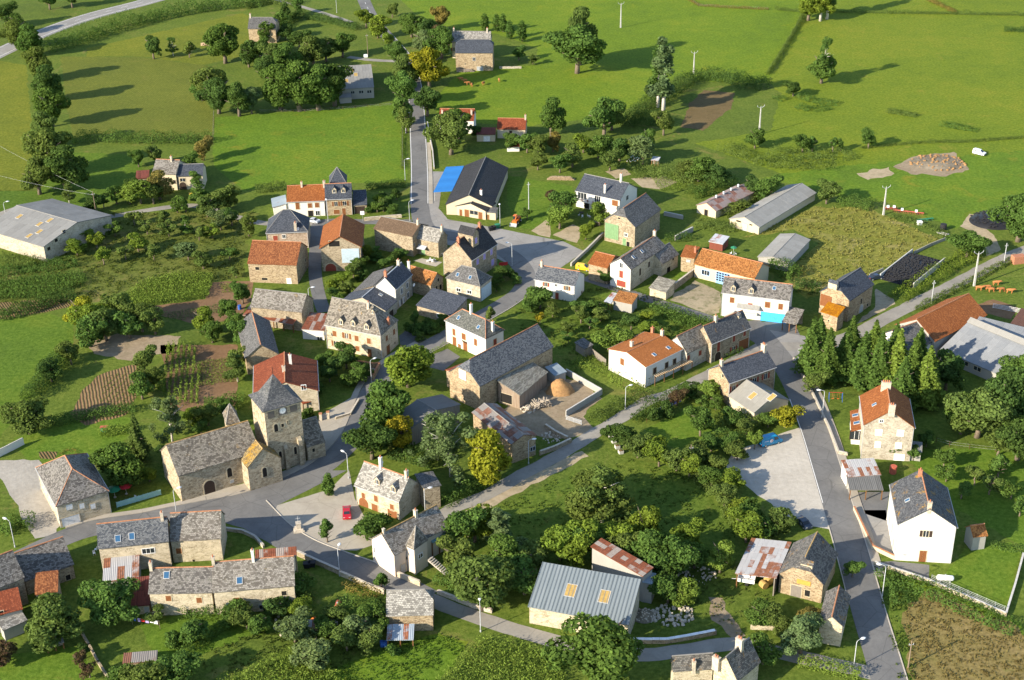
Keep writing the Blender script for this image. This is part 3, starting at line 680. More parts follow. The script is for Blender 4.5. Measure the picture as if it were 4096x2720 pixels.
def crown(kind,var):
    key=('crown',kind,var)
    if key in CACHE:return CACHE[key]
    r=np.random.default_rng(hash((kind,var)) % 9999 if False else (sum(map(ord,kind))*31+var*7)); lob=[]
    if kind == 'big':      # radius 1 unit = 5 m, drawn in metres
        for i in range(15):
            a=r.uniform(0,6.28); q=r.uniform(.2,3.6); z=r.uniform(2.2,9.0)*(1-.05*q); lob.append((q*math.cos(a),q*math.sin(a),z,r.uniform(1.3,2.3),r.uniform(1.1,1.8)))
        lob += [(0,0,5,3.,3.4),(0,0,8.2,1.8,1.8)]; n,s,f=9000,.46,.35
    elif kind == 'mid':
        for i in range(10):
            a=r.uniform(0,6.28); q=r.uniform(.2,1.9); z=r.uniform(1.5,4.8); lob.append((q*math.cos(a),q*math.sin(a),z,r.uniform(.8,1.35),r.uniform(.7,1.15)))
        lob += [(0,0,3,1.7,1.8)]; n,s,f=3800,.34,.35
    elif kind == 'small':
        for i in range(7):
            a=r.uniform(0,6.28); q=r.uniform(.1,1.0); z=r.uniform(.9,2.8); lob.append((q*math.cos(a),q*math.sin(a),z,r.uniform(.45,.8),r.uniform(.4,.7)))
        n,s,f=1300,.26,.45
    elif kind == 'bush':
        for i in range(8):
            a=r.uniform(0,6.28); q=r.uniform(.1,.85); z=r.uniform(.35,1.25)*(1-.3*q); lob.append((q*math.cos(a),q*math.sin(a),z,r.uniform(.4,.65),r.uniform(.35,.55)))
        n,s,f=1100,.22,.35
    elif kind == 'tall':
        for i in range(16):
            a=r.uniform(0,6.28); z=r.uniform(2,14.); q=r.uniform(.1,1.7)*(1.15-z/18); lob.append((q*math.cos(a),q*math.sin(a),z,r.uniform(.8,1.6)*(1.15-z/22),r.uniform(.9,1.6)))
        n,s,f=5500,.38,.5
    elif kind == 'column':
        for i in range(9):lob.append((r.uniform(-.12,.12),r.uniform(-.12,.12),.5+i*.62,.72*(1-abs(i-3)/9),.6))
        n,s,f=1500,.24,.3
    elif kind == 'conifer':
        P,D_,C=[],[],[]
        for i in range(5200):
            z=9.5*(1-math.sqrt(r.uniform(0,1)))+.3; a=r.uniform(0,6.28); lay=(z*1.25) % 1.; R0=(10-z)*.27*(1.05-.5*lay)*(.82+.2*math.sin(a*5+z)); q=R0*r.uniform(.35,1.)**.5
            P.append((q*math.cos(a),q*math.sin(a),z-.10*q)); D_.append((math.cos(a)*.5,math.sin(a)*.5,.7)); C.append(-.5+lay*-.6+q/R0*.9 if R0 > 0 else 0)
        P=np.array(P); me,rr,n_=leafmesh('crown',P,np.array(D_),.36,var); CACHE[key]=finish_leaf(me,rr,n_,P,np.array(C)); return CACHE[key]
    elif kind == 'airy':   # birch, loose drooping sprays
        for i in range(26):
            a=r.uniform(0,6.28); z=r.uniform(1.5,10.5); q=r.uniform(.3,3.8)*(1.1-z/16); lob.append((q*math.cos(a),q*math.sin(a),z,r.uniform(.5,1.05),r.uniform(.7,1.5)))
        n,s,f=5200,.30,.7
    P,D_,C=lobes_cloud(r,lob,n,f)
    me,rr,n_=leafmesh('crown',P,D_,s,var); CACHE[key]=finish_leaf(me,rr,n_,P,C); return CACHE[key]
SIZE={'big':(4.3,10.0),'mid':(2.3,5.5),'small':(1.25,3.2),'bush':(1.05,1.6),'tall':(2.0,15.),'column':(.62,6.),'conifer':(2.1,9.8),'airy':(3.5,11.2)}
def trunkmesh(kind,var):
    key=('trunk',kind,var)
    if key in CACHE:return CACHE[key]
    r=random.Random(var*17+len(kind)); rad,H_=SIZE[kind]; m=MB(); b0={'big':.42,'mid':.2,'small':.11,'tall':.3,'column':.12,'conifer':.22,'airy':.2}.get(kind,.1)
    top=H_*.78; pts=[(0,0,-.4)]+[(r.uniform(-.05,.05)*rad,r.uniform(-.05,.05)*rad,top*k/5) for k in range(1,6)]
    m.tube(pts,[b0*1.3,b0,b0*.85,b0*.65,b0*.42,b0*.15],7)
    for i in range(5 if kind in ('conifer','column') else (14 if kind == 'airy' else 8)):
        z0=H_*r.uniform(.16,.6); a=r.uniform(0,6.28); l=rad*r.uniform(.5,.85)
        m.tube([(0,0,z0),(l*.5*math.cos(a),l*.5*math.sin(a),z0+l*.5),(l*math.cos(a),l*math.sin(a),z0+l*r.uniform(.6,1.))],[b0*.5,b0*.32,b0*.08],5)
    CACHE[key]=m.mesh('trunk','bark_pale' if kind in ('airy','tall') else 'bark',smooth=True); return CACHE[key]
NVAR={'big':3,'mid':4,'small':4,'bush':4,'tall':2,'column':1,'conifer':2,'airy':2}
trng=random.Random(3)
def tint(c,k=.14):
    f=1+trng.uniform(-k,k); g=trng.uniform(-k,k)*.5
    return (c[0]*f*(1+g),c[1]*f,c[2]*f*(1-g),1)
def tree(name,label,x,y,kind,h,rad,c,group=None,cat='tree',stem=None):
    if isinstance(c,str):c=LEAF[c]
    rad *= 1.2; h *= 1.12
    R0,H0=SIZE[kind]; v=trng.randrange(NVAR[kind]); rz=trng.uniform(0,6.28)
    if kind == 'bush':
        o=ob(name,crown('bush',v)); o.location=(x,y,0); o.rotation_euler=(0,0,rz); o.scale=(rad/R0,rad/R0,h/H0); o.color=tint(c)
        return tag(o,label,cat,group)
    t=empty(name,x,y,rz); tag(t,label,cat,group)
    lift=h*.06
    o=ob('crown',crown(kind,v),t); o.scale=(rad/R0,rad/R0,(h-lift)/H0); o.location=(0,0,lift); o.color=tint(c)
    k=ob('trunk',trunkmesh(kind,v % 2),t); k.scale=(min(rad/R0,h/H0)*1.1,min(rad/R0,h/H0)*1.1,h/H0)
    if stem:k.data=k.data
    return t
def leafblob(key,rx,ry,rz,n,s):
    if key in CACHE:return CACHE[key]
    r=np.random.default_rng(len(key)+n); P,D_,C=lobes_cloud(r,[(0,0,0,rx,rz)],n,.3); P[:,1] *= ry/rx
    me,rr,n_=leafmesh('foliage',P,D_,s,1); CACHE[key]=finish_leaf(me,rr,n_,P,C); return CACHE[key]
def path_pts(pts,step):
    out=[]
    for (x0,y0),(x1,y1) in zip(pts[:-1],pts[1:]):
        n=max(1,int(math.hypot(x1-x0,y1-y0)/step))
        for i in range(n):t=i/n; out.append((x0+(x1-x0)*t,y0+(y1-y0)*t,math.atan2(y1-y0,x1-x0)))
    out.append((*pts[-1],out[-1][2])); return out
def hedge(name,label,pts,wd,ht,c,group=None,cat='hedge',rough=.5,dens=34,leaf=.26,kind=None):
    if isinstance(c,str):c=LEAF[c]
    r=np.random.default_rng(int(abs(pts[0][0]*7+pts[0][1]*3)) % 9999)
    ht *= 1.25; wd *= 1.1
    seg=path_pts(pts,.5); L=len(seg)*.5; n=int(dens*L*(wd+2*ht)*.55); n=min(n,26000)
    i=r.integers(0,len(seg),n); S=np.array(seg)[i]
    ang=r.uniform(-.25,math.pi+.25,n); sh=1-.45*np.abs(r.normal(0,.5,n)); sh=np.clip(sh,.2,1.05)
    bump=np.array([noise.noise(Vector((S[k,0]*.33,S[k,1]*.33,3.))) for k in range(n)]); cl=np.array([noise.noise(Vector((S[k,0]*.9,S[k,1]*.9,ang[k]*1.5))) for k in range(n)])
    hh=ht*(1+rough*bump*1.1+.15*cl); ww=wd*.5*(1+rough*.6*bump+.2*cl)
    e=.65
    cx=np.sign(np.cos(ang))*np.abs(np.cos(ang))**e*ww*sh; cz=np.abs(np.sin(ang))**e*hh*sh*np.sign(np.sin(ang)+.3)
    cz=np.maximum(cz,.03); th=S[:,2]
    j=r.uniform(-.3,.3,(n,2))
    P=np.stack([S[:,0]+j[:,0]-np.sin(th)*cx,S[:,1]+j[:,1]+np.cos(th)*cx,cz],1)
    D_=np.stack([-np.sin(th)*np.cos(ang),np.cos(th)*np.cos(ang),np.abs(np.sin(ang))+.15],1)
    keep=cl > -.42; P,D_,cl=P[keep],D_[keep],cl[keep]
    o_=P.mean(0).copy(); o_[2]=0; P=P-o_
    me,rr,n_=leafmesh('foliage',P,D_,leaf,5); finish_leaf(me,rr,n_,P,cl)
    o=ob(name,me); o.location=tuple(o_); o.color=tint(c,.06)
    return tag(o,label,cat,group,kind)
def inpoly(x,y,poly):
    c=False; j=len(poly)-1
    for i in range(len(poly)):
        xi,yi=poly[i]; xj,yj=poly[j]
        if (yi > y) != (yj > y) and x < (xj-xi)*(y-yi)/(yj-yi)+xi:c=not c
        j=i
    return c
def scatter(name,label,poly,dens,size,ht,c,cat=None,kind='stuff',clump=.35,seed=1,leaves=5,thr=-.1):
    """ground cover: tufts of a few blades"""
    if isinstance(c,str):c=LEAF[c]
    r=np.random.default_rng(seed); xs=[p[0] for p in poly]; ys=[p[1] for p in poly]; A=(max(xs)-min(xs))*(max(ys)-min(ys)); n=min(int(A*dens),42000)
    X=r.uniform(min(xs),max(xs),n); Y=r.uniform(min(ys),max(ys),n)
    kp=[k for k in range(n) if inpoly(X[k],Y[k],poly) and noise.noise(Vector((X[k]*clump,Y[k]*clump,seed))) > thr]
    X,Y=X[kp],Y[kp]; n=len(X)
    P=np.repeat(np.stack([X,Y,np.zeros(n)],1),leaves,0); P[:,:2] += r.normal(0,size*.35,(n*leaves,2)); P[:,2]=r.uniform(.1,1,n*leaves)*ht
    cl=np.array([noise.noise(Vector((p[0]*.5,p[1]*.5,1))) for p in P])
    D_=r.normal(0,.6,P.shape); D_[:,2]=np.abs(D_[:,2])+.5
    me,rr,n_=leafmesh('tufts',P,D_,size,seed); finish_leaf(me,rr,n_,P,cl)
    o=ob(name,me); o.color=(*c,1); return tag(o,label,cat,None,kind)
def rows(name,label,poly,ang,row,gap,ht,size,c,kind='stuff',cat=None,seed=1,blades=7):
    """crop rows: upright plants with arching leaves"""
    if isinstance(c,str):c=LEAF[c]
    r=np.random.default_rng(seed); cx=sum(p[0] for p in poly)/len(poly); cy=sum(p[1] for p in poly)/len(poly); R0=max(math.hypot(p[0]-cx,p[1]-cy) for p in poly)
    ca,sa=math.cos(ang),math.sin(ang); P=[]
    k=int(R0/row)
    for i in range(-k,k+1):
        q=int(R0/gap)
        for j in range(-q,q+1):
            u=j*gap+r.normal(0,gap*.2); v=i*row+r.normal(0,.05); x=cx+u*ca-v*sa; y=cy+u*sa+v*ca
            if inpoly(x,y,poly):P.append((x,y))
    P=np.array(P); n=len(P); mx=42000//blades
    if n > mx:P=P[r.permutation(n)[:mx]]; n=mx
    Q=np.repeat(np.concatenate([P,np.zeros((n,1))],1),blades,0); t=r.uniform(.12,1,n*blades); Q[:,2]=t*ht*r.uniform(.85,1.1,n*blades); Q[:,:2] += r.normal(0,size*.42,(n*blades,2))
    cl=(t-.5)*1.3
    D_=r.normal(0,.8,Q.shape); D_[:,2]=np.abs(D_[:,2])*.7+.2
    me,rr,n_=leafmesh('plants',Q,D_,size,seed,.45); finish_leaf(me,rr,n_,Q,cl)
    o=ob(name,me); o.color=(*c,1); return tag(o,label,cat,None,kind)
# ------------------------------------------------------------------ ground
def catmull(pts,step=1.5):
    p=[Vector(q) for q in pts]; p=[p[0]*2-p[1]]+p+[p[-1]*2-p[-2]]; out=[]
    for i in range(1,len(p)-2):
        n=max(2,int((p[i+1]-p[i]).length/step))
        for k in range(n):
            t=k/n; out.append(.5*((2*p[i])+(p[i+1]-p[i-1])*t+(2*p[i-1]-5*p[i]+4*p[i+1]-p[i+2])*t*t+(3*p[i]-p[i-1]-3*p[i+1]+p[i+2])*t*t*t))
    out.append(p[-2]); return out
def strip(name,mt,z,wd,pts,off=0.,ht=0.,wob=.0,label=None,kind='structure',smooth=True,**kw):
    c=catmull(pts) if smooth else [Vector(q) for q in pts]; m=MB(); n=len(c)
    Ls,Rs=[],[]
    for i,p in enumerate(c):
        d=(c[min(i+1,n-1)]-c[max(i-1,0)]).normalized(); nn=Vector((-d.y,d.x)); w1=wd/2; jit=noise.noise(Vector((p.x*.3,p.y*.3,z)))*wob; jit2=noise.noise(Vector((p.x*.3,p.y*.3,9+z)))*wob
        Ls.append(p+nn*(off+w1+jit)); Rs.append(p+nn*(off-w1-jit2))
    if ht:
        for i in range(n):m.v += [(*Ls[i],z-.3),(*Ls[i],z+ht),(*Rs[i],z+ht),(*Rs[i],z-.3)]
        for i in range(n-1):
            a,b_=i*4,i*4+4; m.f += [(a,b_,b_+1,a+1),(a+1,b_+1,b_+2,a+2),(a+2,b_+2,b_+3,a+3)]
        m.f += [(0,1,2,3),(4*n-1,4*n-2,4*n-3,4*n-4)]
        m.f=[tuple(reversed(q)) for q in m.f]
    else:
        for i in range(n):m.v += [(*Ls[i],z),(*Rs[i],z)]
        m.f=[(2*i+1,2*i+3,2*i+2,2*i) for i in range(n-1)]
    o=m.ob(name,mt)
    return tag(o,label,kw.get('cat'),kw.get('group'),kind)
def sheet_poly(name,mt,z,pts,wob=.5,step=1.6,label=None):
    q=[]
    n=len(pts)
    for i in range(n):
        a,b_=Vector(pts[i]),Vector(pts[(i+1) % n]); k=max(1,int((b_-a).length/step)); d=(b_-a).normalized(); nn=Vector((-d.y,d.x))
        for j in range(k):
            p=a+(b_-a)*(j/k); q.append(p+nn*(noise.noise(Vector((p.x*.35,p.y*.35,z*50)))*wob+noise.noise(Vector((p.x*1.1,p.y*1.1,z*50)))*wob*.4))
    tri=tessellate_polygon([[Vector((p.x,p.y,0)) for p in q]])
    fs=[]
    for t in tri:
        a,b_,c_=(q[i] for i in t)
        fs.append(t if (b_-a).cross(c_-a) > 0 else t[::-1])
    o=ob(name,mesh(name,[(p.x,p.y,z) for p in q],fs,mt)); return tag(o,label,None,None,'structure')
def lowwall(name,label,pts,ht,th,mt,cat='wall',group=None,cope=None):
    root=empty(name,*pts[0]); tag(root,label,cat,group)
    q=[(x-pts[0][0],y-pts[0][1]) for x,y in pts]; m=MB(); c=MB()
    for (x0,y0),(x1,y1) in zip(q[:-1],q[1:]):
        d=Vector((x1-x0,y1-y0)); l=d.length; d.normalize(); nn=Vector((-d.y,d.x))*th/2; ee=d*th*.5
        def bx(mm,a,b_,w_,z0,z1):
            P=[a-w_-ee,b_-w_+ee,b_+w_+ee,a+w_-ee]; mm.add([(*p,z0) for p in P]+[(*p,z1) for p in P],[(0,3,2,1),(4,5,6,7),(0,1,5,4),(1,2,6,5),(2,3,7,6),(3,0,4,7)])
        a,b_=Vector((x0,y0)),Vector((x1,y1)); bx(m,a,b_,nn,-.3,ht)
        k=max(1,int(l/1.2))
        for i in range(k):
            s=MB(); t0,t1=a+(b_-a)*(i/k)+d*.02,a+(b_-a)*((i+1)/k)-d*.02
            w2=nn*1.22; P=[t0-w2,t1-w2,t1+w2,t0+w2]; zz=ht+rng.uniform(-.01,.03)
            s.add([(*p,zz) for p in P]+[(*p,zz+.1) for p in P],[(0,3,2,1),(4,5,6,7),(0,1,5,4),(1,2,6,5),(2,3,7,6),(3,0,4,7)])
            if cope:s.ob('coping_stone',cope,root)
    m.ob('wall',mt,root)
    return root
def fence(name,label,pts,gap,ht,mt='wood',wires=2,group=None,rails=False,pr=.06,cat='fence'):
    root=empty(name,*pts[0]); tag(root,label,cat,group); q=[(x-pts[0][0],y-pts[0][1]) for x,y in pts]
    pm=cached(('fp',ht,mt,pr),lambda:MB().tube([(0,0,-.3),(0,0,ht)],[pr,pr*.85],6).mesh('post',mt))
    for x,y,a in path_pts(q,gap):
        ob('post',pm,root,Matrix.Translation((x,y,0)) @ Matrix.Rotation(rng.uniform(-.06,.06),4,'X'))
    for k in range(wires):
        z=ht*(.45+.45*k/max(1,wires-1)); wm_=MB(); wm_.tube([(x,y,z) for x,y in q],.03 if rails else .012,4); wm_.ob('rail' if rails else 'wire',mt if rails else 'gutter_zinc',root)
    return root
ORD=['first','second','third','fourth','fifth','sixth','seventh','eighth','ninth','tenth','eleventh','twelfth','thirteenth','fourteenth','fifteenth','sixteenth','seventeenth','eighteenth','nineteenth','twentieth']
ORD += ['twenty-'+o for o in ORD[:9]]+['thirtieth']+['thirty-'+o for o in ORD[:9]]
def stand(name,label,group,cat,items):
    for i,(x,y,h,r_,kind,c) in enumerate(items):tree(name,label.format(n=ORD[i]),x,y,kind,h,r_,LEAF[c],group,cat)
LEAF=dict(dk=(0.067,0.123,0.036),gn=(0.098,0.176,0.042),ol=(0.132,0.182,0.048),yl=(0.329,0.315,0.028),yg=(0.193,0.260,0.036),gy=(0.151,0.210,0.090),cn=(0.092,0.157,0.036),pu=(0.105,0.048,0.048),br=(0.252,0.182,0.056),lt=(0.189,0.266,0.048),go=(0.476,0.350,0.028))
# ------------------------------------------------------------------ objects in the place
plain('tyre',(.022,.022,.024),.8,.2,4); plain('rim',(.45,.46,.47),.35,.05,2,.5); plain('lamp_white',(.70,.70,.69),.5); plain('galv',(.40,.41,.41),.5,.15,2); plain('concrete',(.48,.46,.42),.85,.15,2)
plain('pole_wood',(.20,.15,.10),.9,.2,3); plain('red_paint',(.42,.025,.03),.35,.05,1,.5); plain('orange_paint',(.62,.16,.03),.45); plain('steel_red',(.42,.10,.06),.6,.3,3)
plain('black_sheet',(.018,.018,.020),.5,.2,1); plain('straw',(.40,.26,.08),.9,.3,5); plain('cow_hide',(.44,.17,.055),.8,.18,3); plain('goose',(.80,.79,.75),.8); plain('tank_white',(.78,.78,.76),.4)
plain('tank_rust',(.27,.065,.035),.8,.3,3); plain('barrel_blue',(.03,.10,.36),.5); plain('plastic_green',(.03,.20,.10),.5); plain('plastic_white',(.76,.76,.75),.5); plain('teal_fence',(.30,.50,.50),.7); plain('log_end',(.40,.29,.18),.9,.3,3)
plain('brushwood',(.30,.255,.20),.95,.3,3); plain('stone_block',(.48,.42,.33),.9,.25,2); plain('thatch',(.30,.17,.07),.95,.3,2)
def carpaint(n,c):
    b=NB(n); b.b.inputs['Coat Weight'].default_value=.6; b.b.inputs['Coat Roughness'].default_value=.08; b.out(c,.4,.4)
for n,c in dict(blue=(.0,.22,.42),red=(.40,.010,.018),dark=(.018,.028,.05),yellow=(.78,.50,.02),white=(.76,.76,.75),silver=(.42,.46,.50),black=(.02,.022,.025)).items():carpaint('car_'+n,c)
def loft(secs,mt,name):
    """closed loft through rings (list of equal-length vertex lists)"""
    m=MB(); n=len(secs[0]); m.v=[p for s in secs for p in s]
    for i in range(len(secs)-1):
        for j in range(n):m.f.append((i*n+j,i*n+(j+1) % n,(i+1)*n+(j+1) % n,(i+1)*n+j))
    m.f.append(tuple(range(n))[::-1]); m.f.append(tuple((len(secs)-1)*n+j for j in range(n)))
    return m.mesh(name,mt,smooth=False)
def vehicle(label,x,y,rz,paint,kind):
    root=empty('parked_van' if kind == 'van' or kind == 'minivan' else 'parked_car',x,y,rz); tag(root,label,'van' if 'van' in kind else 'car')
    P={'car':(4.1,1.7,1.42,[(-2.05,.42,.75),(-1.95,.30,.86),(-1.25,.26,.98),(-.62,.26,1.40),(.55,.26,1.42),(1.35,.28,1.05),(1.98,.30,.95),(2.05,.45,.70)]),
         'van':(5.3,2.0,2.3,[(-2.65,.45,.9),(-2.55,.33,1.0),(-2.1,.30,1.22),(-1.35,.28,2.16),(-1.1,.28,2.28),(2.5,.28,2.30),(2.63,.30,2.2),(2.65,.45,1.0)]),
         'minivan':(4.0,1.62,1.8,[(-2.,.42,.75),(-1.9,.30,.88),(-1.2,.26,1.02),(-.62,.26,1.45),(-.3,.26,1.78),(1.85,.26,1.80),(1.98,.30,1.6),(2.,.45,.8)])}[kind]
    L_,W_,H_,prof=P; secs=[]
    for (px_,zb,zt) in prof:
        w1=W_/2; belt=min(zt,1.0 if kind == 'car' else 1.1); wt=w1-(zt-belt)*.20-.04
        secs.append([(px_,-w1*.94,zb),(px_,-w1,zb+.12),(px_,-w1,belt),(px_,-wt,zt-.05),(px_,-wt+.12,zt),(px_,wt-.12,zt),(px_,wt,zt-.05),(px_,w1,belt),(px_,w1,zb+.12),(px_,w1*.94,zb)])
    ob('body',loft(secs,'car_'+paint,'body'),root)
    # glass: windscreen, rear window and side windows stand a little proud of the body
    def quad(name,pts,off):
        n_=(Vector(pts[1])-Vector(pts[0])).cross(Vector(pts[2])-Vector(pts[0])).normalized()*off
        v=[tuple(Vector(p)+n_) for p in pts]+[tuple(Vector(p)-n_*.6) for p in pts]
        ob(name,mesh(name,v,[(0,1,2,3),(7,6,5,4),(0,4,5,1),(1,5,6,2),(2,6,7,3),(3,7,4,0)],'pane'),root)
    w1=W_/2
    if kind == 'car':
        quad('windscreen',[(-1.2,.62,1.02),(-1.2,-.62,1.02),(-.67,-.55,1.37),(-.67,.55,1.37)],.03)
        quad('rear_window',[(1.3,-.62,1.08),(1.3,.62,1.08),(.6,.55,1.39),(.6,-.55,1.39)],.03)
        for s in (-1,1):quad('side_window',[(-1.0,s*(w1-.03),1.03),(1.1,s*(w1-.03),1.06),(.5,s*(w1-.1),1.34),(-.6,s*(w1-.1),1.34)],.03*-s)
    else:
        x0,z0,x1,z1=(-2.05,1.28,-1.42,2.08) if kind == 'van' else (-1.16,1.06,-.45,1.62)
        wq=w1-.28
        quad('windscreen',[(x0,wq,z0),(x0,-wq,z0),(x1,-wq+.05,z1),(x1,wq-.05,z1)],.03)
        for s in (-1,1):quad('side_window',[(x1+.05-.3,s*(w1-.04),z0),(x1+.85,s*(w1-.04),z0),(x1+.85,s*(w1-.16),z1-.05),(x1+.12,s*(w1-.16),z1-.05)],.03*-s)
        if kind == 'minivan':
            for s in (-1,1):quad('side_window',[(.75,s*(w1-.04),1.15),(1.35,s*(w1-.04),1.15),(1.35,s*(w1-.13),1.5),(.75,s*(w1-.13),1.5)],.03*-s)
    for s in (-1,1):
        ob('headlight',boxmesh(-.06,.05,-.17,.17,-.07,.08,'lamp_white','headlight'),root,Matrix.Translation((-L_/2+.06,s*(w1-.28),.72 if kind != 'van' else .9)))
        ob('tail_light',boxmesh(-.04,.04,-.1,.1,-.15,.15,'red_paint','tail_light'),root,Matrix.Translation((L_/2-.02,s*(w1-.16),.8)))
        for xx in (-L_*.31,L_*.30):
            tr=ob('wheel',cached('wheel',lambda:MB().tube([(0,-.11,0),(0,-.06,0),(0,.06,0),(0,.11,0)],[.27,.32,.32,.27],14).mesh('wheel','tyre')),root,Matrix.Translation((xx,s*(w1-.08),.32)))
            ob('rim',cached('rim',lambda:MB().tube([(0,-.115,0),(0,.115,0)],.18,10).mesh('rim','rim')),tr)
    ob('bumper',boxmesh(-.1,.08,-w1*.95,w1*.95,-.12,.12,'car_'+paint if kind == 'car' else 'tyre','bumper'),root,Matrix.Translation((-L_/2,0,.5)))
    ob('bumper',boxmesh(-.08,.1,-w1*.95,w1*.95,-.12,.12,'car_'+paint if kind == 'car' else 'tyre','bumper'),root,Matrix.Translation((L_/2,0,.52)))
    if kind == 'van' and paint == 'blue':    # side lettering: a white disc with a red swoosh and a small white word
        for s in (-1,1):
            q=MB(); n=16; q.v=[(.2+.42*math.cos(2*math.pi*i/n),s*(w1+.012),1.35+.42*math.sin(2*math.pi*i/n)) for i in range(n)]; q.f=[tuple(range(n))]
            em=q.ob('emblem','plastic_white',root)
            q=MB(); q.v=[(.2+.3*math.cos(R(40+i*28)),s*(w1+.02),1.35+.3*math.sin(R(40+i*28))) for i in range(10)]+[(.2+.16*math.cos(R(40+i*28)),s*(w1+.02),1.35+.16*math.sin(R(40+i*28))) for i in range(10)]
            q.f=[(i,i+1,11+i,10+i) for i in range(9)]; q.ob('emblem_swoosh','red_paint',em)
            MB().box(.9,1.9,s*(w1+.004)-.008,s*(w1+.004)+.008,1.42,1.52).ob('lettering_band','plastic_white',root)
    return root
def lamp(label,x,y,ht,az,group='street lamps',cat='street lamp'):
    root=empty('street_lamp',x,y,az); tag(root,label,cat,group)
    ob('pole',cached(('lp',round(ht,1)),lambda:MB().tube([(0,0,-.2),(0,0,1),(0,0,ht-.4)],[.10,.085,.06],8).mesh('pole','galv',smooth=True)),root)
    ob('arm',cached(('la',round(ht,1)),lambda:MB().tube([(0,0,ht-.45),(.12,0,ht-.1),(.6,0,ht+.08),(.9,0,ht+.1)],[.055,.05,.045,.04],6).mesh('arm','galv')),root)
    def head():
        secs=[]
        for i in range(9):
            t=i/8; w_=.30*math.sin(math.pi*min(max(t,.04),.96))**.6
            secs.append([(.75+t*1.05,w_*math.cos(a),ht+.1+w_*.55*math.sin(a)) for a in [2*math.pi*k/8 for k in range(8)]])
        return loft(secs,'lamp_white','lamp_head')
    hd=ob('lamp_head',cached(('lh',round(ht,1)),head),root)
    ob('base',cached('lb',lambda:MB().tube([(0,0,-.1),(0,0,.35),(0,0,.5)],[.16,.15,.10],8).mesh('base','galv')),root)
def pylon(label,x,y,ht,az,kind='concrete',group=None):
    root=empty('utility_pole',x,y,az); tag(root,label,'utility pole',group)
    if kind == 'concrete':
        MB().add([(-.28,-.2,-.3),(.28,-.2,-.3),(.28,.2,-.3),(-.28,.2,-.3),(-.12,-.1,ht),(.12,-.1,ht),(.12,.1,ht),(-.12,.1,ht)],[(0,1,5,4),(1,2,6,5),(2,3,7,6),(3,0,4,7),(4,5,6,7)]).ob('pole','concrete',root)
        MB().tube([(-1.3,0,ht+.3),(-.2,0,ht-.35),(.2,0,ht-.35),(1.3,0,ht+.3)],.07,5).ob('crossarm','galv',root)
        for xx in (-1.3,0,1.3):MB().tube([(xx,0,ht+(.3 if xx else 0)),(xx,0,ht+(.75 if xx else .45))],[.07,.05],6).ob('insulator','galv',root)
    else:
        MB().tube([(0,0,-.3),(0,0,ht)],[.15,.10],8).ob('pole','pole_wood' if kind == 'wood' else 'galv',root)
        MB().box(-.45,.45,-.05,.05,ht-.9,ht-.8).ob('crossarm','galv',root)
        for xx in (-.4,.4):MB().tube([(xx,0,ht-.8),(xx,0,ht-.55)],.05,6).ob('insulator','galv',root)
def cowmesh():
    def f():
        me=bpy.data.meshes.new('body')
        # pelvis, spine, neck, head; four jointed legs; tail
        V=[(0.75,0,1.15),(.35,0,1.12),(-.1,0,1.10),(-.5,0,1.15),(-.85,0,1.25),(-1.15,0,1.38),(-1.42,0,1.22),(-1.58,0,1.08)]
        Rr=[(.30,.33),(.34,.38),(.36,.40),(.31,.37),(.19,.26),(.14,.17),(.13,.14),(.09,.08)]
        E=[(i,i+1) for i in range(7)]
        for s in (-1,1):
            k=len(V); V += [(.72,s*.2,.95),(.58,s*.22,.72),(.78,s*.22,.42),(.74,s*.22,.04)]; Rr += [(.16,.18),(.12,.13),(.07,.08),(.07,.06)]; E += [(0,k),(k,k+1),(k+1,k+2),(k+2,k+3)]
            k=len(V); V += [(-.5,s*.2,.9),(-.5,s*.2,.55),(-.46,s*.2,.3),(-.48,s*.2,.04)]; Rr += [(.13,.15),(.09,.09),(.065,.065),(.07,.06)]; E += [(3,k),(k,k+1),(k+1,k+2),(k+2,k+3)]
            k=len(V); V += [(-1.18,s*.16,1.42),(-1.2,s*.3,1.44)]; Rr += [(.05,.04),(.05,.03)]; E += [(5,k),(k,k+1)]
        k=len(V); V += [(1.0,0,1.22),(1.08,0,.8),(1.08,0,.5)]; Rr += [(.05,.05),(.03,.03),(.05,.05)]; E += [(0,k),(k,k+1),(k+1,k+2)]
        me.from_pydata(V,E,[]); me.update()
        o=bpy.data.objects.new('tmp',me); col.objects.link(o); md=o.modifiers.new('s','SKIN'); md.use_smooth_shade=True
        for i,rr in enumerate(Rr):me.skin_vertices[0].data[i].radius=rr
        me.skin_vertices[0].data[0].use_root=True
        o.modifiers.new('d','SUBSURF').levels=1
        dg=bpy.context.evaluated_depsgraph_get(); out=bpy.data.meshes.new_from_object(o.evaluated_get(dg)); out.name='body'
        bpy.data.objects.remove(o); out.materials.clear(); out.materials.append(M['cow_hide']); return out
    return cached('cow',f)
def cow(label,x,y,rz,group):
    o=ob('cow',cowmesh()); o.location=(x,y,0); o.rotation_euler=(0,0,rz); tag(o,label,'cow',group)
def goosemesh():
    def f():
        secs=[]
        for px_,pz,r_ in ((-.32,.42,.03),(-.2,.40,.11),(0,.36,.16),(.16,.38,.13),(.26,.50,.06),(.28,.66,.045),(.30,.76,.055),(.37,.77,.04),(.44,.75,.015)):
            secs.append([(px_,r_*math.cos(a),pz+r_*math.sin(a)) for a in [2*math.pi*k/8 for k in range(8)]])
        me=loft(secs,'goose','body'); return me
    return cached('goose',f)
def goose(label,x,y,rz,group):
    root=empty('goose',x,y,rz); tag(root,label,'goose',group)
    ob('body',goosemesh(),root); k=root.children
    lg=cached('gleg',lambda:MB().tube([(0,0,0),(0,0,.24)],.018,5).box(-.02,.08,-.04,.04,0,.015).mesh('leg','orange_paint'))
    for s in (-1,1):ob('leg',lg,root,Matrix.Translation((0,s*.07,0)))
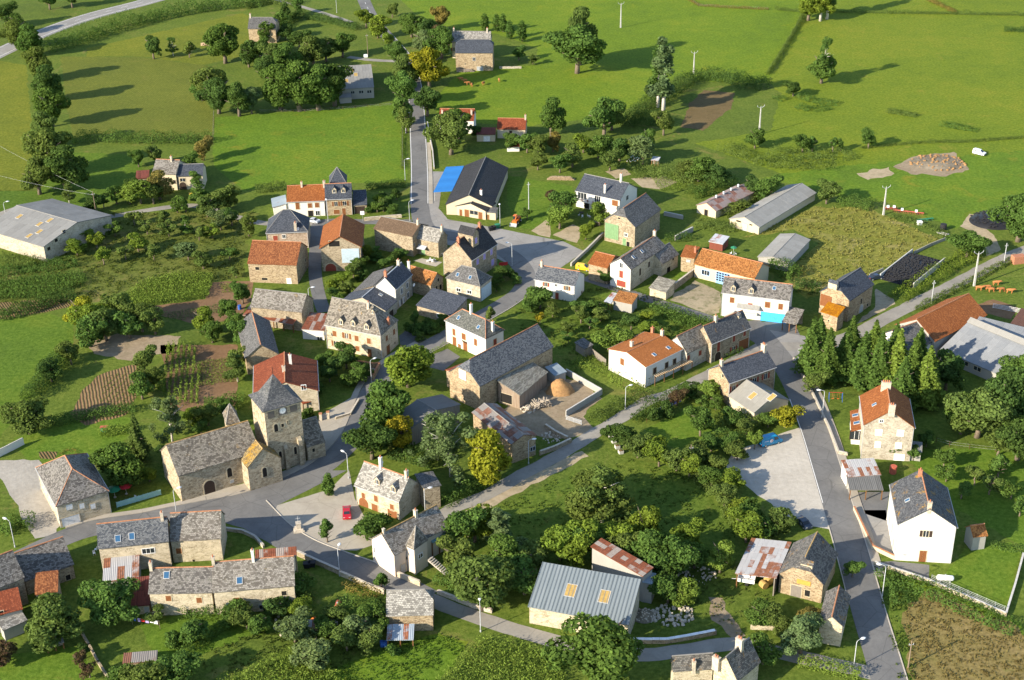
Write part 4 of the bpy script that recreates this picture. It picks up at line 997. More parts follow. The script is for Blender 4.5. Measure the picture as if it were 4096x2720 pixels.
def barrel(name,label,x,y,mt,r_=.3,h_=.9,cat='barrel',group=None):
    m=MB().tube([(0,0,0),(0,0,.05),(0,0,h_/3),(0,0,h_/3+.03),(0,0,h_*.66),(0,0,h_*.66+.03),(0,0,h_)],[r_,r_,r_,r_*1.04,r_,r_*1.04,r_],14)
    o=m.ob(name,mt); o.location=(x,y,0); return tag(o,label,cat,group)
def chair(label,x,y,rz,group,mt='plastic_white'):
    root=empty('garden_chair',x,y,rz); tag(root,label,'chair',group)
    ob('seat',cached(('cs',mt),lambda:boxmesh(-.24,.24,-.24,.24,.40,.44,mt,'seat')),root)
    ob('backrest',cached(('cb',mt),lambda:boxmesh(.2,.25,-.24,.24,.44,.88,mt,'backrest')),root)
    for a in (-.2,.2):
        for b_ in (-.2,.2):ob('leg',cached(('cl',mt),lambda:boxmesh(-.025,.025,-.025,.025,0,.40,mt,'leg')),root,Matrix.Translation((a,b_,0)))
def table(label,x,y,rz,w_=.8,l_=1.4,mt='plastic_white',rnd=False,cat='table'):
    root=empty('garden_table',x,y,rz); tag(root,label,cat)
    if rnd:MB().tube([(0,0,.70),(0,0,.74)],w_,20).ob('table_top',mt,root)
    else:MB().box(-l_/2,l_/2,-w_/2,w_/2,.70,.74).ob('table_top',mt,root)
    for a in (-1,1):
        for b_ in (-1,1):MB().box(-.03,.03,-.03,.03,0,.70).ob('leg',mt,root,Matrix.Translation((a*(l_/2-.08 if not rnd else w_*.55),b_*(w_/2-.08 if not rnd else w_*.55),0)))
def parasol(label,x,y,mt,r_=1.4,h_=2.2):
    root=empty('parasol',x,y); tag(root,label,'parasol')
    m=MB(); n=8; m.v=[(0,0,h_+.35)]+[(r_*math.cos(2*math.pi*i/n),r_*math.sin(2*math.pi*i/n),h_-.1) for i in range(n)]+[(0,0,h_+.28)]+[(r_*math.cos(2*math.pi*i/n),r_*math.sin(2*math.pi*i/n),h_-.15) for i in range(n)]
    m.f=[(0,1+i,1+(i+1) % n) for i in range(n)]+[(n+1,n+2+(i+1) % n,n+2+i) for i in range(n)]+[(1+i,n+2+i,n+2+(i+1) % n,1+(i+1) % n) for i in range(n)]
    m.ob('canopy',mt,root); MB().tube([(0,0,0),(0,0,h_+.3)],.03,6).ob('pole','plastic_white',root); MB().tube([(0,0,0),(0,0,.1)],.3,10).ob('base','concrete',root)
def gate(label,x,y,rz,wd,ht=1.2,bars=5,mt='galv'):
    root=empty('field_gate',x,y,rz); tag(root,label,'gate')
    for i in range(bars):MB().tube([(0,0,.2+i*(ht-.25)/(bars-1)),(wd,0,.2+i*(ht-.25)/(bars-1))],.05,5).ob('bar',mt,root)
    for xx in (0,wd/2,wd):MB().tube([(xx,0,0),(xx,0,ht)],.05,5).ob('upright',mt,root)
def gastank(label,x,y,rz,mt,l_=3.,r_=.55,leg=True):
    root=empty('gas_tank',x,y,rz); tag(root,label,'gas tank')
    pts=[(-l_/2,0,r_+.25),(-l_/2+.1,0,r_+.25),(-l_/2+.35,0,r_+.25),(l_/2-.35,0,r_+.25),(l_/2-.1,0,r_+.25),(l_/2,0,r_+.25)]
    ob('tank',MB().tube(pts,[r_*.35,r_*.75,r_,r_,r_*.75,r_*.35],16).mesh('tank',mt,smooth=True),root)
    for xx in (-l_*.28,l_*.28):MB().box(-.12,.12,-.35,.35,0,.45).ob('leg','galv',root,Matrix.Translation((xx,0,0)))
    MB().tube([(0,0,2*r_+.22),(0,0,2*r_+.42)],.16,8).ob('valve_cap','galv',root)
def bale(label,x,y,rz,r_=.75,w_=1.25,group=None):
    root=empty('straw_bale',x,y,rz); tag(root,label,'bale',group)
    n=20; m=MB().tube([(0,-w_/2,r_),(0,-w_/2+.08,r_),(0,w_/2-.08,r_),(0,w_/2,r_)],[r_*.94,r_,r_,r_*.94],n); m.ob('bale','straw',root)
    for k in range(4):MB().tube([(0,-w_*.36+k*w_*.24-.012,r_),(0,-w_*.36+k*w_*.24+.012,r_)],r_+.008,n,False).ob('twine','log_end',root)
def logpile(label,x,y,rz,l_,h_,d_,mt='log_end',seed=1,name='log_pile',messy=.1):
    root=empty(name,x,y,rz); tag(root,label,'log pile'); r_=random.Random(seed); z=.0; k=0
    lm=[cached(('log',i,d_),lambda:MB().tube([(0,-d_/2,0),(0,d_/2,0)],.10+.025*i,7).mesh('log',mt)) for i in range(3)]
    rowsN=int(h_/.22)
    for j in range(rowsN):
        n=int(l_/.26*(1-.35*j/rowsN))
        for i in range(n):
            ob('log',lm[r_.randrange(3)],root,Matrix.Translation((-n*.13+i*.26+r_.uniform(-.05,.05),r_.uniform(-.15,.15),.12+j*.21)) @ Matrix.Rotation(r_.uniform(-messy,messy),4,'Z') @ Matrix.Rotation(r_.uniform(-messy,messy),4,'X'))
def rubble(name,label,x,y,rad,ht,n,smin,smax,mt,seed=1,cat='rubble heap',flat=1.,mound=None):
    """a heap of single stones"""
    root=empty(name,x,y); tag(root,label,cat); r_=random.Random(seed)
    if mound:
        m=MB(); k=18; ring=[(0,0,ht*.8)]
        for q,zz in ((.35,.72),(.7,.4),(1.,-.05)):
            ring += [(rad*q*math.cos(2*math.pi*i/k)*(1+.18*noise.noise(Vector((math.cos(2*math.pi*i/k)*1.5,math.sin(2*math.pi*i/k)*1.5,x)))),rad*q*flat*math.sin(2*math.pi*i/k),ht*zz) for i in range(k)]
        m.v=ring; m.f=[(0,1+i,1+(i+1) % k) for i in range(k)]+[(1+a*k+i,1+(a+1)*k+i,1+(a+1)*k+(i+1) % k,1+a*k+(i+1) % k) for a in range(2) for i in range(k)]
        m.ob('mound',mound,root,smooth=True)
    sm=[]
    for i in range(4):
        q=MB(); rr=random.Random(i+3); pts=[(math.cos(a)*rr.uniform(.7,1),math.sin(a)*rr.uniform(.7,1)) for a in [2*math.pi*t/6 for t in range(6)]]
        q.v=[(a,b_,-.6) for a,b_ in pts]+[(a*.75,b_*.75,.5) for a,b_ in pts]; q.f=[tuple(range(5,-1,-1)),tuple(range(6,12))]+[(t,(t+1) % 6,6+(t+1) % 6,6+t) for t in range(6)]; sm.append(cached(('stone',i,mt),lambda:q.mesh('stone',mt)))
    for i in range(n):
        a=r_.uniform(0,6.28); q=math.sqrt(r_.uniform(0,1)); z=ht*max(0,(1-q))*.9; s=r_.uniform(smin,smax)
        o=ob('stone',sm[r_.randrange(4)],root,Matrix.Translation((q*rad*math.cos(a),q*rad*flat*math.sin(a),z+s*.4)) @ Matrix.Rotation(r_.uniform(0,6.28),4,'Z') @ Matrix.Rotation(r_.uniform(-.5,.5),4,'X') @ Matrix.Diagonal((s,s*r_.uniform(.6,1.1),s*.8,1)))
    return root
def tyremesh():
    def f():
        m=MB(); n,k=12,5
        for i in range(n):
            a=2*math.pi*i/n
            for j in range(k):
                t=2*math.pi*j/k; q=.31+.13*math.cos(t); m.v.append((q*math.cos(a),q*math.sin(a),.11+.11*math.sin(t)))
        for i in range(n):
            for j in range(k):m.f.append((i*k+j,((i+1) % n)*k+j,((i+1) % n)*k+(j+1) % k,i*k+(j+1) % k))
        return m.mesh('tyre','tyre',smooth=True)
    return cached('tyrem',f)
def silage(label,cx,cy,rz,L_,W_,ht,n,walls=True,seed=3):
    root=empty('silage_clamp',cx,cy,rz); tag(root,label,'silage clamp'); r_=random.Random(seed)
    def zt(x,y):return ht*max(0.,1-(abs(x)/(L_/2))**4)*(1-.25*(abs(y)/(W_/2))**2) if walls else ht*max(0.,1-(x/(L_/2))**2-(y/(W_/2))**2)**.6
    m=MB(); a_,b_=16,10
    for i in range(a_+1):
        for j in range(b_+1):
            x,y=-L_/2+L_*i/a_,-W_/2+W_*j/b_
            if not walls:
                u,v=2*i/a_-1,2*j/b_-1; x,y=L_/2*u*math.sqrt(1-v*v/2),W_/2*v*math.sqrt(1-u*u/2)
            m.v.append((x,y,zt(x,y)*.98+.02))
    m.f=[(i*(b_+1)+j,(i+1)*(b_+1)+j,(i+1)*(b_+1)+j+1,i*(b_+1)+j+1) for i in range(a_) for j in range(b_)]
    m.ob('black_sheet','black_sheet',root,smooth=True)
    if walls:
        for s in (-1,1):
            k=max(1,round(L_/2.2))
            for i in range(k):MB().box(-L_/2+L_*i/k+.03,-L_/2+L_*(i+1)/k-.03,-.14,.14,-.2,ht*.95).ob('wall_panel','concrete',root,Matrix.Translation((0,s*(W_/2+.1),0)))
    tm=tyremesh(); pts=[]
    for _ in range(n*12):
        if len(pts) >= n:break
        x,y=r_.uniform(-L_/2+.3,L_/2-.3),r_.uniform(-W_/2+.35,W_/2-.35)
        if not walls and (x/(L_/2-.3))**2+(y/(W_/2-.3))**2 > 1:continue
        if all((x-a)**2+(y-b)**2 > .55 for a,b in pts):pts.append((x,y))
    for x,y in pts:ob('tyre',tm,root,Matrix.Translation((x,y,zt(x,y)+.02)) @ Matrix.Rotation(r_.uniform(-.2,.2),4,'X') @ Matrix.Rotation(r_.uniform(-.2,.2),4,'Y'))
    return root
def telehandler(label,x,y,rz):
    root=empty('telehandler',x,y,rz); tag(root,label,'telehandler')
    MB().box(-1.9,1.7,-.7,.7,.7,1.35).box(.2,1.8,-.75,.75,1.0,1.6).ob('chassis','orange_paint',root)
    cab=MB().box(-.7,.5,-.1,.75,1.35,2.5).ob('cab','pane',root); MB().box(-.75,.55,-.15,.8,2.5,2.6).ob('cab_roof','orange_paint',cab)
    MB().tube([(1.5,-.45,1.9),(-1.2,-.45,2.5),(-2.7,-.45,1.5)],[.2,.18,.15],6).ob('boom','orange_paint',root)
    MB().add([(-3.2,-1.1,.15),(-3.2,1.1,.15),(-2.4,1.1,.25),(-2.4,-1.1,.25),(-2.5,-1.1,1.0),(-2.5,1.1,1.0)],[(0,1,2,3),(3,2,5,4),(0,3,4),(1,5,2)]).ob('bucket','galv',root)
    for a in (-1.2,1.2):
        for s in (-1,1):
            wh=ob('wheel',cached('twheel',lambda:MB().tube([(0,-.2,0),(0,-.1,0),(0,.1,0),(0,.2,0)],[.48,.58,.58,.48],16).mesh('wheel','tyre')),root,Matrix.Translation((a,s*.85,.58)))
            ob('rim',cached('trim',lambda:MB().tube([(0,-.21,0),(0,.21,0)],.26,10).mesh('rim','plastic_white')),wh)
def monument(label,x,y,rz):
    root=empty('stone_cross',x,y,rz); tag(root,label,'monument')
    MB().box(-1.1,1.1,-1.1,1.1,0,.3).box(-.85,.85,-.85,.85,.3,.55).ob('steps','stone_block',root)
    MB().box(-.45,.45,-.45,.45,.55,1.7).box(-.55,.55,-.55,.55,1.7,1.85).ob('pedestal','stone_block',root)
    MB().tube([(0,0,1.85),(0,0,3.3)],.06,6).tube([(-.45,0,2.85),(.45,0,2.85)],.05,6).ob('cross','galv',root)
def bin_(label,x,y,rz,mt,group=None):
    root=empty('wheelie_bin',x,y,rz); tag(root,label,'bin',group)
    MB().add([(-.5,-.35,.15),(.5,-.35,.15),(.5,.35,.15),(-.5,.35,.15),(-.65,-.5,1.15),(.65,-.5,1.15),(.65,.5,1.15),(-.65,.5,1.15)],[(0,3,2,1),(0,1,5,4),(1,2,6,5),(2,3,7,6),(3,0,4,7),(4,5,6,7)]).ob('body',mt,root)
    MB().box(-.7,.7,-.55,.55,1.16,1.24).ob('lid',mt,root)
    for a in (-.4,.4):MB().tube([(a,-.3,.08),(a,.3,.08)],.08,8).ob('wheel','tyre',root)
def swing(label,x,y,rz):
    root=empty('swing_frame',x,y,rz); tag(root,label,'swing')
    MB().tube([(-1.5,0,2.1),(1.5,0,2.1)],.05,6).ob('top_bar','red_paint',root)
    for s in (-1.5,1.5):MB().tube([(s,-.8,0),(s,0,2.1),(s,.8,0)],.05,6).ob('leg','barrel_blue',root)
    for s in (-.6,.6):MB().tube([(s-.2,0,2.1),(s-.2,0,.5)],.012,4).tube([(s+.2,0,2.1),(s+.2,0,.5)],.012,4).box(s-.25,s+.25,-.1,.1,.45,.5).ob('seat','orange_paint',root)
def washing(label,x,y,rz,l_,seed=1,hang=True):
    root=empty('washing_line',x,y,rz); tag(root,label,'washing line'); r_=random.Random(seed)
    for xx in (0,l_):MB().tube([(xx,0,0),(xx,0,1.9)],.04,6).ob('post','pole_wood',root)
    MB().tube([(0,0,1.85),(l_/2,0,1.75),(l_,0,1.85)],.01,4).ob('line','plastic_white',root)
    cs=['plastic_white','red_paint','barrel_blue','plastic_white','c_lv','plastic_white','hole']; t=.4
    while t < l_-.6:
        w_=r_.uniform(.35,.8); hh=r_.uniform(.5,1.)
        MB().box(t,t+w_,-.015,.015,1.76-hh,1.76).ob('cloth',r_.choice(cs),root); t += w_+r_.uniform(.1,.35)
def implement(label,x,y,rz,l_,mt,seed=1):
    root=empty('farm_implement',x,y,rz); tag(root,label,'farm implement'); r_=random.Random(seed)
    MB().box(-l_/2,l_/2,-.1,.1,.7,.85).box(-l_/2,l_/2,.5,.65,.6,.75).ob('frame',mt,root)
    for i in range(int(l_/.5)):
        MB().tube([(-l_/2+.2+i*.5,0,.7),(-l_/2+.2+i*.5,.25,.4),(-l_/2+.2+i*.5,.1,0)],.04,5).ob('tine',mt,root)
    for s in (-.3,.3):ob('wheel',cached('wheel',lambda:None),root,Matrix.Translation((s*l_,.3,.32)))
    MB().tube([(0,0,.8),(0,-1.2,.9)],.07,6).ob('drawbar',mt,root)
    if mt == 'steel_red':
        for s in (-.2,.25):MB().box(s*l_-.35,s*l_+.35,-.2,.4,.9,1.5).ob('hopper','plastic_white',root)
def planter(label,x,y,rz,s=.8,group=None,fl=(.12,.16,.03)):
    root=empty('planter',x,y,rz); tag(root,label,'planter',group)
    MB().box(-s/2,s/2,-s/2,s/2,0,s*.7).ob('box','concrete',root); MB().box(-s/2+.08,s/2-.08,-s/2+.08,s/2-.08,s*.7,s*.7+.01).ob('soil','soil_brown',root)
    o=ob('plants',leafblob(('pl',),.4,.4,.25,60,.14),root,Matrix.Translation((0,0,s*.75))); o.color=(*fl,1)
def signpost(label,x,y,rz,ht,w_,h_,mt,cat='sign'):
    root=empty('road_sign',x,y,rz); tag(root,label,cat)
    MB().tube([(0,0,0),(0,0,ht)],.035,6).ob('post','galv',root); MB().box(-w_/2,w_/2,-.05,-.02,ht-h_,ht).ob('plate',mt,root)
def wire(name,label,p,q,sagz=.6,cat='cable',group=None):
    n=12; pts=[(p[0]+(q[0]-p[0])*i/n,p[1]+(q[1]-p[1])*i/n,p[2]+(q[2]-p[2])*i/n-sagz*4*(i/n)*(1-i/n)) for i in range(n+1)]
    o=MB().tube(pts,.02,4).ob(name,'galv'); tag(o,label,cat,group)
def stair(label,x,y,rz,n,rise,run,wd):
    root=empty('outside_stair',x,y,rz); tag(root,label,'stair')
    st=cached(('step',wd,run),lambda:boxmesh(0,run*.92,-wd/2,wd/2,-.08,0,'kerb_stone','step'))
    for i in range(n):ob('step',st,root,Matrix.Translation((i*run,0,rise*(n-i))))
    for s in (-1,1):MB().add([(0,s*wd/2-.05,rise*n-.35),(0,s*wd/2+.05,rise*n-.35),(run*n,s*wd/2+.05,-.1),(run*n,s*wd/2-.05,-.1),(0,s*wd/2-.05,rise*n-.05),(0,s*wd/2+.05,rise*n-.05),(run*n,s*wd/2+.05,.1),(run*n,s*wd/2-.05,.1)],[(0,3,2,1),(4,5,6,7),(0,1,5,4),(1,2,6,5),(2,3,7,6),(3,0,4,7)]).ob('stringer','kerb_stone',root)
def pergola(label,x,y,rz,l_,d_,ht=2.5):
    root=empty('pergola',x,y,rz); tag(root,label,'pergola')
    for i in range(5):
        MB().box(-.07,.07,-.07,.07,0,ht).ob('post','wood',root,Matrix.Translation((-l_/2+l_*i/4,-d_,0)))
    n=int(l_/.55)
    for i in range(n):MB().box(-.05,.05,-d_-.4,0,ht,ht+.12).ob('rafter','log_end',root,Matrix.Translation((-l_/2+l_*(i+.5)/n,0,0)))
    MB().box(-l_/2-.2,l_/2+.2,-d_-.06,-d_+.06,ht-.13,ht-.005).ob('beam','wood',root)
def dish(label,x,y,z,az):
    root=empty('satellite_dish',x,y,az,z); tag(root,label,'satellite dish','satellite dishes')
    m=MB(); n=14; m.v=[(.08,0,0)]
    for q,d in ((.25,.05),(.48,0.)):m.v += [(d-.05,q*math.cos(2*math.pi*i/n),q*math.sin(2*math.pi*i/n)) for i in range(n)]
    m.f=[(0,1+i,1+(i+1) % n) for i in range(n)]+[(1+i,1+n+i,1+n+(i+1) % n,1+(i+1) % n) for i in range(n)]
    m.ob('reflector','plastic_white',root); MB().tube([(.1,0,0),(.35,0,-.3),(.35,0,-.9)],.03,5).ob('bracket','galv',root); MB().tube([(.05,0,-.4),(-.5,0,-.1)],.02,5).ob('feed_arm','galv',root)
def plankfence(name,label,pts,ht,mt,step=.9,cat='fence'):
    root=empty(name,*pts[0]); tag(root,label,cat); q=[(x-pts[0][0],y-pts[0][1]) for x,y in pts]
    pm=cached(('pf',ht,mt,step),lambda:boxmesh(.02,step-.02,-.03,.03,.05,ht,mt,'panel')); po=cached(('pfp',ht,mt),lambda:boxmesh(-.05,.05,-.05,.05,-.2,ht+.1,mt,'post'))
    for (x0,y0),(x1,y1) in zip(q[:-1],q[1:]):
        l=math.hypot(x1-x0,y1-y0); n=max(1,int(l/step)); a=math.atan2(y1-y0,x1-x0)
        for i in range(n):
            mw=Matrix.Translation((x0+(x1-x0)*i/n,y0+(y1-y0)*i/n,0)) @ Matrix.Rotation(a,4,'Z')
            ob('panel',pm,root,mw); ob('post',po,root,mw)
def pillar(label,x,y,ht,mt='stone_block',group=None):
    root=empty('gate_pillar',x,y); tag(root,label,'pillar',group)
    MB().box(-.3,.3,-.3,.3,0,ht).ob('shaft',mt,root); MB().box(-.38,.38,-.38,.38,ht,ht+.12).ob('cap','cap_tile',root)
def strawheap(label,x,y,rad,ht):
    root=empty('straw_heap',x,y); tag(root,label,'straw heap')
    m=MB(); k=20; m.v=[(0,0,ht)]
    for q,zz in ((.25,.9),(.5,.62),(.75,.3),(1.,-.05)):
        m.v += [(rad*q*math.cos(2*math.pi*i/k)*(1+.3*noise.noise(Vector((math.cos(2*math.pi*i/k)*2,math.sin(2*math.pi*i/k)*2,q*3+x)))),rad*.8*q*math.sin(2*math.pi*i/k),ht*zz*(1+.25*noise.noise(Vector((i*.7,q*4,y))))) for i in range(k)]
    m.f=[(0,1+i,1+(i+1) % k) for i in range(k)]+[(1+a*k+i,1+(a+1)*k+i,1+(a+1)*k+(i+1) % k,1+a*k+(i+1) % k) for a in range(3) for i in range(k)]
    m.ob('heap','thatch',root,smooth=True)
    r=np.random.default_rng(4); P=r.normal(0,1,(500,3)); P[:,0] *= rad*.4; P[:,1] *= rad*.34; P[:,2]=ht*np.maximum(0,1-np.hypot(P[:,0],P[:,1])/rad)*.95+.1
    me,rr_,n_=leafmesh('straw',P,r.normal(0,1,P.shape),.3,2,.2); finish_leaf(me,rr_,n_,P,P[:,0]*0)
    o=ob('loose_straw',me,root); o.color=(.34,.20,.07,1); o['kind']='stuff'
def trailer(label,x,y,rz):
    root=empty('farm_trailer',x,y,rz); tag(root,label,'trailer')
    MB().box(-1.6,1.6,-.9,.9,.7,.8).box(-1.6,1.6,-.9,-.84,.8,1.5).box(-1.6,1.6,.84,.9,.8,1.5).box(-1.6,-1.54,-.84,.84,.8,1.5).box(1.54,1.6,-.84,.84,.8,1.5).ob('body','plastic_white',root)
    for s in (-1,1):ob('wheel',CACHE['wheel'],root,Matrix.Translation((.2,s*.95,.33)))
    MB().tube([(-1.6,0,.7),(-2.8,0,.5)],.06,6).ob('drawbar','galv',root)
def block(name,label,x,y,rz,l_,w_,h_,mt,cat):
    m=MB(); b_=.06
    m.v=[(-l_/2,-w_/2,0),(l_/2,-w_/2,0),(l_/2,w_/2,0),(-l_/2,w_/2,0),(-l_/2,-w_/2,h_-b_),(l_/2,-w_/2,h_-b_),(l_/2,w_/2,h_-b_),(-l_/2,w_/2,h_-b_),(-l_/2+b_,-w_/2+b_,h_),(l_/2-b_,-w_/2+b_,h_),(l_/2-b_,w_/2-b_,h_),(-l_/2+b_,w_/2-b_,h_)]
    m.f=[(3,2,1,0),(0,1,5,4),(1,2,6,5),(2,3,7,6),(3,0,4,7),(4,5,9,8),(5,6,10,9),(6,7,11,10),(7,4,8,11),(8,9,10,11)]
    o=m.ob(name,mt); o.location=(x,y,0); o.rotation_euler=(0,0,rz); tag(o,label,cat)
def mixer(label,x,y,rz):
    root=empty('cement_mixer',x,y,rz); tag(root,label,'cement mixer')
    MB().tube([(-.35,0,.75),(-.1,0,.95),(.2,0,1.2),(.4,0,1.35)],[.2,.42,.42,.25],12).ob('drum','orange_paint',root)
    MB().tube([(-.4,-.45,0),(0,-.45,.95)],.04,5).tube([(.4,-.45,0),(0,-.45,.95)],.04,5).tube([(-.4,.45,0),(0,.45,.95)],.04,5).tube([(.4,.45,0),(0,.45,.95)],.04,5).ob('stand','galv',root)
    for s in (-.45,.45):MB().tube([(-.45,s-.04,.15),(-.45,s+.04,.15)],.16,10).ob('wheel','tyre',root)

# ------------------------------------------------------------------ the place, large things first
g = sheet_poly('ground','grass_base',.0,[(-1600,-300),(1600,-300),(1600,3000),(-1600,3000)],0., 400)
sheet_poly('meadow','grass_meadow',.006,[(-60.5,678.3),(-39.1,624.4),(-28.9,603.4),(-3.3,588.9),(12.4,569.5),(11.,546.5),(-18.3,539.9),(-26.9,506.9),(-24.5,483.3),(7.2,477.2),(34.7,484.7),(48.,498.),(63.9,529.8),(76.,522.3),(96.2,519.1),(123.6,603.7),(139.3,680.7)],1.)
sheet_poly('meadow','grass_meadow_far',.01,[(139.3,680.7),(124.1,603.7),(96.9,519.1),(99.4,507.4),(89.7,468.6),(61.8,457.3),(85.8,428.7),(111.3,420.1),(157.1,410.9),(194.6,409.2),(297.8,669.4)],1.)
sheet_poly('meadow','grass_vivid',.014,[(109.1,435.1),(211.6,451.9),(189.4,395.8),(137.7,394.8),(127.9,382.5),(113.9,402.6),(95.2,413.7),(78.4,425.3)],2.)
sheet_poly('meadow','grass_vivid',.006,[(-103.7,492.),(-37.,503.5),(-32.3,426.8),(-64.7,426.5),(-83.1,422.),(-96.6,445.)],.8)
sheet_poly('field','grass_olive',.006,[(-179.2,569.),(-145.4,565.8),(-117.1,552.7),(-111.4,511.4),(-104.2,492.9),(-100.8,468.8),(-148.7,471.2),(-164.3,519.3)],.6)
sheet_poly('field','grass_left',.01,[(-171.3,579.3),(-115.4,629.3),(-105.7,614.9),(-105.4,564.6),(-119.,554.),(-145.7,567.),(-168.6,568.4)],.8)
sheet_poly('field','grass_left',.006,[(-227.4,577.8),(-190.,558.1),(-165.7,481.6),(-150.3,425.1),(-179.4,426.4)],1.)
sheet_poly('meadow','grass_dark',.006,[(-148.8,333.3),(-121.1,338.4),(-113.8,334.5),(-109.,317.8),(-112.9,304.8),(-113.5,292.5),(-115.,277.2),(-126.6,268.7)],.8)
sheet_poly('meadow','grass_dark',.006,[(-176.6,426.3),(-147.6,424.9),(-145.6,459.4),(-121.2,454.1),(-115.2,419.9),(-128.9,410.1),(-167.3,398.5)],1.)
sheet_poly('lawn','grass_lawn',.008,[(-112.,277.1),(-94.2,287.9),(-86.5,284.7),(-85.6,276.3),(-90.2,271.),(-100.5,267.),(-106.5,268.)],.6)
sheet_poly('lawn','grass_lawn',.012,[(29.6,276.1),(41.5,286.2),(44.8,281.2),(43.6,272.),(35.5,267.8),(30.2,271.5)],.6)
sheet_poly('meadow','grass_weedy',.008,[(-11.2,242.3),(12.4,259.1),(25.7,263.8),(38.1,258.3),(44.8,240.6),(42.,227.6),(26.5,232.3),(9.3,227.2),(-5.8,226.2)],1.)
sheet_poly('lawn','grass_lawn',.008,[(82.2,265.4),(110.8,266.2),(122.5,262.4),(108.9,224.3),(99.2,230.2),(89.8,242.3),(87.5,253.4)],1.)
sheet_poly('lawn','grass_lawn',.012,[(87.6,229.8),(97.1,231.7),(97.8,228.1),(89.3,209.7),(79.6,219.1)],.2)
sheet_poly('roadside_verge','grass_weedy',.006,[(68.8,225.5),(72.2,223.7),(89.2,208.9),(91.7,206.7),(100.,199.3),(93.1,180.),(64.,180.7)],.6)
sheet_poly('stubble_field','stubble',.012,[(71.4,212.2),(77.9,217.1),(87.5,208.6),(90.9,204.),(99.,196.4),(93.1,180.),(66.1,180.6)],2.)
sheet_poly('meadow','grass_vivid',.008,[(-34.3,196.),(-25.8,202.6),(-14.3,206.9),(-8.4,204.5),(-17.2,186.8),(-34.9,187.3)],1.)
sheet_poly('lawn','grass_lawn',.008,[(-96.8,202.2),(-78.3,205.2),(-69.5,188.1),(-92.5,188.7)],.5)
sheet_poly('lawn','grass_lawn',.01,[(-68.9,212.3),(-50.8,214.3),(-43.7,209.1),(-56.7,202.3),(-65.,201.3)],1.)
sheet_poly('pasture','grass_tufted',.014,[(91.4,400.9),(106.9,400.2),(122.4,375.1),(109.1,364.8),(96.,352.),(90.2,349.5),(77.3,339.6),(72.8,352.9),(87.7,375.1),(82.,384.5),(66.8,379.6)],1.)
sheet_poly('lawn','grass_lawn',.008,[(-.3,430.9),(19.7,420.8),(19.,400.1),(12.1,386.9),(3.,389.5),(-.7,407.7)],.8)
sheet_poly('orchard_ground','grass_rough',.006,[(-133.3,406.9),(-75.2,404.3),(-75.7,382.1),(-73.3,358.8),(-80.,356.4),(-104.9,346.7),(-134.1,340.2),(-147.2,367.4),(-129.2,372.4)],1.5)
sheet_poly('lawn','grass_lawn',.018,[(41.4,354.8),(46.3,360.6),(48.5,357.5),(46.4,353.6),(43.5,349.9)],.4)
sheet_poly('garden_ground','grass_weedy',.006,[(.1,340.),(26.1,354.8),(55.7,323.2),(50.4,316.5),(23.6,317.5),(15.3,300.2),(10.6,315.7),(2.2,325.2)],1.)
sheet_poly('ploughed_plot','soil_furrow',.016,[(-102.,287.2),(-101.8,298.1),(-99.2,306.4),(-90.8,310.9),(-88.7,303.9),(-88.3,293.6),(-88.8,286.1),(-96.8,282.2)],1.)
sheet_poly('vegetable_plot','soil_brown',.016,[(-87.9,320.4),(-68.8,319.7),(-65.2,298.9),(-63.9,288.8),(-71.1,287.1),(-79.3,288.3)],.6)
sheet_poly('ploughed_plot','soil_plot',.016,[(59.,473.6),(65.,497.1),(71.9,512.4),(83.,508.8),(79.,491.6),(66.4,468.9)],.8)
sheet_poly('vegetable_plot','soil_brown',.016,[(-81.2,356.4),(-70.3,356.5),(-68.9,345.3),(-70.9,332.8),(-82.5,332.),(-93.9,338.1),(-95.3,342.5),(-81.6,345.8)],.8)
sheet_poly('hen_yard','dirt',.016,[(-106.9,322.3),(-100.3,326.7),(-83.4,324.9),(-84.,316.9),(-93.7,312.3),(-103.2,316.4)],1.)
sheet_poly('vegetable_plot','sand',.016,[(38.3,426.5),(48.8,428.5),(52.6,422.9),(46.6,417.),(41.1,419.1)],.6)
sheet_poly('vegetable_plot','sand',.016,[(30.6,433.1),(37.,435.5),(38.6,430.1),(33.6,426.7)],.6)
sheet_poly('ploughed_plot','soil_plot',.016,[(-142.7,345.6),(-119.,347.8),(-114.3,343.7),(-126.6,337.9),(-138.8,333.5)],.8)
sheet_poly('ploughed_plot','soil_plot',.014,[(-104.6,271.5),(-100.7,271.),(-100.1,268.2),(-103.4,268.6)],.6)
sheet_poly('farmyard','dirt',.016,[(-5.3,282.),(.7,289.5),(8.1,300.5),(15.7,298.6),(20.6,290.2),(15.4,281.9),(18.2,276.5),(12.,272.7),(7.2,272.8),(1.6,278.)],1.)
sheet_poly('track_verge','sand',.014,[(-12.1,243.5),(.3,255.8),(14.8,267.6),(16.1,265.5),(1.2,252.5),(-11.,239.9)],.8)
sheet_poly('gravel_lot','gravel_lot',.022,[(47.6,266.5),(52.7,269.),(59.1,273.3),(64.4,275.9),(65.2,262.5),(64.7,250.9),(63.6,236.3),(59.2,238.3),(53.9,242.6),(49.9,251.3),(44.3,257.7)],.8)
sheet_poly('driveway','gravel',.016,[(-114.2,268.3),(-103.6,267.9),(-100.1,262.6),(-92.4,247.5),(-92.3,239.9),(-96.3,238.5),(-106.7,255.9)],.8)
sheet_poly('yard','asphalt',.02,[(61.6,327.3),(71.7,326.2),(72.,316.8),(66.,313.2),(61.6,316.)],.15)
sheet_poly('yard','verge',.016,[(41.2,340.6),(49.6,352.3),(55.8,344.4),(53.7,332.6),(51.1,331.3),(46.1,336.5)],.8)
sheet_poly('cattle_yard','soil_brown',.016,[(120.4,335.1),(125.5,337.6),(130.6,332.5),(126.6,326.1),(121.2,329.9)],.6)
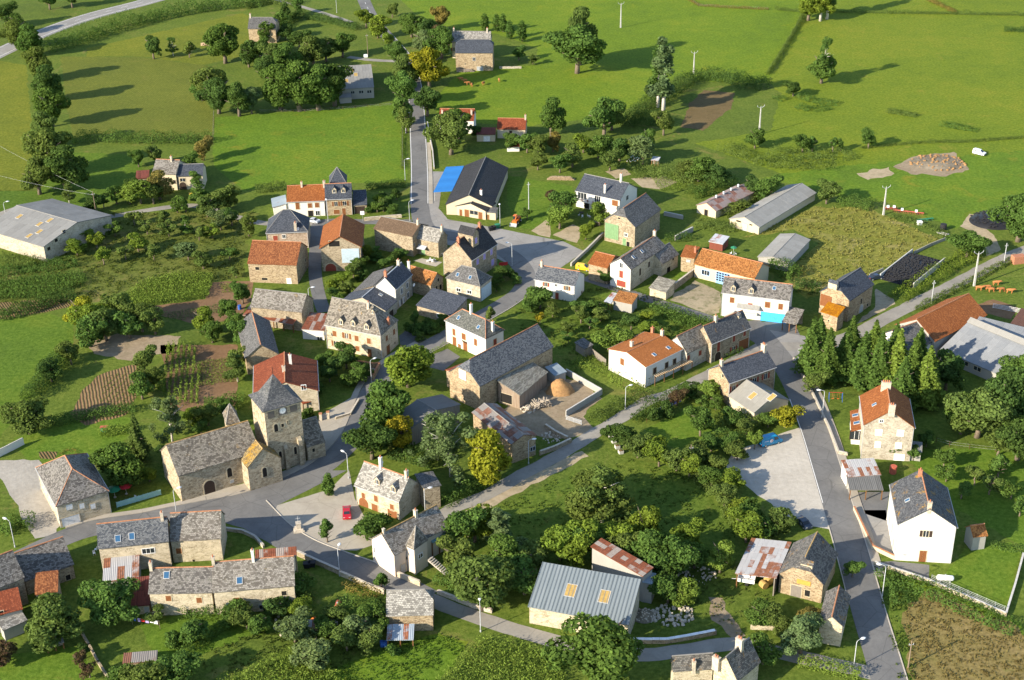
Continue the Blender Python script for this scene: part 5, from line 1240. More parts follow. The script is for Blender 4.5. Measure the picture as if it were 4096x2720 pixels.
sheet_poly('driveway','sand',.018,[(5.9,387.2),(11.2,395.3),(12.,386.9),(11.4,382.2),(8.4,384.)],.5)
sheet_poly('driveway','sand',.018,[(12.4,383.8),(18.4,391.4),(21.1,387.7),(19.,378.),(15.4,380.6)],.5)
sheet_poly('farm_track','sand',.018,[(96.6,345.1),(99.7,338.8),(99.6,336.),(88.6,326.),(86.7,324.8),(94.2,334.6)],.6)
sheet_poly('farm_track','sand',.018,[(130.5,384.9),(135.7,394.3),(138.4,392.6),(136.7,387.8),(138.,378.4),(137.1,368.4),(131.9,364.2),(134.2,374.),(132.1,381.7)],.6)
sheet_poly('bare_patch','dirt',.018,[(35.8,216.2),(38.,215.7),(41.1,204.8),(39.1,204.1),(35.9,209.5)],1.)
sheet_poly('bare_patch','dirt',.018,[(122.7,432.5),(130.3,441.8),(145.2,445.),(145.5,428.8),(136.8,424.4),(126.3,426.)],1.5)
sheet_poly('bare_patch','sand',.018,[(109.6,427.5),(121.,432.6),(121.6,426.2),(111.7,421.9)],1.5)
sheet_poly('village_place','asphalt_light',.026,[(-26.2,435.9),(-20.8,435.2),(-21.4,405.3),(-18.5,396.6),(-4.6,389.9),(15.3,379.1),(20.9,372.),(13.6,361.4),(4.4,355.7),(.3,363.6),(-9.4,374.8),(-21.9,379.8),(-25.2,392.3)],.2)
sheet_poly('church_square','paving',.034,[(-35.4,261.4),(-38.8,254.4),(-44.8,251.1),(-49.,248.8),(-50.,244.7),(-48.1,239.5),(-42.9,235.5),(-36.6,233.),(-31.3,232.6),(-28.4,234.3),(-26.6,236.8),(-30.2,242.8),(-33.2,250.7)],.1)
sheet_poly('junction','asphalt',.024,[(-64.3,249.3),(-49.7,254.1),(-39.6,261.6),(-35.8,261.5),(-49.,248.8),(-50.2,244.7),(-48.1,239.2),(-41.8,233.6),(-31.1,230.),(-25.7,224.1),(-28.,221.7),(-39.6,229.1),(-47.,233.9),(-54.9,240.9),(-60.7,243.8)],.1)
sheet_poly('church_forecourt','paving',.03,[(-71.3,250.3),(-64.3,254.1),(-57.5,257.1),(-49.8,261.4),(-42.1,267.7),(-37.5,274.7),(-36.9,272.8),(-41.3,264.9),(-49.2,257.4),(-56.8,252.7),(-64.5,250.1),(-70.4,248.4)],.1)
sheet_poly('church_forecourt','paving',.02,[(-44.4,284.3),(-35.9,294.8),(-33.8,294.7),(-37.1,275.6),(-41.1,267.7),(-43.8,266.)],.1)
sheet_poly('junction','asphalt_light',.024,[(60.8,324.2),(67.4,321.6),(77.9,317.),(81.4,313.),(71.9,309.4),(66.6,303.7),(62.2,311.1)],.2)
sheet_poly('town_hall_court','asphalt',.028,[(-22.6,310.),(-15.9,315.8),(-12.7,311.4),(-16.6,304.5),(-20.7,306.8)],.1)
sheet_poly('courtyard','asphalt_dark',.02,[(-28.4,323.),(-25.9,327.4),(-21.3,321.2),(-25.3,316.5),(-27.8,318.5)],.1)
sheet_poly('terrace','paving',.02,[(-27.2,368.),(-24.8,369.3),(-19.,366.6),(-20.7,363.8),(-23.7,365.3)],.1)
sheet_poly('yard','asphalt',.02,[(70.2,250.1),(77.6,249.8),(75.6,243.7),(75.1,239.1),(69.5,243.2)],.1)
sheet_poly('yard','asphalt_light',.02,[(70.,243.5),(75.3,243.3),(73.3,228.6),(70.,230.2),(69.5,231.2)],.1)
sheet_poly('yard','asphalt',.016,[(69.,226.),(72.7,226.2),(79.3,224.8),(78.1,220.1),(73.3,222.6)],.2)
sheet_poly('ground_cover_bank','grass_vivid',.01,[(70.4,221.3),(77.,219.8),(91.7,206.7),(90.2,201.9),(80.5,211.9),(71.,218.7)],1.)
strip('main_road','asphalt',.04,5.6,[(-67.7,666.9),(-58.,618.7),(-49.,587.9),(-40.8,560.8),(-35.9,532.8),(-33.,502.3),(-30.6,466.1),(-28.6,434.1),(-27.4,408.9),(-24.2,389.8),(-14.6,383.1),(-4.5,376.),(1.5,367.),(4.1,355.7),(2.7,347.2),(-2.2,339.6),(-8.9,331.4),(-15.3,323.5),(-21.1,316.8),(-27.6,309.3),(-32.,299.8),(-33.8,289.7),(-35.,279.2),(-37.2,271.1),(-41.2,263.3),(-45.7,258.4),(-50.6,254.1),(-56.5,250.6),(-63.3,248.5),(-70.,246.3),(-75.8,244.2),(-84.1,242.2),(-89.5,239.4),(-96.4,233.),(-104.3,225.6)])
strip('main_road','asphalt',.044,6.2,[(60.2,327.8),(63.2,316.),(65.7,302.7),(66.7,288.3),(66.8,273.1),(66.4,259.),(66.,246.1),(65.7,234.),(65.1,221.5),(64.5,209.9),(64.1,197.9),(63.6,184.8)])
strip('road','asphalt',.036,5.6,[(-54.,249.),(-47.8,240.1),(-41.9,234.3),(-35.5,230.1),(-28.4,226.),(-22.3,221.8),(-16.7,217.2)])
strip('lane','asphalt_lane',.032,3.5,[(-18.8,218.8),(-10.5,213.2),(-3.3,209.2),(4.5,205.4),(12.1,202.2),(21.2,200.2),(29.8,201.2),(39.3,202.7),(46.6,200.1),(53.7,197.3),(62.8,193.9)], wob=0.25)
strip('lane','asphalt_lane',.036,4.3,[(161.8,379.5),(138.4,364.2),(122.6,350.9),(107.7,338.4),(95.,327.7),(84.2,318.6),(74.8,314.4),(65.,313.7)], wob=0.3)
strip('lane','asphalt',.032,3.6,[(20.,355.1),(28.,348.3),(36.5,340.7),(45.9,333.3),(55.9,324.6),(63.1,314.9)])
strip('lane','asphalt_lane',.036,3.6,[(61.6,314.4),(52.1,305.4),(44.5,298.5),(35.9,291.3),(31.,288.7),(24.2,281.2),(16.4,273.1),(9.,265.3),(1.8,258.8),(-6.4,250.8),(-13.1,246.3),(-15.6,241.6)], wob=0.25)
strip('lane','asphalt',.032,3.6,[(-29.2,395.1),(-43.1,395.9),(-52.2,396.8),(-56.7,394.3),(-55.6,379.1),(-54.2,364.5),(-52.7,354.1),(-50.6,344.1),(-48.7,337.)])
strip('lane','asphalt_lane',.028,3.,[(-55.9,395.3),(-65.5,395.1),(-75.4,397.1),(-88.5,405.9),(-95.9,410.5),(-105.6,409.2),(-120.6,403.2),(-132.4,400.9),(-146.2,412.8),(-156.7,404.)], wob=0.2)
strip('highway','asphalt_light',.028,10.,[(-213.4,551.),(-197.9,598.3),(-183.2,626.7),(-163.6,649.8),(-141.5,679.1)])
strip('track','asphalt_lane',.024,3.,[(-63.1,561.4),(-54.1,557.),(-43.3,554.5)], wob=0.2)
strip('track','asphalt_lane',.024,2.6,[(-105.8,653.2),(-89.1,636.5),(-78.3,625.2),(-66.3,611.5)], wob=0.2)
strip('edge_line','white_paint',.052,.22,[(-213.4,551.),(-197.9,598.3),(-183.2,626.7),(-163.6,649.8),(-141.5,679.1)], off=4.2)
strip('edge_line','white_paint',.052,.22,[(-213.4,551.),(-197.9,598.3),(-183.2,626.7),(-163.6,649.8),(-141.5,679.1)], off=-3.2)
strip('edge_line','white_paint',.058,.16,[(-49.,587.9),(-40.8,560.8),(-35.9,532.8),(-33.,502.3),(-30.6,466.1),(-28.6,434.1),(-27.4,408.9)], off=2.55)
strip('edge_line','white_paint',.058,.16,[(-49.,587.9),(-40.8,560.8),(-35.9,532.8),(-33.,502.3),(-30.6,466.1),(-28.6,434.1),(-27.4,408.9)], off=-2.55)
strip('edge_line','white_paint',.058,.14,[(66.7,288.3),(66.8,273.1),(66.4,259.),(66.,246.1)], off=-2.9)
strip('lane_dash','white_paint',.054,.16,[(-198.6,598.7),(-197.,601.8)], smooth=False)
strip('lane_dash','white_paint',.054,.16,[(-194.7,606.2),(-193.1,609.3)], smooth=False)
strip('lane_dash','white_paint',.054,.16,[(-190.8,613.8),(-189.2,616.9)], smooth=False)
strip('lane_dash','white_paint',.054,.16,[(-186.9,621.3),(-185.3,624.4)], smooth=False)
strip('lane_dash','white_paint',.054,.16,[(-182.5,628.8),(-180.2,631.4)], smooth=False)
strip('lane_dash','white_paint',.054,.16,[(-177.,635.2),(-174.7,637.9)], smooth=False)
strip('lane_dash','white_paint',.054,.16,[(-171.5,641.7),(-169.2,644.4)], smooth=False)
strip('lane_dash','white_paint',.054,.16,[(-166.,648.2),(-163.7,650.9)], smooth=False)
strip('lane_dash','white_paint',.054,.16,[(-160.5,654.7),(-158.2,657.4)], smooth=False)
strip('lane_dash','white_paint',.06,.16,[(-67.7,666.9),(-67.1,664.)], smooth=False)
strip('lane_dash','white_paint',.06,.16,[(-66.1,659.1),(-65.5,656.1)], smooth=False)
strip('lane_dash','white_paint',.06,.16,[(-64.5,651.2),(-64.,648.3)], smooth=False)
strip('lane_dash','white_paint',.06,.16,[(-63.,643.4),(-62.4,640.4)], smooth=False)
strip('lane_dash','white_paint',.06,.16,[(-61.4,635.5),(-60.8,632.6)], smooth=False)
strip('lane_dash','white_paint',.06,.16,[(-59.8,627.7),(-59.2,624.7)], smooth=False)
strip('lane_dash','white_paint',.06,.16,[(-58.2,619.8),(-57.5,616.9)], smooth=False)
strip('lane_dash','white_paint',.06,.16,[(-56.1,612.1),(-55.2,609.3)], smooth=False)
strip('lane_dash','white_paint',.06,.16,[(-53.8,604.5),(-53.,601.6)], smooth=False)
strip('lane_dash','white_paint',.064,.16,[(57.4,327.4),(57.6,326.8)], smooth=False)
strip('lane_dash','white_paint',.064,.16,[(57.9,326.1),(58.2,325.5)], smooth=False)
strip('lane_dash','white_paint',.064,.16,[(58.5,324.8),(58.7,324.2)], smooth=False)
strip('pavement','pavement_mat',.03,1.7,[(65.7,302.7),(66.7,288.3),(66.8,273.1),(66.4,259.),(66.,246.1),(65.7,234.),(65.1,221.5)], off=4.1, ht=0.1)
strip('kerb','kerb_stone',.028,.18,[(65.7,302.7),(66.7,288.3),(66.8,273.1),(66.4,259.),(66.,246.1),(65.7,234.),(65.1,221.5),(64.5,209.9),(64.1,197.9),(63.6,184.8)], off=3.18, ht=0.13)
strip('kerb','kerb_stone',.028,.18,[(65.8,237.7),(65.7,234.),(65.1,221.5),(64.7,214.9)], off=-3.18, ht=0.13)
strip('pavement','pavement_mat',.03,1.4,[(-21.1,316.8),(-27.6,309.3),(-32.,299.8),(-33.8,289.7),(-35.,279.2),(-37.2,271.1),(-41.2,263.3),(-45.7,258.4),(-50.6,254.1),(-56.5,250.6),(-63.3,248.5)], off=-3.6, ht=0.1)
strip('kerb','kerb_stone',.028,.16,[(2.7,347.2),(-2.2,339.6),(-8.9,331.4),(-15.3,323.5),(-21.1,316.8),(-27.6,309.3),(-32.,299.8),(-33.8,289.7),(-35.,279.2)], off=2.9, ht=0.13)
strip('pavement','pavement_mat',.03,1.3,[(-63.3,248.5),(-70.,246.3),(-75.8,244.2),(-84.1,242.2),(-89.5,239.4)], off=-3.5, ht=0.1)
strip('kerb','kerb_stone',.028,.18,[(-54.,249.),(-47.8,240.1),(-41.9,234.3),(-35.5,230.1),(-28.4,226.)], off=2.9, ht=0.13)
strip('pavement','paving',.03,1.2,[(-30.4,461.9),(-28.6,434.1),(-27.4,408.9)], off=3.5, ht=0.1)
BUILDINGS = [
{'n':'stone_house','l':'stone house with dark slate roof among trees at the far upper left','c':'house','p':(-99.61,586.71),'r':3.0596,'L':11.56,'W':7.98,'h':6.,'hr':9.59,'roof':'half','wall':'stone_warm','rm':'slate_grey','ov':0.3,'w':[('+y',-.64,3.08,.9,1.2,'h'),('+y',2.77,3.42,.9,1.1,'h')],'ch':[(5.18,.0,9.59)],'half':(1,0),'clip':0.45},
{'n':'outbuilding','l':'small pale stone outbuilding half hidden under the trees at upper left','c':'house','p':(-93.84,557.62),'r':2.8596,'L':6.47,'W':4.5,'h':2.6,'hr':4.1,'roof':'gable','wall':'stone_pale','rm':'fibro','ov':0.3,'w':[('+y',-.13,.9,1.2,1.8,'d:wh')]},
{'n':'cattle_shed','l':'pale block shed with big grey corrugated roof behind the clump of dark trees','c':'shed','p':(-56.79,521.85),'r':-3.0037,'L':12.98,'W':25.99,'h':4.11,'hr':8.71,'roof':'gable','wall':'block','rm':'fibro','ov':0.3,'w':[('+y',1.68,2.55,1.5,1.,'w:gy'),('+y',4.63,2.49,1.5,1.,'w:gy'),('+y',-1.39,2.59,1.2,.9,'w:gy')],'sk':[(.84,2.81,7.72,'amber'),(-.36,5.37,6.81,'amber'),(3.23,8.44,5.72,'amber')],'pn':(11,4)},
{'n':'annex','l':'','c':'house','p':(-58.92,506.02),'r':0.218,'L':4.52,'W':3.2,'h':2.2,'hr':2.6,'roof':'mono','wall':'block','rm':'fibro','ov':0.3,'j':1},
{'n':'stone_barn','l':'tall honey stone barn with blue slate half-hipped roof beside the far cow meadow','c':'barn','p':(-12.36,544.6),'r':3.0824,'L':14.53,'W':8.71,'h':7.16,'hr':11.16,'roof':'half','wall':'stone_warm','rm':'slate_blue','ov':0.3,'w':[('+y',-.09,4.61,.9,1.1,'w:gy'),('+y',2.1,.85,2.4,1.7,'d:gy'),('+y',-3.48,2.69,.5,.5,'h'),('+y',4.43,2.26,.4,.4,'h')],'half':(1,1),'clip':0.45},
{'n':'farmhouse','l':'cream house with pale stone-slate roof and end chimneys behind the honey stone barn','c':'house','p':(-13.71,559.69),'r':3.0329,'L':15.28,'W':6.88,'h':6.6,'hr':10.,'roof':'gable','wall':'cream','rm':'lauze_light','ov':0.3,'w':[('+y',-6.97,3.56,.9,1.4,'wo:rd')],'ch':[(7.03,.19,9.81),(-6.14,.12,9.88)]},
{'n':'cottage','l':'white house with worn red tile roof and two chimneys behind the big walnut tree','c':'house','p':(-17.26,474.4),'r':3.0531,'L':12.02,'W':8.,'h':4.8,'hr':7.6,'roof':'gable','wall':'white','rm':'tile_red','ov':0.3,'w':[('+y',4.05,2.23,.9,1.3,'w:wh'),('+y',-3.77,1.93,.9,1.3,'w:wh')],'ch':[(5.02,1.9,6.27),(-5.01,1.79,6.35)],'rc':'cap_tile'},
{'n':'garden_shed','l':'low garage with dark red sheet roof between the two red-roofed cottages','c':'garage','p':(-7.49,464.3),'r':-.0507,'L':6.49,'W':4.5,'h':2.6,'hr':3.5,'roof':'mono','wall':'cream','rm':'rust_red','ov':0.3,'w':[('-y',.27,.95,2.2,1.9,'d:wh')],'pn':(4,1)},
{'n':'cottage','l':'small cream cottage with red tile roof at the edge of the far meadow','c':'house','p':(1.34,468.38),'r':3.0357,'L':9.76,'W':7.62,'h':3.35,'hr':5.95,'roof':'gable','wall':'cream','rm':'tile_red','ov':0.3,'w':[('+y',.51,.45,1.,.9,'h'),('+y',2.98,.45,1.8,.9,'w:wh'),('+y',-.15,2.26,1.,1.1,'h')],'ch':[(-4.55,.22,5.8)],'rc':'cap_tile'},
{'n':'annex','l':'','c':'house','p':(1.49,453.3),'r':-.0034,'L':4.4,'W':2.6,'h':1.9,'hr':2.7,'roof':'mono','wall':'white','rm':'tile_red','ov':0.3,'j':1},
{'n':'farmhouse','l':'cream farmhouse with grey stone-slate roof behind two trees on the left','c':'house','p':(-106.78,428.5),'r':3.0002,'L':7.8,'W':9.79,'h':5.35,'hr':8.35,'roof':'gable','wall':'cream','rm':'lauze','ov':0.3,'w':[('+y',3.03,2.75,.9,1.2,'h')],'ch':[(-1.27,.37,8.13)],'rc':'cap_tile'},
{'n':'annex','l':'','c':'house','p':(-99.64,427.72),'r':-3.0971,'L':7.98,'W':8.,'h':4.6,'hr':7.,'roof':'gable','wall':'cream','rm':'slate_blue','ov':0.3,'w':[('+y',-2.94,1.3,2.2,2.6,'a:dk'),('+y',-2.43,3.2,1.6,1.1,'w:br')],'j':1},
{'n':'annex','l':'','c':'house','p':(-115.45,428.77),'r':0.1341,'L':4.07,'W':4.6,'h':3.,'hr':3.9,'roof':'mono','wall':'stone','rm':'rust_red','ov':0.3,'j':1,'pn':(5,1)},
{'n':'cattle_barn','l':'large pale stone barn with grey corrugated roof at the left edge','c':'barn','p':(-134.03,388.65),'r':2.5722,'L':25.21,'W':26.04,'h':4.81,'hr':7.41,'roof':'gable','wall':'stone_pale','rm':'fibro','ov':0.3,'w':[('-x',-4.98,6.33,1.1,1.,'h'),('-x',-8.16,4.94,1.1,1.,'h'),('-x',-11.16,3.54,1.1,1.,'h')],'sk':[(6.8,4.18,6.57,'amber'),(-2.34,4.87,6.43,'amber'),(-3.83,2.26,6.95,'amber'),(-5.44,7.77,5.85,'amber'),(-4.12,10.47,5.31,'amber')],'pn':(9,4)},
{'n':'village_house','l':'white house with orange tile roof beside the slate-roofed house with two dormers','c':'house','p':(-60.9,405.93),'r':-3.0913,'L':11.39,'W':10.97,'h':4.99,'hr':7.99,'roof':'gable','wall':'white','rm':'tile_orange','ov':0.3,'w':[('+y',-2.54,3.52,1.1,2.2,'ws:br'),('+y',1.12,3.48,1.2,1.4,'ws:br'),('+y',3.25,3.53,1.2,1.4,'ws:br'),('+y',3.27,.94,1.2,1.4,'w:wh'),('+y',1.16,.9,1.5,1.8,'h')],'ch':[(1.26,.45,7.74),(-5.47,.65,7.63,'wide')],'rc':'cap_tile','gt':1},
{'n':'annex','l':'','c':'house','p':(-69.36,405.33),'r':-1.3798,'L':7.08,'W':4.46,'h':2.8,'hr':3.6,'roof':'mono','wall':'white','rm':'metal_blue','ov':0.3,'j':1,'pn':(3,1)},
{'n':'village_house','l':'honey stone house with blue slate roof and two front dormers','c':'house','p':(-51.06,403.91),'r':-3.0819,'L':8.,'W':5.91,'h':5.34,'hr':9.14,'roof':'gable','wall':'stone_warm','rm':'slate_blue','ov':0.3,'w':[('+y',-.86,3.65,1.,1.4,'wo:br'),('+y',1.72,3.71,1.,1.4,'wo:br'),('+y',-.81,1.13,1.8,1.4,'ws:br'),('+y',1.35,1.1,1.1,2.2,'d:br')],'dm':[(1.18,1.85,6.76),(-1.52,1.86,6.75)],'rc':'cap_tile','gt':1},
{'n':'annex','l':'','c':'house','p':(-51.81,410.72),'r':-3.0587,'L':5.39,'W':7.,'h':7.5,'hr':11.7,'roof':'hip','wall':'stone_warm','rm':'slate_blue','ov':0.3,'hips':(2.69,2.69),'j':1},
{'n':'garage','l':'stone garage with plain blue slate roof right of the house with two dormers','c':'garage','p':(-44.94,404.61),'r':0.0948,'L':4.2,'W':5.5,'h':2.95,'hr':5.6,'roof':'mono','wall':'stone_warm','rm':'slate_blue','ov':0.3,'w':[('-y',-.26,1.2,3.2,2.4,'g:dk')]},
{'n':'village_house','l':'pinkish stone house with blue slate hipped roof near the silver car','c':'house','p':(-63.49,382.2),'r':-3.0831,'L':11.96,'W':10.,'h':5.2,'hr':10.08,'roof':'hip','wall':'stone_pink','rm':'slate_blue','ov':0.3,'w':[('+y',-3.36,3.44,1.3,1.5,'ws:rd'),('+y',-.94,3.87,.9,1.,'w:wh')],'ch':[(-2.48,4.12,6.06,'wide')],'hips':(5.,5.),'gt':1},
{'n':'stone_barn','l':'stone barn with rusty orange tile roof beside the left lane','c':'barn','p':(-63.45,360.81),'r':3.0071,'L':13.72,'W':12.39,'h':5.74,'hr':9.81,'roof':'gable','wall':'stone_warm','rm':'tile_rust','ov':0.3,'w':[('+y',-4.27,4.21,1.1,.9,'h'),('+y',4.22,.85,1.3,1.7,'d:wh'),('+y',-2.52,1.14,1.6,.7,'h'),('-x',2.94,3.12,.8,1.,'h'),('-x',2.75,.74,.8,1.4,'h')],'rc':'cap_tile'},
{'n':'stone_barn','l':'tall stone barn with bright orange tile roof and pale metal loft door','c':'barn','p':(-46.65,369.64),'r':1.6033,'L':15.59,'W':11.77,'h':7.,'hr':10.45,'roof':'gable','wall':'stone','rm':'tile_orange','ov':0.5,'w':[('-x',-1.63,8.18,3.,1.7,'h'),('-x',2.55,4.46,4.8,4.2,'p:ice'),('-x',-3.12,1.2,3.,2.4,'a:rd')],'rc':'cap_tile'},
{'n':'stone_building','l':'long blank stone building with flat-pitched brown tile roof','c':'building','p':(-30.8,377.2),'r':2.6479,'L':12.94,'W':9.03,'h':6.3,'hr':8.3,'roof':'gable','wall':'stone','rm':'tile_brown','ov':0.3,'w':[('-x',-3.44,3.35,.8,1.2,'w:br')],'ch':[(-5.8,.14,8.24)]},
{'n':'village_house','l':'stone house with grey patterned roof and white garden patio in front','c':'house','p':(-21.87,373.23),'r':2.6579,'L':7.02,'W':5.61,'h':4.75,'hr':7.62,'roof':'gable','wall':'stone','rm':'lauze_light','ov':0.3,'w':[('+y',-1.65,1.,1.3,2.,'d:gn'),('+y',-4.14,2.56,.8,1.2,'w:br')],'ch':[(-3.32,.14,7.48)],'x':('awning',)},
{'n':'village_house','l':'stone house with black slate roof,lavender shutters and a tall wall dormer','c':'house','p':(-11.02,361.02),'r':1.0004,'L':12.71,'W':9.75,'h':6.6,'hr':11.21,'roof':'gable','wall':'stone','rm':'slate_black','ov':0.3,'w':[('-y',-3.29,4.98,1.1,1.6,'ws:lv'),('-y',.04,5.17,1.1,1.7,'ws:lv'),('-y',3.56,5.17,1.1,1.7,'ws:lv'),('-y',4.08,1.86,1.4,1.8,'ws:lv')],'ch':[(-5.92,-.4,10.83,'brick'),(4.7,-.17,11.05,'brick')],'dm':[(-1.27,-2.9,8.47,'big')],'rc':'cap_tile','gt':1},
{'n':'garage','l':'stone garage with grey hipped roof and big pale sliding door','c':'garage','p':(-11.11,346.44),'r':2.61,'L':10.65,'W':6.35,'h':4.75,'hr':7.85,'roof':'hip','wall':'stone_pale','rm':'slate_grey','ov':0.3,'w':[('-x',.14,1.8,5.,3.6,'p:ice'),('+y',-1.54,2.,1.3,.9,'w:wh'),('+y',1.83,2.14,1.3,.9,'w:wh')],'sk':[(2.21,1.98,5.92),(-1.62,1.93,5.96)],'hips':(3.18,3.18)},
{'n':'outbuilding','l':'low stone outbuilding with wide dark blue slate roof beside the dark-shrub garden','c':'outbuilding','p':(-17.91,334.67),'r':-.5873,'L':11.22,'W':7.6,'h':2.8,'hr':4.6,'roof':'mono','wall':'stone','rm':'slate_blue','ov':0.3,'w':[('-y',1.77,1.49,1.6,1.,'w:wh')]},
{'n':'village_house','l':'stone house with white gable,dark blue slate roof and red brick chimney','c':'house','p':(-30.67,342.7),'r':1.1697,'L':9.86,'W':6.14,'h':6.2,'hr':9.2,'roof':'gable','wall':'stone_pale','rm':'slate_blue','ov':0.3,'gm':'white','w':[('-y',-1.25,4.06,1.,1.5,'w:wh'),('-y',2.06,4.18,1.,1.5,'w:wh'),('-y',2.23,1.2,1.,1.6,'w:wh'),('-y',-1.67,1.09,1.,1.7,'wo:wh'),('-y',-.36,1.01,.8,1.5,'w:wh')],'ch':[(-4.33,.0,9.2,'brick'),(5.09,-1.99,7.26,'tall'),(3.09,.0,9.2)],'rc':'cap_metal','gt':1},
{'n':'annex','l':'','c':'house','p':(-36.37,346.75),'r':-1.9264,'L':12.62,'W':6.24,'h':3.4,'hr':6.2,'roof':'mono','wall':'stone','rm':'slate_grey','ov':0.3,'j':1},
{'n':'annex','l':'','c':'house','p':(-36.9,336.02),'r':1.1438,'L':6.21,'W':13.6,'h':3.4,'hr':6.,'roof':'gable','wall':'stone_pale','rm':'slate_blue','ov':0.3,'w':[('-y',.01,1.,2.2,2.,'g:dk')],'sk':[(1.79,-2.7,4.97)],'j':1,'rc':'cap_metal'},
{'n':'stone_barn','l':'stone outbuilding with mottled orange tile roof behind the white-gabled slate house','c':'barn','p':(-23.09,348.9),'r':2.5514,'L':8.71,'W':6.03,'h':3.8,'hr':6.25,'roof':'gable','wall':'stone','rm':'tile_mottled','ov':0.3,'w':[('-x',.62,3.9,.8,1.,'h'),('-x',1.47,1.49,1.,1.5,'h'),('-x',-.27,1.92,.8,1.2,'h')],'rc':'cap_tile'},
{'n':'manor_house','l':'large cream stone house with stone-slate hipped roof and small dormers by the main street','c':'house','p':(-37.06,317.81),'r':2.7182,'L':15.73,'W':9.02,'h':6.68,'hr':12.17,'roof':'hip','wall':'stone_cream','rm':'lauze_lichen','ov':0.3,'w':[('+y',-1.8,4.59,1.,1.5,'wo:br'),('+y',.88,4.47,1.1,1.5,'ws:br'),('+y',4.3,4.42,1.1,1.5,'ws:br'),('+y',-1.86,1.3,1.7,2.6,'d:br'),('+y',.91,1.64,1.1,1.4,'ws:br'),('+y',4.33,1.1,1.1,2.2,'d:br'),('-x',-1.4,4.49,1.,1.5,'ws:br'),('-x',2.37,4.42,1.,1.5,'ws:br'),('-x',-.96,1.2,1.6,2.4,'d:br'),('-x',2.52,1.23,.5,.6,'h'),('+y',-5.29,4.56,1.1,1.5,'ws:br'),('+y',-1.98,4.66,1.,1.5,'wo:br'),('+y',-5.19,1.78,1.,1.4,'wo:br')],'ch':[(-2.65,.5,11.56),(-7.27,-.73,7.45,'brick')],'dm':[(3.42,4.02,7.27),(.04,3.9,7.43),(-3.72,3.98,7.32),(-4.24,1.45,10.4,'small')],'hips':(4.2,.0),'gt':1},
{'n':'annex','l':'','c':'house','p':(-49.07,325.2),'r':-.1883,'L':5.95,'W':7.54,'h':2.9,'hr':3.8,'roof':'mono','wall':'white','rm':'rust_stripe','ov':0.3,'w':[('-y',1.59,.45,1.2,.9,'w:gy')],'j':1,'pn':(6,2)},
{'n':'stone_barn','l':'stone barn with stone-slate roof and rusty striped lean-to in front','c':'barn','p':(-58.59,332.08),'r':2.869,'L':14.17,'W':8.22,'h':5.4,'hr':8.6,'roof':'gable','wall':'stone','rm':'lauze','ov':0.3},
{'n':'annex','l':'','c':'house','p':(-61.15,330.24),'r':-.4145,'L':14.89,'W':4.44,'h':2.5,'hr':3.8,'roof':'mono','wall':'stone','rm':'rust_stripe','ov':0.3,'j':1,'pn':(14,2),'open':1},
{'n':'stone_barn','l':'narrow grey slate-roofed barn running down towards the red-roofed house','c':'barn','p':(-62.28,313.99),'r':1.8325,'L':18.21,'W':8.2,'h':4.5,'hr':7.7,'roof':'gable','wall':'stone_warm','rm':'slate_grey','ov':0.3,'rc':'cap_tile'},
{'n':'village_house','l':'cream house with broad red tile roof directly behind the church tower','c':'house','p':(-52.56,292.89),'r':1.7076,'L':14.51,'W':14.8,'h':5.4,'hr':8.37,'roof':'gable','wall':'stone_cream','rm':'tile_red','ov':0.3,'w':[('-x',4.08,6.42,1.,1.2,'w:wh')],'ch':[(2.14,-1.35,7.83,'tall'),(-2.08,.18,8.3)],'rc':'cap_tile','gt':1},
{'n':'annex','l':'','c':'house','p':(-47.,288.03),'r':0.5885,'L':4.36,'W':3.27,'h':2.6,'hr':3.4,'roof':'mono','wall':'white','rm':'tile_red','ov':0.3,'j':1,'open':1},
{'n':'church','l':'stone church with square clock tower,slate spire roof and lichen-covered stone-slate nave','c':'church','p':(-64.19,259.92),'r':0.5278,'L':18.06,'W':11.65,'h':6.53,'hr':11.13,'roof':'gable','wall':'stone_church','rm':'lauze_lichen','ov':0.3,'w':[('-y',-2.73,1.6,2.3,3.2,'a:dk'),('-y',1.92,3.66,1.,2.2,'aw:dk'),('-y',2.2,1.21,.9,.7,'p:gy')],'rc':'cap_lichen','x':('nave',)},
{'n':'annex','l':'','c':'house','p':(-61.94,273.66),'r':-2.8205,'L':3.03,'W':5.,'h':6.4,'hr':10.,'roof':'hip','wall':'stone_church','rm':'lauze_lichen','ov':0.3,'hips':(1.52,1.52),'j':1},
{'n':'annex','l':'','c':'house','p':(-53.25,257.78),'r':2.0943,'L':4.1,'W':7.62,'h':5.85,'hr':9.29,'roof':'gable','wall':'stone_church','rm':'lauze_lichen2','ov':0.15,'w':[('-x',-.1,3.61,.9,2.2,'aw:dk')],'j':1,'rc':'cap_lichen'},
{'n':'tower','l':'','c':'house','p':(-50.45,266.48),'r':2.0754,'L':8.5,'W':8.99,'h':15.4,'hr':21.21,'roof':'hip','wall':'stone_church','rm':'slate_tower','ov':0.45,'w':[('-x',-2.66,14.16,1.5,1.7,'p:louvre'),('-x',2.42,14.25,1.6,1.7,'p:louvre'),('-x',-.03,14.3,1.7,1.7,'clock'),('-x',-1.87,10.75,.8,1.8,'aw:dk'),('-x',-.36,10.78,.6,.8,'h'),('-x',.81,11.16,.2,.8,'h'),('-x',1.89,3.9,.6,1.8,'aw:dk'),('-x',-1.55,3.96,.6,1.6,'aw:dk')],'hips':(4.3,4.3),'j':1,'x':('tower',)},
{'n':'annex','l':'','c':'house','p':(-44.62,269.88),'r':0.4997,'L':4.28,'W':8.14,'h':3.62,'hr':8.02,'roof':'gable','wall':'stone_church','rm':'lauze_lichen','ov':0.15,'w':[('-y',-.67,2.38,.6,.9,'h')],'j':1},
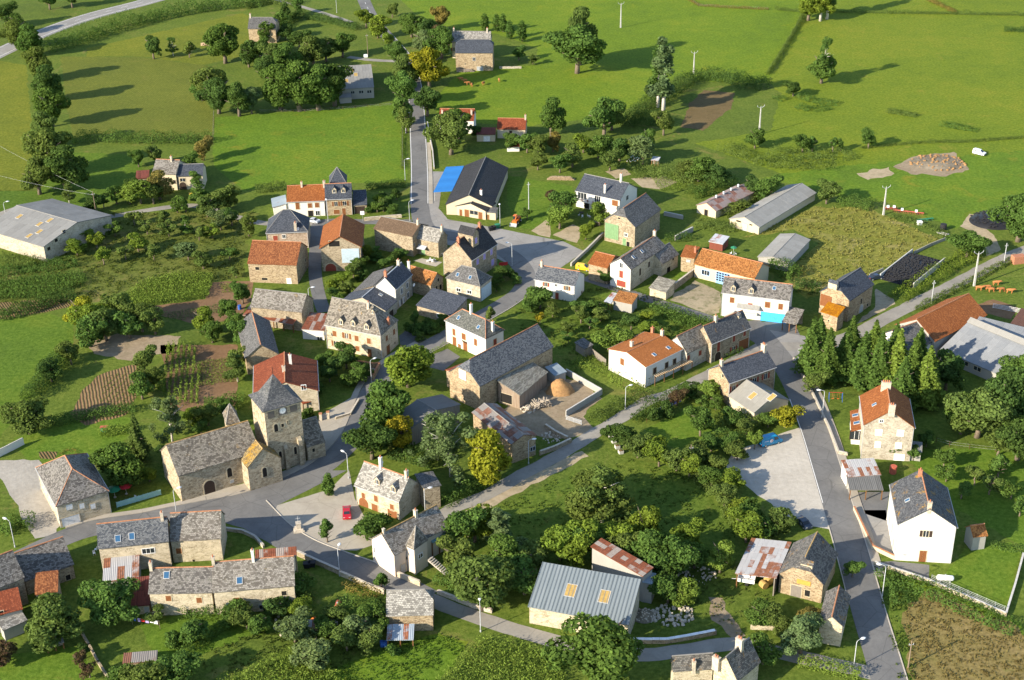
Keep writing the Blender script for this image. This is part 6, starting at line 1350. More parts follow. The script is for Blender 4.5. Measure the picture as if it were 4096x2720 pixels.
{'n':'village_house','l':'stone house with dark square hipped roof and terracotta ridge left of the church','c':'house','p':(-91.43,251.73),'r':2.0832,'L':16.68,'W':10.8,'h':5.44,'hr':9.64,'roof':'hip','wall':'stone_cream','rm':'lauze_dark','ov':0.3,'w':[('-x',-2.82,4.28,1.3,1.2,'ws:wh'),('-x',-.38,3.68,1.,1.2,'ws:wh'),('-x',1.77,2.86,1.,1.2,'ws:wh'),('-x',-2.99,1.05,3.6,2.1,'g:wh')],'hips':(5.4,5.4),'rc':'cap_tile','gt':1},
{'n':'row_house','l':'long cream stone house with blue-grey slate roof and two skylights above the square','c':'house','p':(-73.66,230.46),'r':-2.9865,'L':13.33,'W':6.32,'h':6.07,'hr':9.67,'roof':'gable','wall':'stone_cream','rm':'slate_weathered','ov':0.3,'w':[('+y',2.53,4.19,2.3,1.1,'w3:wh')],'ch':[(-5.7,.19,9.46)],'sk':[(2.83,2.13,7.25,'blue'),(.21,2.01,7.38,'blue')],'rc':'cap_tile'},
{'n':'row_house','l':'cream stone house with brown stone-slate roof and one closed shutter by the junction','c':'house','p':(-62.14,233.97),'r':-3.0768,'L':9.88,'W':8.38,'h':5.29,'hr':8.99,'roof':'gable','wall':'stone_cream','rm':'lauze','ov':0.3,'w':[('+y',-3.48,2.72,1.1,1.3,'ws:br'),('+y',-.92,.25,.5,.5,'h')],'rc':'cap_tile'},
{'n':'shed','l':'lean-to shed with rust-streaked white sheet roof below the slate house with two skylights','c':'shed','p':(-75.28,224.68),'r':0.1767,'L':6.73,'W':7.09,'h':2.6,'hr':3.6,'roof':'mono','wall':'block','rm':'rust_white','ov':0.3,'pn':(5,2)},
{'n':'row_house','l':'long cream house with dark stone-slate roof above the garden with hanging laundry','c':'house','p':(-61.66,217.07),'r':-3.1316,'L':11.73,'W':7.47,'h':5.2,'hr':8.3,'roof':'gable','wall':'stone_cream','rm':'lauze_dark','ov':0.3,'w':[('+y',-2.34,3.9,1.,1.2,'ws:br'),('+y',3.23,3.3,1.,1.2,'ws:br'),('+y',1.16,.6,.8,1.2,'h')],'ch':[(5.61,.06,8.25)],'sk':[(2.7,1.08,7.4,'blue')],'rc':'cap_tile'},
{'n':'row_house','l':'stone-slate house with white right-hand wall at the end of the lower row','c':'house','p':(-48.66,218.6),'r':-3.0382,'L':14.97,'W':9.43,'h':5.4,'hr':8.8,'roof':'gable','wall':'stone_cream','rm':'lauze','ov':0.3,'w':[('+y',-3.38,3.,1.,1.2,'ws:br'),('+y',5.35,3.73,.9,1.,'h'),('+y',1.24,.99,1.3,.9,'w:gy')],'ch':[(7.26,.18,8.67),(-.02,.31,8.57,'tall')],'sk':[(2.57,3.2,6.49,'blue')],'rc':'cap_tile'},
{'n':'annex','l':'','c':'house','p':(-45.53,224.56),'r':0.1132,'L':7.81,'W':1.65,'h':5.4,'hr':6.2,'roof':'mono','wall':'stone','rm':'rust_stripe','ov':0.3,'j':1,'pn':(10,1)},
{'n':'lean_to','l':'lean-to with sagging dark red sheet roof between the laundry house and the round tree','c':'shed','p':(-69.74,216.77),'r':0.1084,'L':3.47,'W':6.09,'h':2.2,'hr':4.3,'roof':'mono','wall':'stone_cream','rm':'rust_red','ov':0.3,'w':[('-y',1.28,.8,.9,1.6,'d:gy')],'pn':(3,2)},
{'n':'stone_house','l':'dark stone-slate house at the left bottom with its end by the lane','c':'house','p':(-91.02,226.73),'r':-2.5674,'L':9.52,'W':9.71,'h':3.36,'hr':6.96,'roof':'gable','wall':'stone','rm':'lauze_dark','ov':0.3,'w':[('+y',3.25,.73,.9,1.2,'h')],'rc':'cap_tile'},
{'n':'stone_barn','l':'stone barn with mottled red tile roof between two dark stone-slate houses at lower left','c':'barn','p':(-87.43,217.9),'r':0.192,'L':4.21,'W':4.49,'h':4.,'hr':5.6,'roof':'mono','wall':'stone','rm':'tile_rust','ov':0.3},
{'n':'stone_house','l':'stone-slate house cut by the lower left edge of the picture','c':'house','p':(-96.91,218.64),'r':-2.4864,'L':7.99,'W':8.33,'h':6.,'hr':10.,'roof':'gable','wall':'stone','rm':'lauze_dark','ov':0.3,'rc':'cap_tile'},
{'n':'outbuilding','l':'outbuilding with bright red tile roof at the lower left edge','c':'outbuilding','p':(-93.78,212.03),'r':0.4028,'L':6.19,'W':5.12,'h':4.2,'hr':5.6,'roof':'mono','wall':'block','rm':'tile_red','ov':0.3,'w':[('-y',-.61,4.22,.8,1.,'h')]},
{'n':'outbuilding','l':'little outbuilding with lichen-pale flat roof at the lower left corner','c':'outbuilding','p':(-91.52,209.13),'r':0.6694,'L':4.61,'W':2.39,'h':2.6,'hr':3.2,'roof':'mono','wall':'block','rm':'lauze_light','ov':0.3},
{'n':'stone_barn','l':'big stone barn with long blue slate roof and loft opening next to the farmyard','c':'barn','p':(-2.52,297.84),'r':0.819,'L':25.43,'W':10.26,'h':6.63,'hr':10.99,'roof':'half','wall':'stone_warm','rm':'slate_weathered','ov':0.3,'w':[('-x',-.49,7.57,2.2,2.4,'p:ice'),('-x',-.25,1.21,.6,.5,'h')],'half':(1,0),'clip':0.45,'rc':'cap_tile'},
{'n':'annex','l':'','c':'house','p':(-10.05,299.42),'r':-2.4904,'L':11.95,'W':3.5,'h':4.4,'hr':5.6,'roof':'mono','wall':'stone','rm':'tile_red','ov':0.3,'j':1},
{'n':'annex','l':'','c':'house','p':(2.34,292.71),'r':1.0086,'L':12.62,'W':6.28,'h':3.79,'hr':6.,'roof':'mono','wall':'woodblock','rm':'lauze_ribbed','ov':0.3,'w':[('-x',-.68,1.72,3.,2.4,'h')],'j':1},
{'n':'lean_to','l':'small lean-to with pale blue sheet roof at the end of the big barn','c':'shed','p':(10.25,299.5),'r':0.599,'L':3.57,'W':4.05,'h':2.4,'hr':3.,'roof':'mono','wall':'block','rm':'metal_blue','ov':0.3,'pn':(3,2)},
{'n':'shed','l':'grey clad shed with dull corrugated roof between the street trees and the big barn','c':'shed','p':(-19.27,278.05),'r':2.3254,'L':6.51,'W':14.73,'h':4.6,'hr':6.28,'roof':'gable','wall':'wood_grey','rm':'fibro_dark','ov':0.3},
{'n':'shed','l':'stone shed with rust-streaked roof behind the yellow-green tree on the lane','c':'shed','p':(-2.11,271.45),'r':2.1366,'L':16.21,'W':6.67,'h':5.,'hr':6.3,'roof':'gable','wall':'stone_warm','rm':'rust_grey','ov':0.3,'w':[('-x',2.55,1.86,1.2,.9,'w:gy')],'pn':(8,4)},
{'n':'village_house','l':'cream stone house with pale stone-slate roof and two tilted dormers on the square','c':'house','p':(-26.06,248.65),'r':2.5589,'L':11.49,'W':7.39,'h':4.71,'hr':8.53,'roof':'gable','wall':'stone_cream','rm':'lauze_light','ov':0.3,'w':[('+y',-3.7,2.72,.9,1.3,'ws:br'),('+y',-3.76,1.1,2.4,2.2,'a:br'),('+y',-.41,3.11,1.,1.5,'ws:br'),('+y',3.61,2.43,1.,1.5,'ws:br'),('+y',-.89,.8,1.6,1.6,'ws:br'),('+y',3.65,.9,2.4,1.8,'ws:br')],'ch':[(1.37,.0,8.53,'tall'),(-5.15,.0,8.53)],'dm':[(.59,2.51,5.93),(-3.63,2.73,5.7)],'rc':'cap_tile','gt':1},
{'n':'annex','l':'','c':'house','p':(-17.74,249.),'r':1.9351,'L':5.65,'W':3.97,'h':5.44,'hr':5.8,'roof':'mono','wall':'stone','rm':'slate_grey','ov':0.3,'j':1},
{'n':'village_house','l':'white and pink rendered house with a stair turret by the junction','c':'house','p':(-20.42,230.94),'r':0.7369,'L':13.78,'W':7.5,'h':5.27,'hr':8.54,'roof':'gable','wall':'white_pink','rm':'lauze','ov':0.3,'w':[('-x',-2.71,3.11,.5,1.3,'w:wh'),('-y',-3.64,3.04,.6,.7,'h'),('-y',-4.78,1.05,1.2,2.1,'d:gy')],'ch':[(1.55,-.06,8.49),(-6.36,-.12,8.43,'small')],'rc':'cap_lichen'},
{'n':'turret','l':'','c':'house','p':(-18.86,226.55),'r':2.4495,'L':2.15,'W':4.03,'h':6.13,'hr':10.09,'roof':'hip','wall':'white_pink','rm':'lauze_lichen','ov':0.2,'w':[('-x',-.18,3.56,1.1,.9,'w:wh')],'hips':(1.07,1.07),'j':1},
{'n':'annex','l':'','c':'house','p':(-15.39,231.67),'r':0.6387,'L':3.69,'W':2.6,'h':3.8,'hr':4.5,'roof':'mono','wall':'block','rm':'metal_teal','ov':0.3,'j':1,'pn':(6,1),'open':1},
{'n':'stone_barn','l':'small square stone barn with pale stone-slate roof on the bend of the lower lane','c':'barn','p':(-19.31,211.12),'r':-3.1376,'L':8.55,'W':7.04,'h':3.77,'hr':6.87,'roof':'half','wall':'stone_warm','rm':'lauze_light','ov':0.3,'w':[('+y',-1.86,1.21,.6,1.,'h')],'half':(1,0),'clip':0.45},
{'n':'shed','l':'little shed with blue corrugated sheets and one rusty streak','c':'shed','p':(-20.87,204.79),'r':-.0059,'L':4.83,'W':3.5,'h':2.,'hr':2.7,'roof':'mono','wall':'wood_grey','rm':'rust_blue','ov':0.3,'pn':(5,1),'open':1},
{'n':'hangar','l':'large stone-walled hangar with ribbed blue-grey metal roof and two amber skylights','c':'hangar','p':(12.39,210.88),'r':-.3122,'L':18.72,'W':9.45,'h':4.,'hr':7.2,'roof':'mono','wall':'stone_cream','rm':'metal_ribbed','ov':0.3,'sk':[(-2.59,-.05,5.58,'amberbig'),(3.71,-.05,5.58,'amberbig')],'pn':(26,1)},
{'n':'annex','l':'','c':'house','p':(19.84,220.47),'r':-.8076,'L':13.2,'W':3.04,'h':6.2,'hr':6.6,'roof':'mono','wall':'block','rm':'rust_stripe','ov':0.3,'j':1,'pn':(10,3)},
{'n':'annex','l':'','c':'house','p':(24.56,215.85),'r':-.3368,'L':2.02,'W':2.85,'h':4.8,'hr':5.2,'roof':'mono','wall':'block','rm':'metal_blue','ov':0.3,'j':1},
{'n':'stone_barn','l':'stone barn with orange-lichen slate roof and half-hipped gable by the right road','c':'barn','p':(54.89,220.08),'r':1.1224,'L':10.51,'W':8.72,'h':4.4,'hr':8.31,'roof':'half','wall':'stone_warm','rm':'lauze_lichen3','ov':0.3,'w':[('-x',-.74,1.3,2.,2.6,'d:gyw'),('-x',.53,3.69,2.6,1.,'p:ochre'),('-x',1.38,1.48,1.,1.4,'h')],'dm':[(-4.25,-1.73,6.76,'small')],'half':(1,0),'clip':0.45,'rc':'cap_lichen'},
{'n':'annex','l':'','c':'house','p':(46.97,222.91),'r':-1.9802,'L':12.04,'W':7.8,'h':3.3,'hr':4.4,'roof':'mono','wall':'wood_grey','rm':'rust_white','ov':0.3,'j':1,'pn':(5,9),'open':1},
{'n':'stone_hut','l':'narrow stone hut with dark lichened slate roof at the lower road corner','c':'hut','p':(56.99,206.32),'r':1.2257,'L':9.29,'W':4.52,'h':4.63,'hr':6.46,'roof':'gable','wall':'stone_cream','rm':'lauze_lichen3','ov':0.3,'rc':'cap_tile'},
{'n':'stone_house','l':'old stone house with lichened roof and broad chimneys cut by the bottom edge','c':'house','p':(37.32,192.09),'r':0.8098,'L':6.78,'W':5.37,'h':4.4,'hr':8.2,'roof':'gable','wall':'stone_cream','rm':'lauze_lichen3','ov':0.3,'ch':[(.49,.0,8.2,'wide'),(-3.59,1.71,5.78,'wide')]},
{'n':'annex','l':'','c':'house','p':(29.84,192.81),'r':-3.0528,'L':7.16,'W':2.44,'h':3.8,'hr':6.2,'roof':'gable','wall':'stone_cream','rm':'lauze_lichen3','ov':0.3,'ch':[(-.06,.99,4.25)],'j':1},
{'n':'town_house','l':'tall white gabled house with slate roof half covered in orange lichen','c':'house','p':(79.07,232.47),'r':1.4437,'L':13.68,'W':11.1,'h':8.51,'hr':12.4,'roof':'gable','wall':'white','rm':'slate_lichen','ov':0.3,'w':[('-x',-.05,6.56,1.,1.4,'wo:dk'),('-x',-.05,1.3,1.3,2.6,'d:br'),('+y',.43,2.89,.9,1.8,'ws:gy'),('+y',-3.64,1.84,.9,1.8,'ws:gy'),('+y',3.48,1.46,.9,1.8,'ws:gy'),('-x',-3.45,1.43,.6,.4,'p:gy')],'ch':[(-6.46,.07,12.35),(4.92,.37,12.14,'brick')],'sk':[(-.98,3.21,10.15)],'rc':'cap_tile','gt':1},
{'n':'garden_shed','l':'small block shed with orange tile roof in the corner of the white house garden','c':'shed','p':(89.64,230.88),'r':-2.9612,'L':3.08,'W':3.65,'h':3.4,'hr':4.9,'roof':'gable','wall':'block','rm':'tile_mottled','ov':0.3,'rc':'cap_tile'},
{'n':'garage','l':'roadside garage with rust-patched white sheet roof and open carport in front','c':'garage','p':(72.27,253.73),'r':0.0894,'L':6.99,'W':5.23,'h':3.2,'hr':4.,'roof':'mono','wall':'white','rm':'rust_white','ov':0.3,'pn':(8,2)},
{'n':'annex','l':'','c':'house','p':(72.08,249.13),'r':-.0395,'L':6.85,'W':4.82,'h':2.7,'hr':3.1,'roof':'mono','wall':'block','rm':'fibro_dark','ov':0.3,'j':1,'pn':(6,1),'open':1},
{'n':'town_house','l':'tall stone house with orange tile roof,white shutters and four chimney pots','c':'house','p':(80.48,267.99),'r':1.4201,'L':12.41,'W':10.68,'h':8.48,'hr':12.38,'roof':'gable','wall':'stone_pale','rm':'tile_orange','ov':0.3,'w':[('-x',-2.,6.73,1.5,1.6,'ws:wh'),('-x',2.47,6.91,1.5,1.6,'ws:wh'),('-x',-1.89,3.69,1.3,1.6,'ws:wh'),('-x',2.41,3.77,1.4,1.6,'ws:wh'),('-x',2.86,.85,2.3,1.7,'g:wh'),('-x',-1.74,9.57,.7,.6,'w:wh')],'ch':[(-6.4,-.07,12.33,'wide'),(3.58,.32,12.15,'pots')],'sk':[(-.56,2.86,10.3)],'rc':'cap_tile','gt':1},
{'n':'annex','l':'','c':'house','p':(75.43,272.45),'r':-1.7567,'L':8.71,'W':2.65,'h':3.4,'hr':4.4,'roof':'mono','wall':'white','rm':'tile_orange','ov':0.3,'w':[('+x',.11,2.36,2.8,2.,'w3:dk')],'sk':[(-1.86,-.26,3.8,'blue'),(1.49,-.07,3.87,'blue')],'j':1},
{'n':'annex','l':'','c':'house','p':(86.23,262.75),'r':-.2582,'L':2.35,'W':3.4,'h':2.5,'hr':3.,'roof':'mono','wall':'block','rm':'fibro','ov':0.3,'w':[('-y',.01,1.67,1.2,.8,'h')],'j':1},
{'n':'farm_hall','l':'long farm building with bright orange tile roof along the right lane','c':'barn','p':(105.88,317.07),'r':0.6814,'L':21.25,'W':11.92,'h':5.,'hr':8.8,'roof':'gable','wall':'block','rm':'tile_orange','ov':0.3,'rc':'cap_tile'},
{'n':'farm_hall','l':'white-gabled farm building with grey slate roof in front of the orange farm roof','c':'barn','p':(94.78,308.61),'r':0.5477,'L':9.12,'W':10.08,'h':4.4,'hr':8.,'roof':'gable','wall':'white','rm':'slate_grey','ov':0.3,'rc':'cap_tile'},
{'n':'cattle_shed','l':'huge low shed with corrugated grey roof and raised vented ridge at the right edge','c':'shed','p':(119.33,303.28),'r':2.2477,'L':24.82,'W':22.5,'h':2.8,'hr':7.,'roof':'gable','wall':'block','rm':'fibro_blue','ov':0.3,'w':[('+y',-8.92,1.79,1.9,1.,'w:br'),('+y',-5.42,1.84,1.9,1.,'w:br'),('+y',-1.87,1.75,1.9,1.,'w:br')],'pn':(12,5),'x':('vent',)},
{'n':'cattle_shed','l':'pale grey roofed cattle shed behind the huge corrugated shed at the right edge','c':'shed','p':(119.94,311.26),'r':-.5906,'L':14.56,'W':4.78,'h':5.,'hr':5.6,'roof':'mono','wall':'block','rm':'fibro_blue','ov':0.3,'pn':(9,2),'open':1},
{'n':'feed_shelter','l':'brown rusty roofed shelter at the cattle yard on the right edge','c':'shelter','p':(128.05,320.39),'r':-.5972,'L':5.,'W':8.9,'h':3.,'hr':3.5,'roof':'mono','wall':'wood_grey','rm':'rust_brown','ov':0.3,'pn':(3,2),'open':1},
{'n':'stone_barn','l':'stone barn with blue slate half-hipped roof and tile annex at the road fork','c':'barn','p':(86.03,333.58),'r':0.8482,'L':12.63,'W':8.78,'h':6.07,'hr':9.54,'roof':'half','wall':'stone_warm','rm':'slate_blue','ov':0.3,'w':[('-y',.55,3.32,.8,1.6,'h'),('-y',.81,1.15,1.8,2.3,'a:gy'),('-y',4.25,.86,.8,.8,'h'),('-x',-2.47,3.99,3.2,3.2,'p:br')],'dm':[(-6.5,-.68,9.,'small')],'half':(1,0),'clip':0.45},
{'n':'annex','l':'','c':'house','p':(80.58,323.92),'r':-.7197,'L':4.89,'W':3.75,'h':4.28,'hr':5.6,'roof':'mono','wall':'stone_warm','rm':'tile_lichen','ov':0.3,'w':[('-y',-.04,2.29,.4,.5,'h'),('-y',.78,.26,.4,.5,'h')],'j':1},
{'n':'village_house','l':'white house with dark roof,two dormers and bright blue garage doors','c':'house','p':(62.73,331.43),'r':2.8267,'L':17.35,'W':6.76,'h':6.69,'hr':9.69,'roof':'gable','wall':'white','rm':'lauze_dark','ov':0.3,'w':[('+y',-5.86,4.79,1.1,1.5,'ws:br'),('+y',-1.21,3.65,1.1,1.7,'ws:rd'),('+y',3.16,4.69,1.3,1.6,'ws:br'),('+y',6.47,4.61,1.1,1.6,'ws:br'),('+y',4.9,1.3,6.6,2.6,'g:blue')],'sk':[(-4.31,1.22,8.61)],'dm':[(5.8,2.86,7.15),(1.22,2.9,7.11)],'rc':'cap_tile','gt':1,'x':('canopy',)},
{'n':'porch_shed','l':'open porch shed with small slate roof right of the blue garage doors','c':'shed','p':(70.73,323.99),'r':-.4859,'L':3.89,'W':6.03,'h':2.6,'hr':4.,'roof':'mono','wall':'stone','rm':'lauze','ov':0.3,'open':1},
{'n':'farm_building','l':'long cream farm building with mottled orange roof and blue glazed doors','c':'barn','p':(59.39,352.99),'r':2.5477,'L':17.95,'W':9.6,'h':4.,'hr':6.75,'roof':'gable','wall':'cream','rm':'tile_mottled','ov':0.3,'w':[('+y',-5.44,2.15,2.2,1.3,'w3:bl'),('+y',-.3,1.7,4.,3.4,'p:bluegrid')],'rc':'cap_tile'},
{'n':'annex','l':'','c':'house','p':(48.92,359.51),'r':-.3865,'L':4.03,'W':5.25,'h':4.6,'hr':5.8,'roof':'mono','wall':'stone_warm','rm':'tile_orange','ov':0.3,'w':[('-y',.2,3.39,1.2,.8,'p:gy')],'ch':[(1.42,.0,5.2,'brick')],'j':1},
{'n':'garage','l':'low stone garage with ribbed grey roof beside the courtyard gate','c':'garage','p':(39.83,343.74),'r':-.6241,'L':5.25,'W':5.04,'h':2.4,'hr':3.8,'roof':'mono','wall':'stone_cream','rm':'lauze_ribbed','ov':0.3},
{'n':'farmhouse','l':'farmhouse with white gable and red shutters,dark stone-slate roof and courtyard wing','c':'house','p':(34.36,355.52),'r':0.9458,'L':18.39,'W':6.86,'h':6.33,'hr':8.78,'roof':'gable','wall':'stone_cream','rm':'lauze_dark','ov':0.3,'gm':'white','w':[('-x',.23,6.75,1.,1.4,'w:wh'),('-x',.29,4.16,1.1,2.,'ws:rd'),('-x',.35,1.41,2.7,1.7,'ws:rd'),('-y',-4.08,3.64,.9,2.,'ws:dk'),('-y',.56,4.04,.9,1.6,'ws:dk')],'ch':[(8.59,.0,8.78)],'sk':[(-4.78,-1.35,7.82),(-.32,-1.34,7.82)],'rc':'cap_tile'},
{'n':'annex','l':'','c':'house','p':(41.09,359.85),'r':0.8658,'L':8.07,'W':6.5,'h':3.82,'hr':6.42,'roof':'gable','wall':'stone_cream','rm':'lauze_dark','ov':0.3,'w':[('-y',1.49,3.34,.8,1.,'h'),('-y',-.55,.8,1.6,1.6,'h')],'j':1},
{'n':'stone_barn','l':'small stone barn with bright orange tile roof next to the yellow van','c':'barn','p':(25.46,355.25),'r':2.57,'L':6.08,'W':8.31,'h':5.04,'hr':6.94,'roof':'gable','wall':'stone_warm','rm':'tile_orange','ov':0.3,'rc':'cap_tile'},
{'n':'stone_barn','l':'tall stone barn with grey slate roof and green plank doors above the grassy bank','c':'barn','p':(35.15,382.86),'r':0.9813,'L':15.27,'W':10.38,'h':6.4,'hr':10.42,'roof':'half','wall':'stone','rm':'slate_grey','ov':0.3,'w':[('-x',-2.98,3.37,4.4,4.6,'p:gn'),('-x',2.03,3.35,.9,.9,'w:wh'),('-x',1.59,1.1,1.2,2.2,'d:gn'),('-x',2.81,.7,1.,1.4,'h'),('-x',-.28,7.91,.8,.5,'h')],'half':(1,0),'clip':0.45,'rc':'cap_tile'},
{'n':'modern_house','l':'modern white house with dark blue roof and flower balcony behind the clipped trees','c':'house','p':(29.16,405.3),'r':2.5729,'L':15.22,'W':11.36,'h':5.2,'hr':8.66,'roof':'gable','wall':'white','rm':'slate_blue','ov':0.3,'w':[('+y',-5.3,3.75,3.,2.2,'w3:wh'),('+y',-.03,3.79,2.,2.1,'w3:wh'),('+y',5.84,3.86,1.9,1.7,'ws:br'),('-x',-.7,4.24,.9,1.,'w:dk'),('+y',-3.71,1.,1.6,1.8,'h')],'ch':[(-1.8,4.23,6.08,'tall'),(-4.83,.0,8.66,'tall')],'gt':1,'x':('balcony',)},
{'n':'village_house','l':'plain white house with slate roof above the shrub garden beside the street','c':'house','p':(12.83,345.68),'r':2.7357,'L':11.56,'W':7.71,'h':4.89,'hr':7.34,'roof':'gable','wall':'white','rm':'slate_weathered','ov':0.3,'w':[('+y',-2.45,3.8,.8,1.1,'wo:rd'),('+y',.42,4.05,.7,.7,'w:wh'),('+y',3.46,3.72,.8,1.2,'wo:br'),('+y',.67,.95,.9,1.9,'d:rd'),('-x',1.75,.41,.6,.8,'h')],'ch':[(4.95,.15,7.24)],'rc':'cap_tile','gt':1},
{'n':'town_hall','l':'white two-storey town hall with hipped roof and black MAIRIE lettering','c':'town hall','p':(-9.22,316.5),'r':2.3558,'L':14.62,'W':6.45,'h':6.15,'hr':9.1,'roof':'hip','wall':'white','rm':'slate_moss','ov':0.3,'w':[('+y',-4.24,3.73,1.,1.8,'ws:br'),('+y',-.75,3.74,1.4,1.7,'ws:br'),('+y',3.43,3.66,1.,1.8,'ws:br'),('+y',-4.17,1.2,1.3,2.4,'d:br'),('+y',-.31,1.25,1.4,2.5,'d:br'),('+y',-2.4,.5,1.,1.,'p:wood'),('-x',.03,3.97,1.,1.6,'ws:rd'),('+y',-.52,2.35,2.6,.5,'mairie')],'ch':[(.92,.0,9.1,'tall'),(-6.55,.0,6.85,'tall')],'sk':[(3.63,1.77,7.48),(-3.43,1.84,7.41)],'hips':(3.22,3.22),'rc':'cap_tile','gt':1},
{'n':'community_hall','l':'cream community hall with wide dark slate roof and blue side canopy','c':'hall','p':(-9.66,414.72),'r':1.4186,'L':31.66,'W':14.4,'h':3.3,'hr':6.7,'roof':'gable','wall':'cream','rm':'slate_black','ov':0.3,'x':('bluecanopy',)},
{'n':'annex','l':'','c':'house','p':(-10.12,400.81),'r':1.125,'L':6.98,'W':10.3,'h':2.9,'hr':4.6,'roof':'gable','wall':'cream','rm':'slate_black','ov':0.3,'w':[('-x',-1.35,1.15,1.5,2.3,'d:br'),('-x',1.03,1.7,2.6,1.2,'w:br'),('-x',3.16,1.1,1.3,2.2,'d:br'),('-x',-3.33,1.,.9,2.,'d:br')],'ch':[(2.24,-.81,4.33,'tall')],'sk':[(.47,-.14,4.55)],'j':1},
{'n':'annex','l':'','c':'house','p':(-5.32,396.9),'r':-.2864,'L':3.41,'W':3.,'h':2.53,'hr':3.,'roof':'mono','wall':'cream','rm':'slate_grey','ov':0.3,'w':[('-y',-1.35,.8,.9,1.6,'d:wood')],'j':1},
{'n':'shed','l':'long low shed with pinkish rusted roof and roof vents beside the twin grey shed','c':'shed','p':(64.78,403.14),'r':0.8147,'L':19.77,'W':7.44,'h':2.42,'hr':4.18,'roof':'gable','wall':'cream','rm':'rust_pink','ov':0.3,'w':[('-x',-.04,.95,1.3,1.9,'h')],'pn':(12,2),'x':('roofvents',)},
{'n':'poultry_shed','l':'long white poultry shed with pale grey corrugated roof','c':'shed','p':(78.1,397.1),'r':0.8696,'L':32.86,'W':10.33,'h':2.4,'hr':4.3,'roof':'gable','wall':'cream','rm':'fibro_pale','ov':0.3,'w':[('-x',-1.93,2.42,1.6,.5,'h'),('-x',.12,1.1,1.6,2.2,'d:gy'),('-x',2.18,2.39,1.,.4,'h')],'pn':(14,3)},
{'n':'poultry_shed','l':'low open shed with flat pale roof at the edge of the tufted pasture','c':'shed','p':(75.9,366.29),'r':1.0438,'L':17.71,'W':9.02,'h':2.6,'hr':3.6,'roof':'gable','wall':'block','rm':'fibro_pale','ov':0.3,'pn':(9,2)},
{'n':'garden_shed','l':'small red shed with white sheet roof in the garden of the orange-roofed farm','c':'shed','p':(58.76,373.18),'r':-.5327,'L':4.35,'W':4.78,'h':2.4,'hr':2.9,'roof':'mono','wall':'wood_red','rm':'metal_white','ov':0.3,'pn':(4,2)},
{'n':'outbuilding','l':'small outbuilding with mottled tile roof in the middle gardens','c':'outbuilding','p':(29.52,335.87),'r':-.4672,'L':5.46,'W':4.19,'h':2.9,'hr':3.9,'roof':'mono','wall':'block','rm':'tile_mottled','ov':0.3},
{'n':'annex','l':'','c':'house','p':(26.02,336.72),'r':-.5394,'L':2.11,'W':4.79,'h':2.6,'hr':3.2,'roof':'mono','wall':'block','rm':'metal_white','ov':0.3,'j':1,'pn':(3,2),'open':1},
{'n':'village_house','l':'white house with bright orange tile roof and vine pergola along the lane','c':'house','p':(31.66,303.3),'r':0.7258,'L':12.74,'W':12.43,'h':5.7,'hr':7.23,'roof':'gable','wall':'white','rm':'tile_orange_bright','ov':0.3,'w':[('-x',-1.54,3.98,1.2,1.7,'ws:br'),('-y',-3.,3.32,1.1,1.6,'ws:dk'),('-y',1.12,3.23,1.1,1.6,'ws:dk'),('-y',3.86,3.13,1.1,1.6,'ws:dk')],'ch':[(-2.98,1.66,6.82),(5.77,.0,7.23),(6.46,3.74,6.31,'brick')],'sk':[(-1.26,-4.07,6.23),(3.64,-4.06,6.23)],'rc':'cap_tile','gt':1},
{'n':'row_house','l':'ivy-clad cottage with lichened slate roof between the orange house and the garage house','c':'house','p':(42.46,307.64),'r':0.7365,'L':8.8,'W':6.94,'h':4.8,'hr':8.3,'roof':'gable','wall':'stone_white','rm':'lauze_lichen','ov':0.3,'w':[('-y',-3.69,3.35,1.,1.3,'ws:rd'),('-y',.69,3.05,1.,1.3,'ws:rd')],'rc':'cap_tile'},
{'n':'row_house','l':'stone house with slate roof,brown garage door and roses at the junction','c':'house','p':(51.24,312.32),'r':0.6491,'L':13.4,'W':6.4,'h':5.4,'hr':9.,'roof':'gable','wall':'stone','rm':'slate_lichen2','ov':0.3,'w':[('-y',1.13,4.2,.9,1.8,'ws:rd'),('-y',4.75,4.34,.9,1.4,'ws:rd'),('-y',-4.09,3.71,1.,2.6,'ws:rd'),('-y',1.19,1.3,1.,1.3,'wo:rd'),('-y',-4.15,1.2,1.9,2.4,'a:dk'),('-y',4.66,1.4,3.4,2.8,'g:br')],'ch':[(-2.54,.0,9.)],'dm':[(4.75,-1.12,7.74,'small')],'rc':'cap_tile','gt':1},
{'n':'village_house','l':'stone house with blue slate roof and red shutters with grey lean-to below','c':'house','p':(53.1,292.68),'r':0.5452,'L':13.99,'W':7.93,'h':5.98,'hr':8.81,'roof':'gable','wall':'stone_warm','rm':'slate_blue','ov':0.3,'w':[('-x',1.4,6.7,.6,.8,'h'),('-y',-5.36,4.,1.,1.5,'wo:rd'),('-y',.72,4.07,1.1,1.6,'wo:rd'),('-y',4.08,4.3,1.,1.5,'wo:rd')],'ch':[(-6.39,-.14,8.71),(6.22,.0,8.81,'wide')],'rc':'cap_tile','gt':1},
{'n':'annex','l':'','c':'house','p':(55.81,284.22),'r':2.109,'L':9.2,'W':10.43,'h':2.9,'hr':5.51,'roof':'gable','wall':'cream','rm':'fibro_light','ov':0.3,'sk':[(-.51,2.3,4.36,'amber'),(-1.32,-1.46,4.78,'amber'),(-4.62,.31,5.35,'amber')],'j':1,'pn':(5,3)},
{'n':'garden_shed','l':'low grey shed behind the plank fence of the orange-roofed white house','c':'shed','p':(17.56,312.36),'r':-1.0024,'L':4.38,'W':2.69,'h':2.4,'hr':2.9,'roof':'mono','wall':'wood_grey','rm':'slate_grey','ov':0.3},
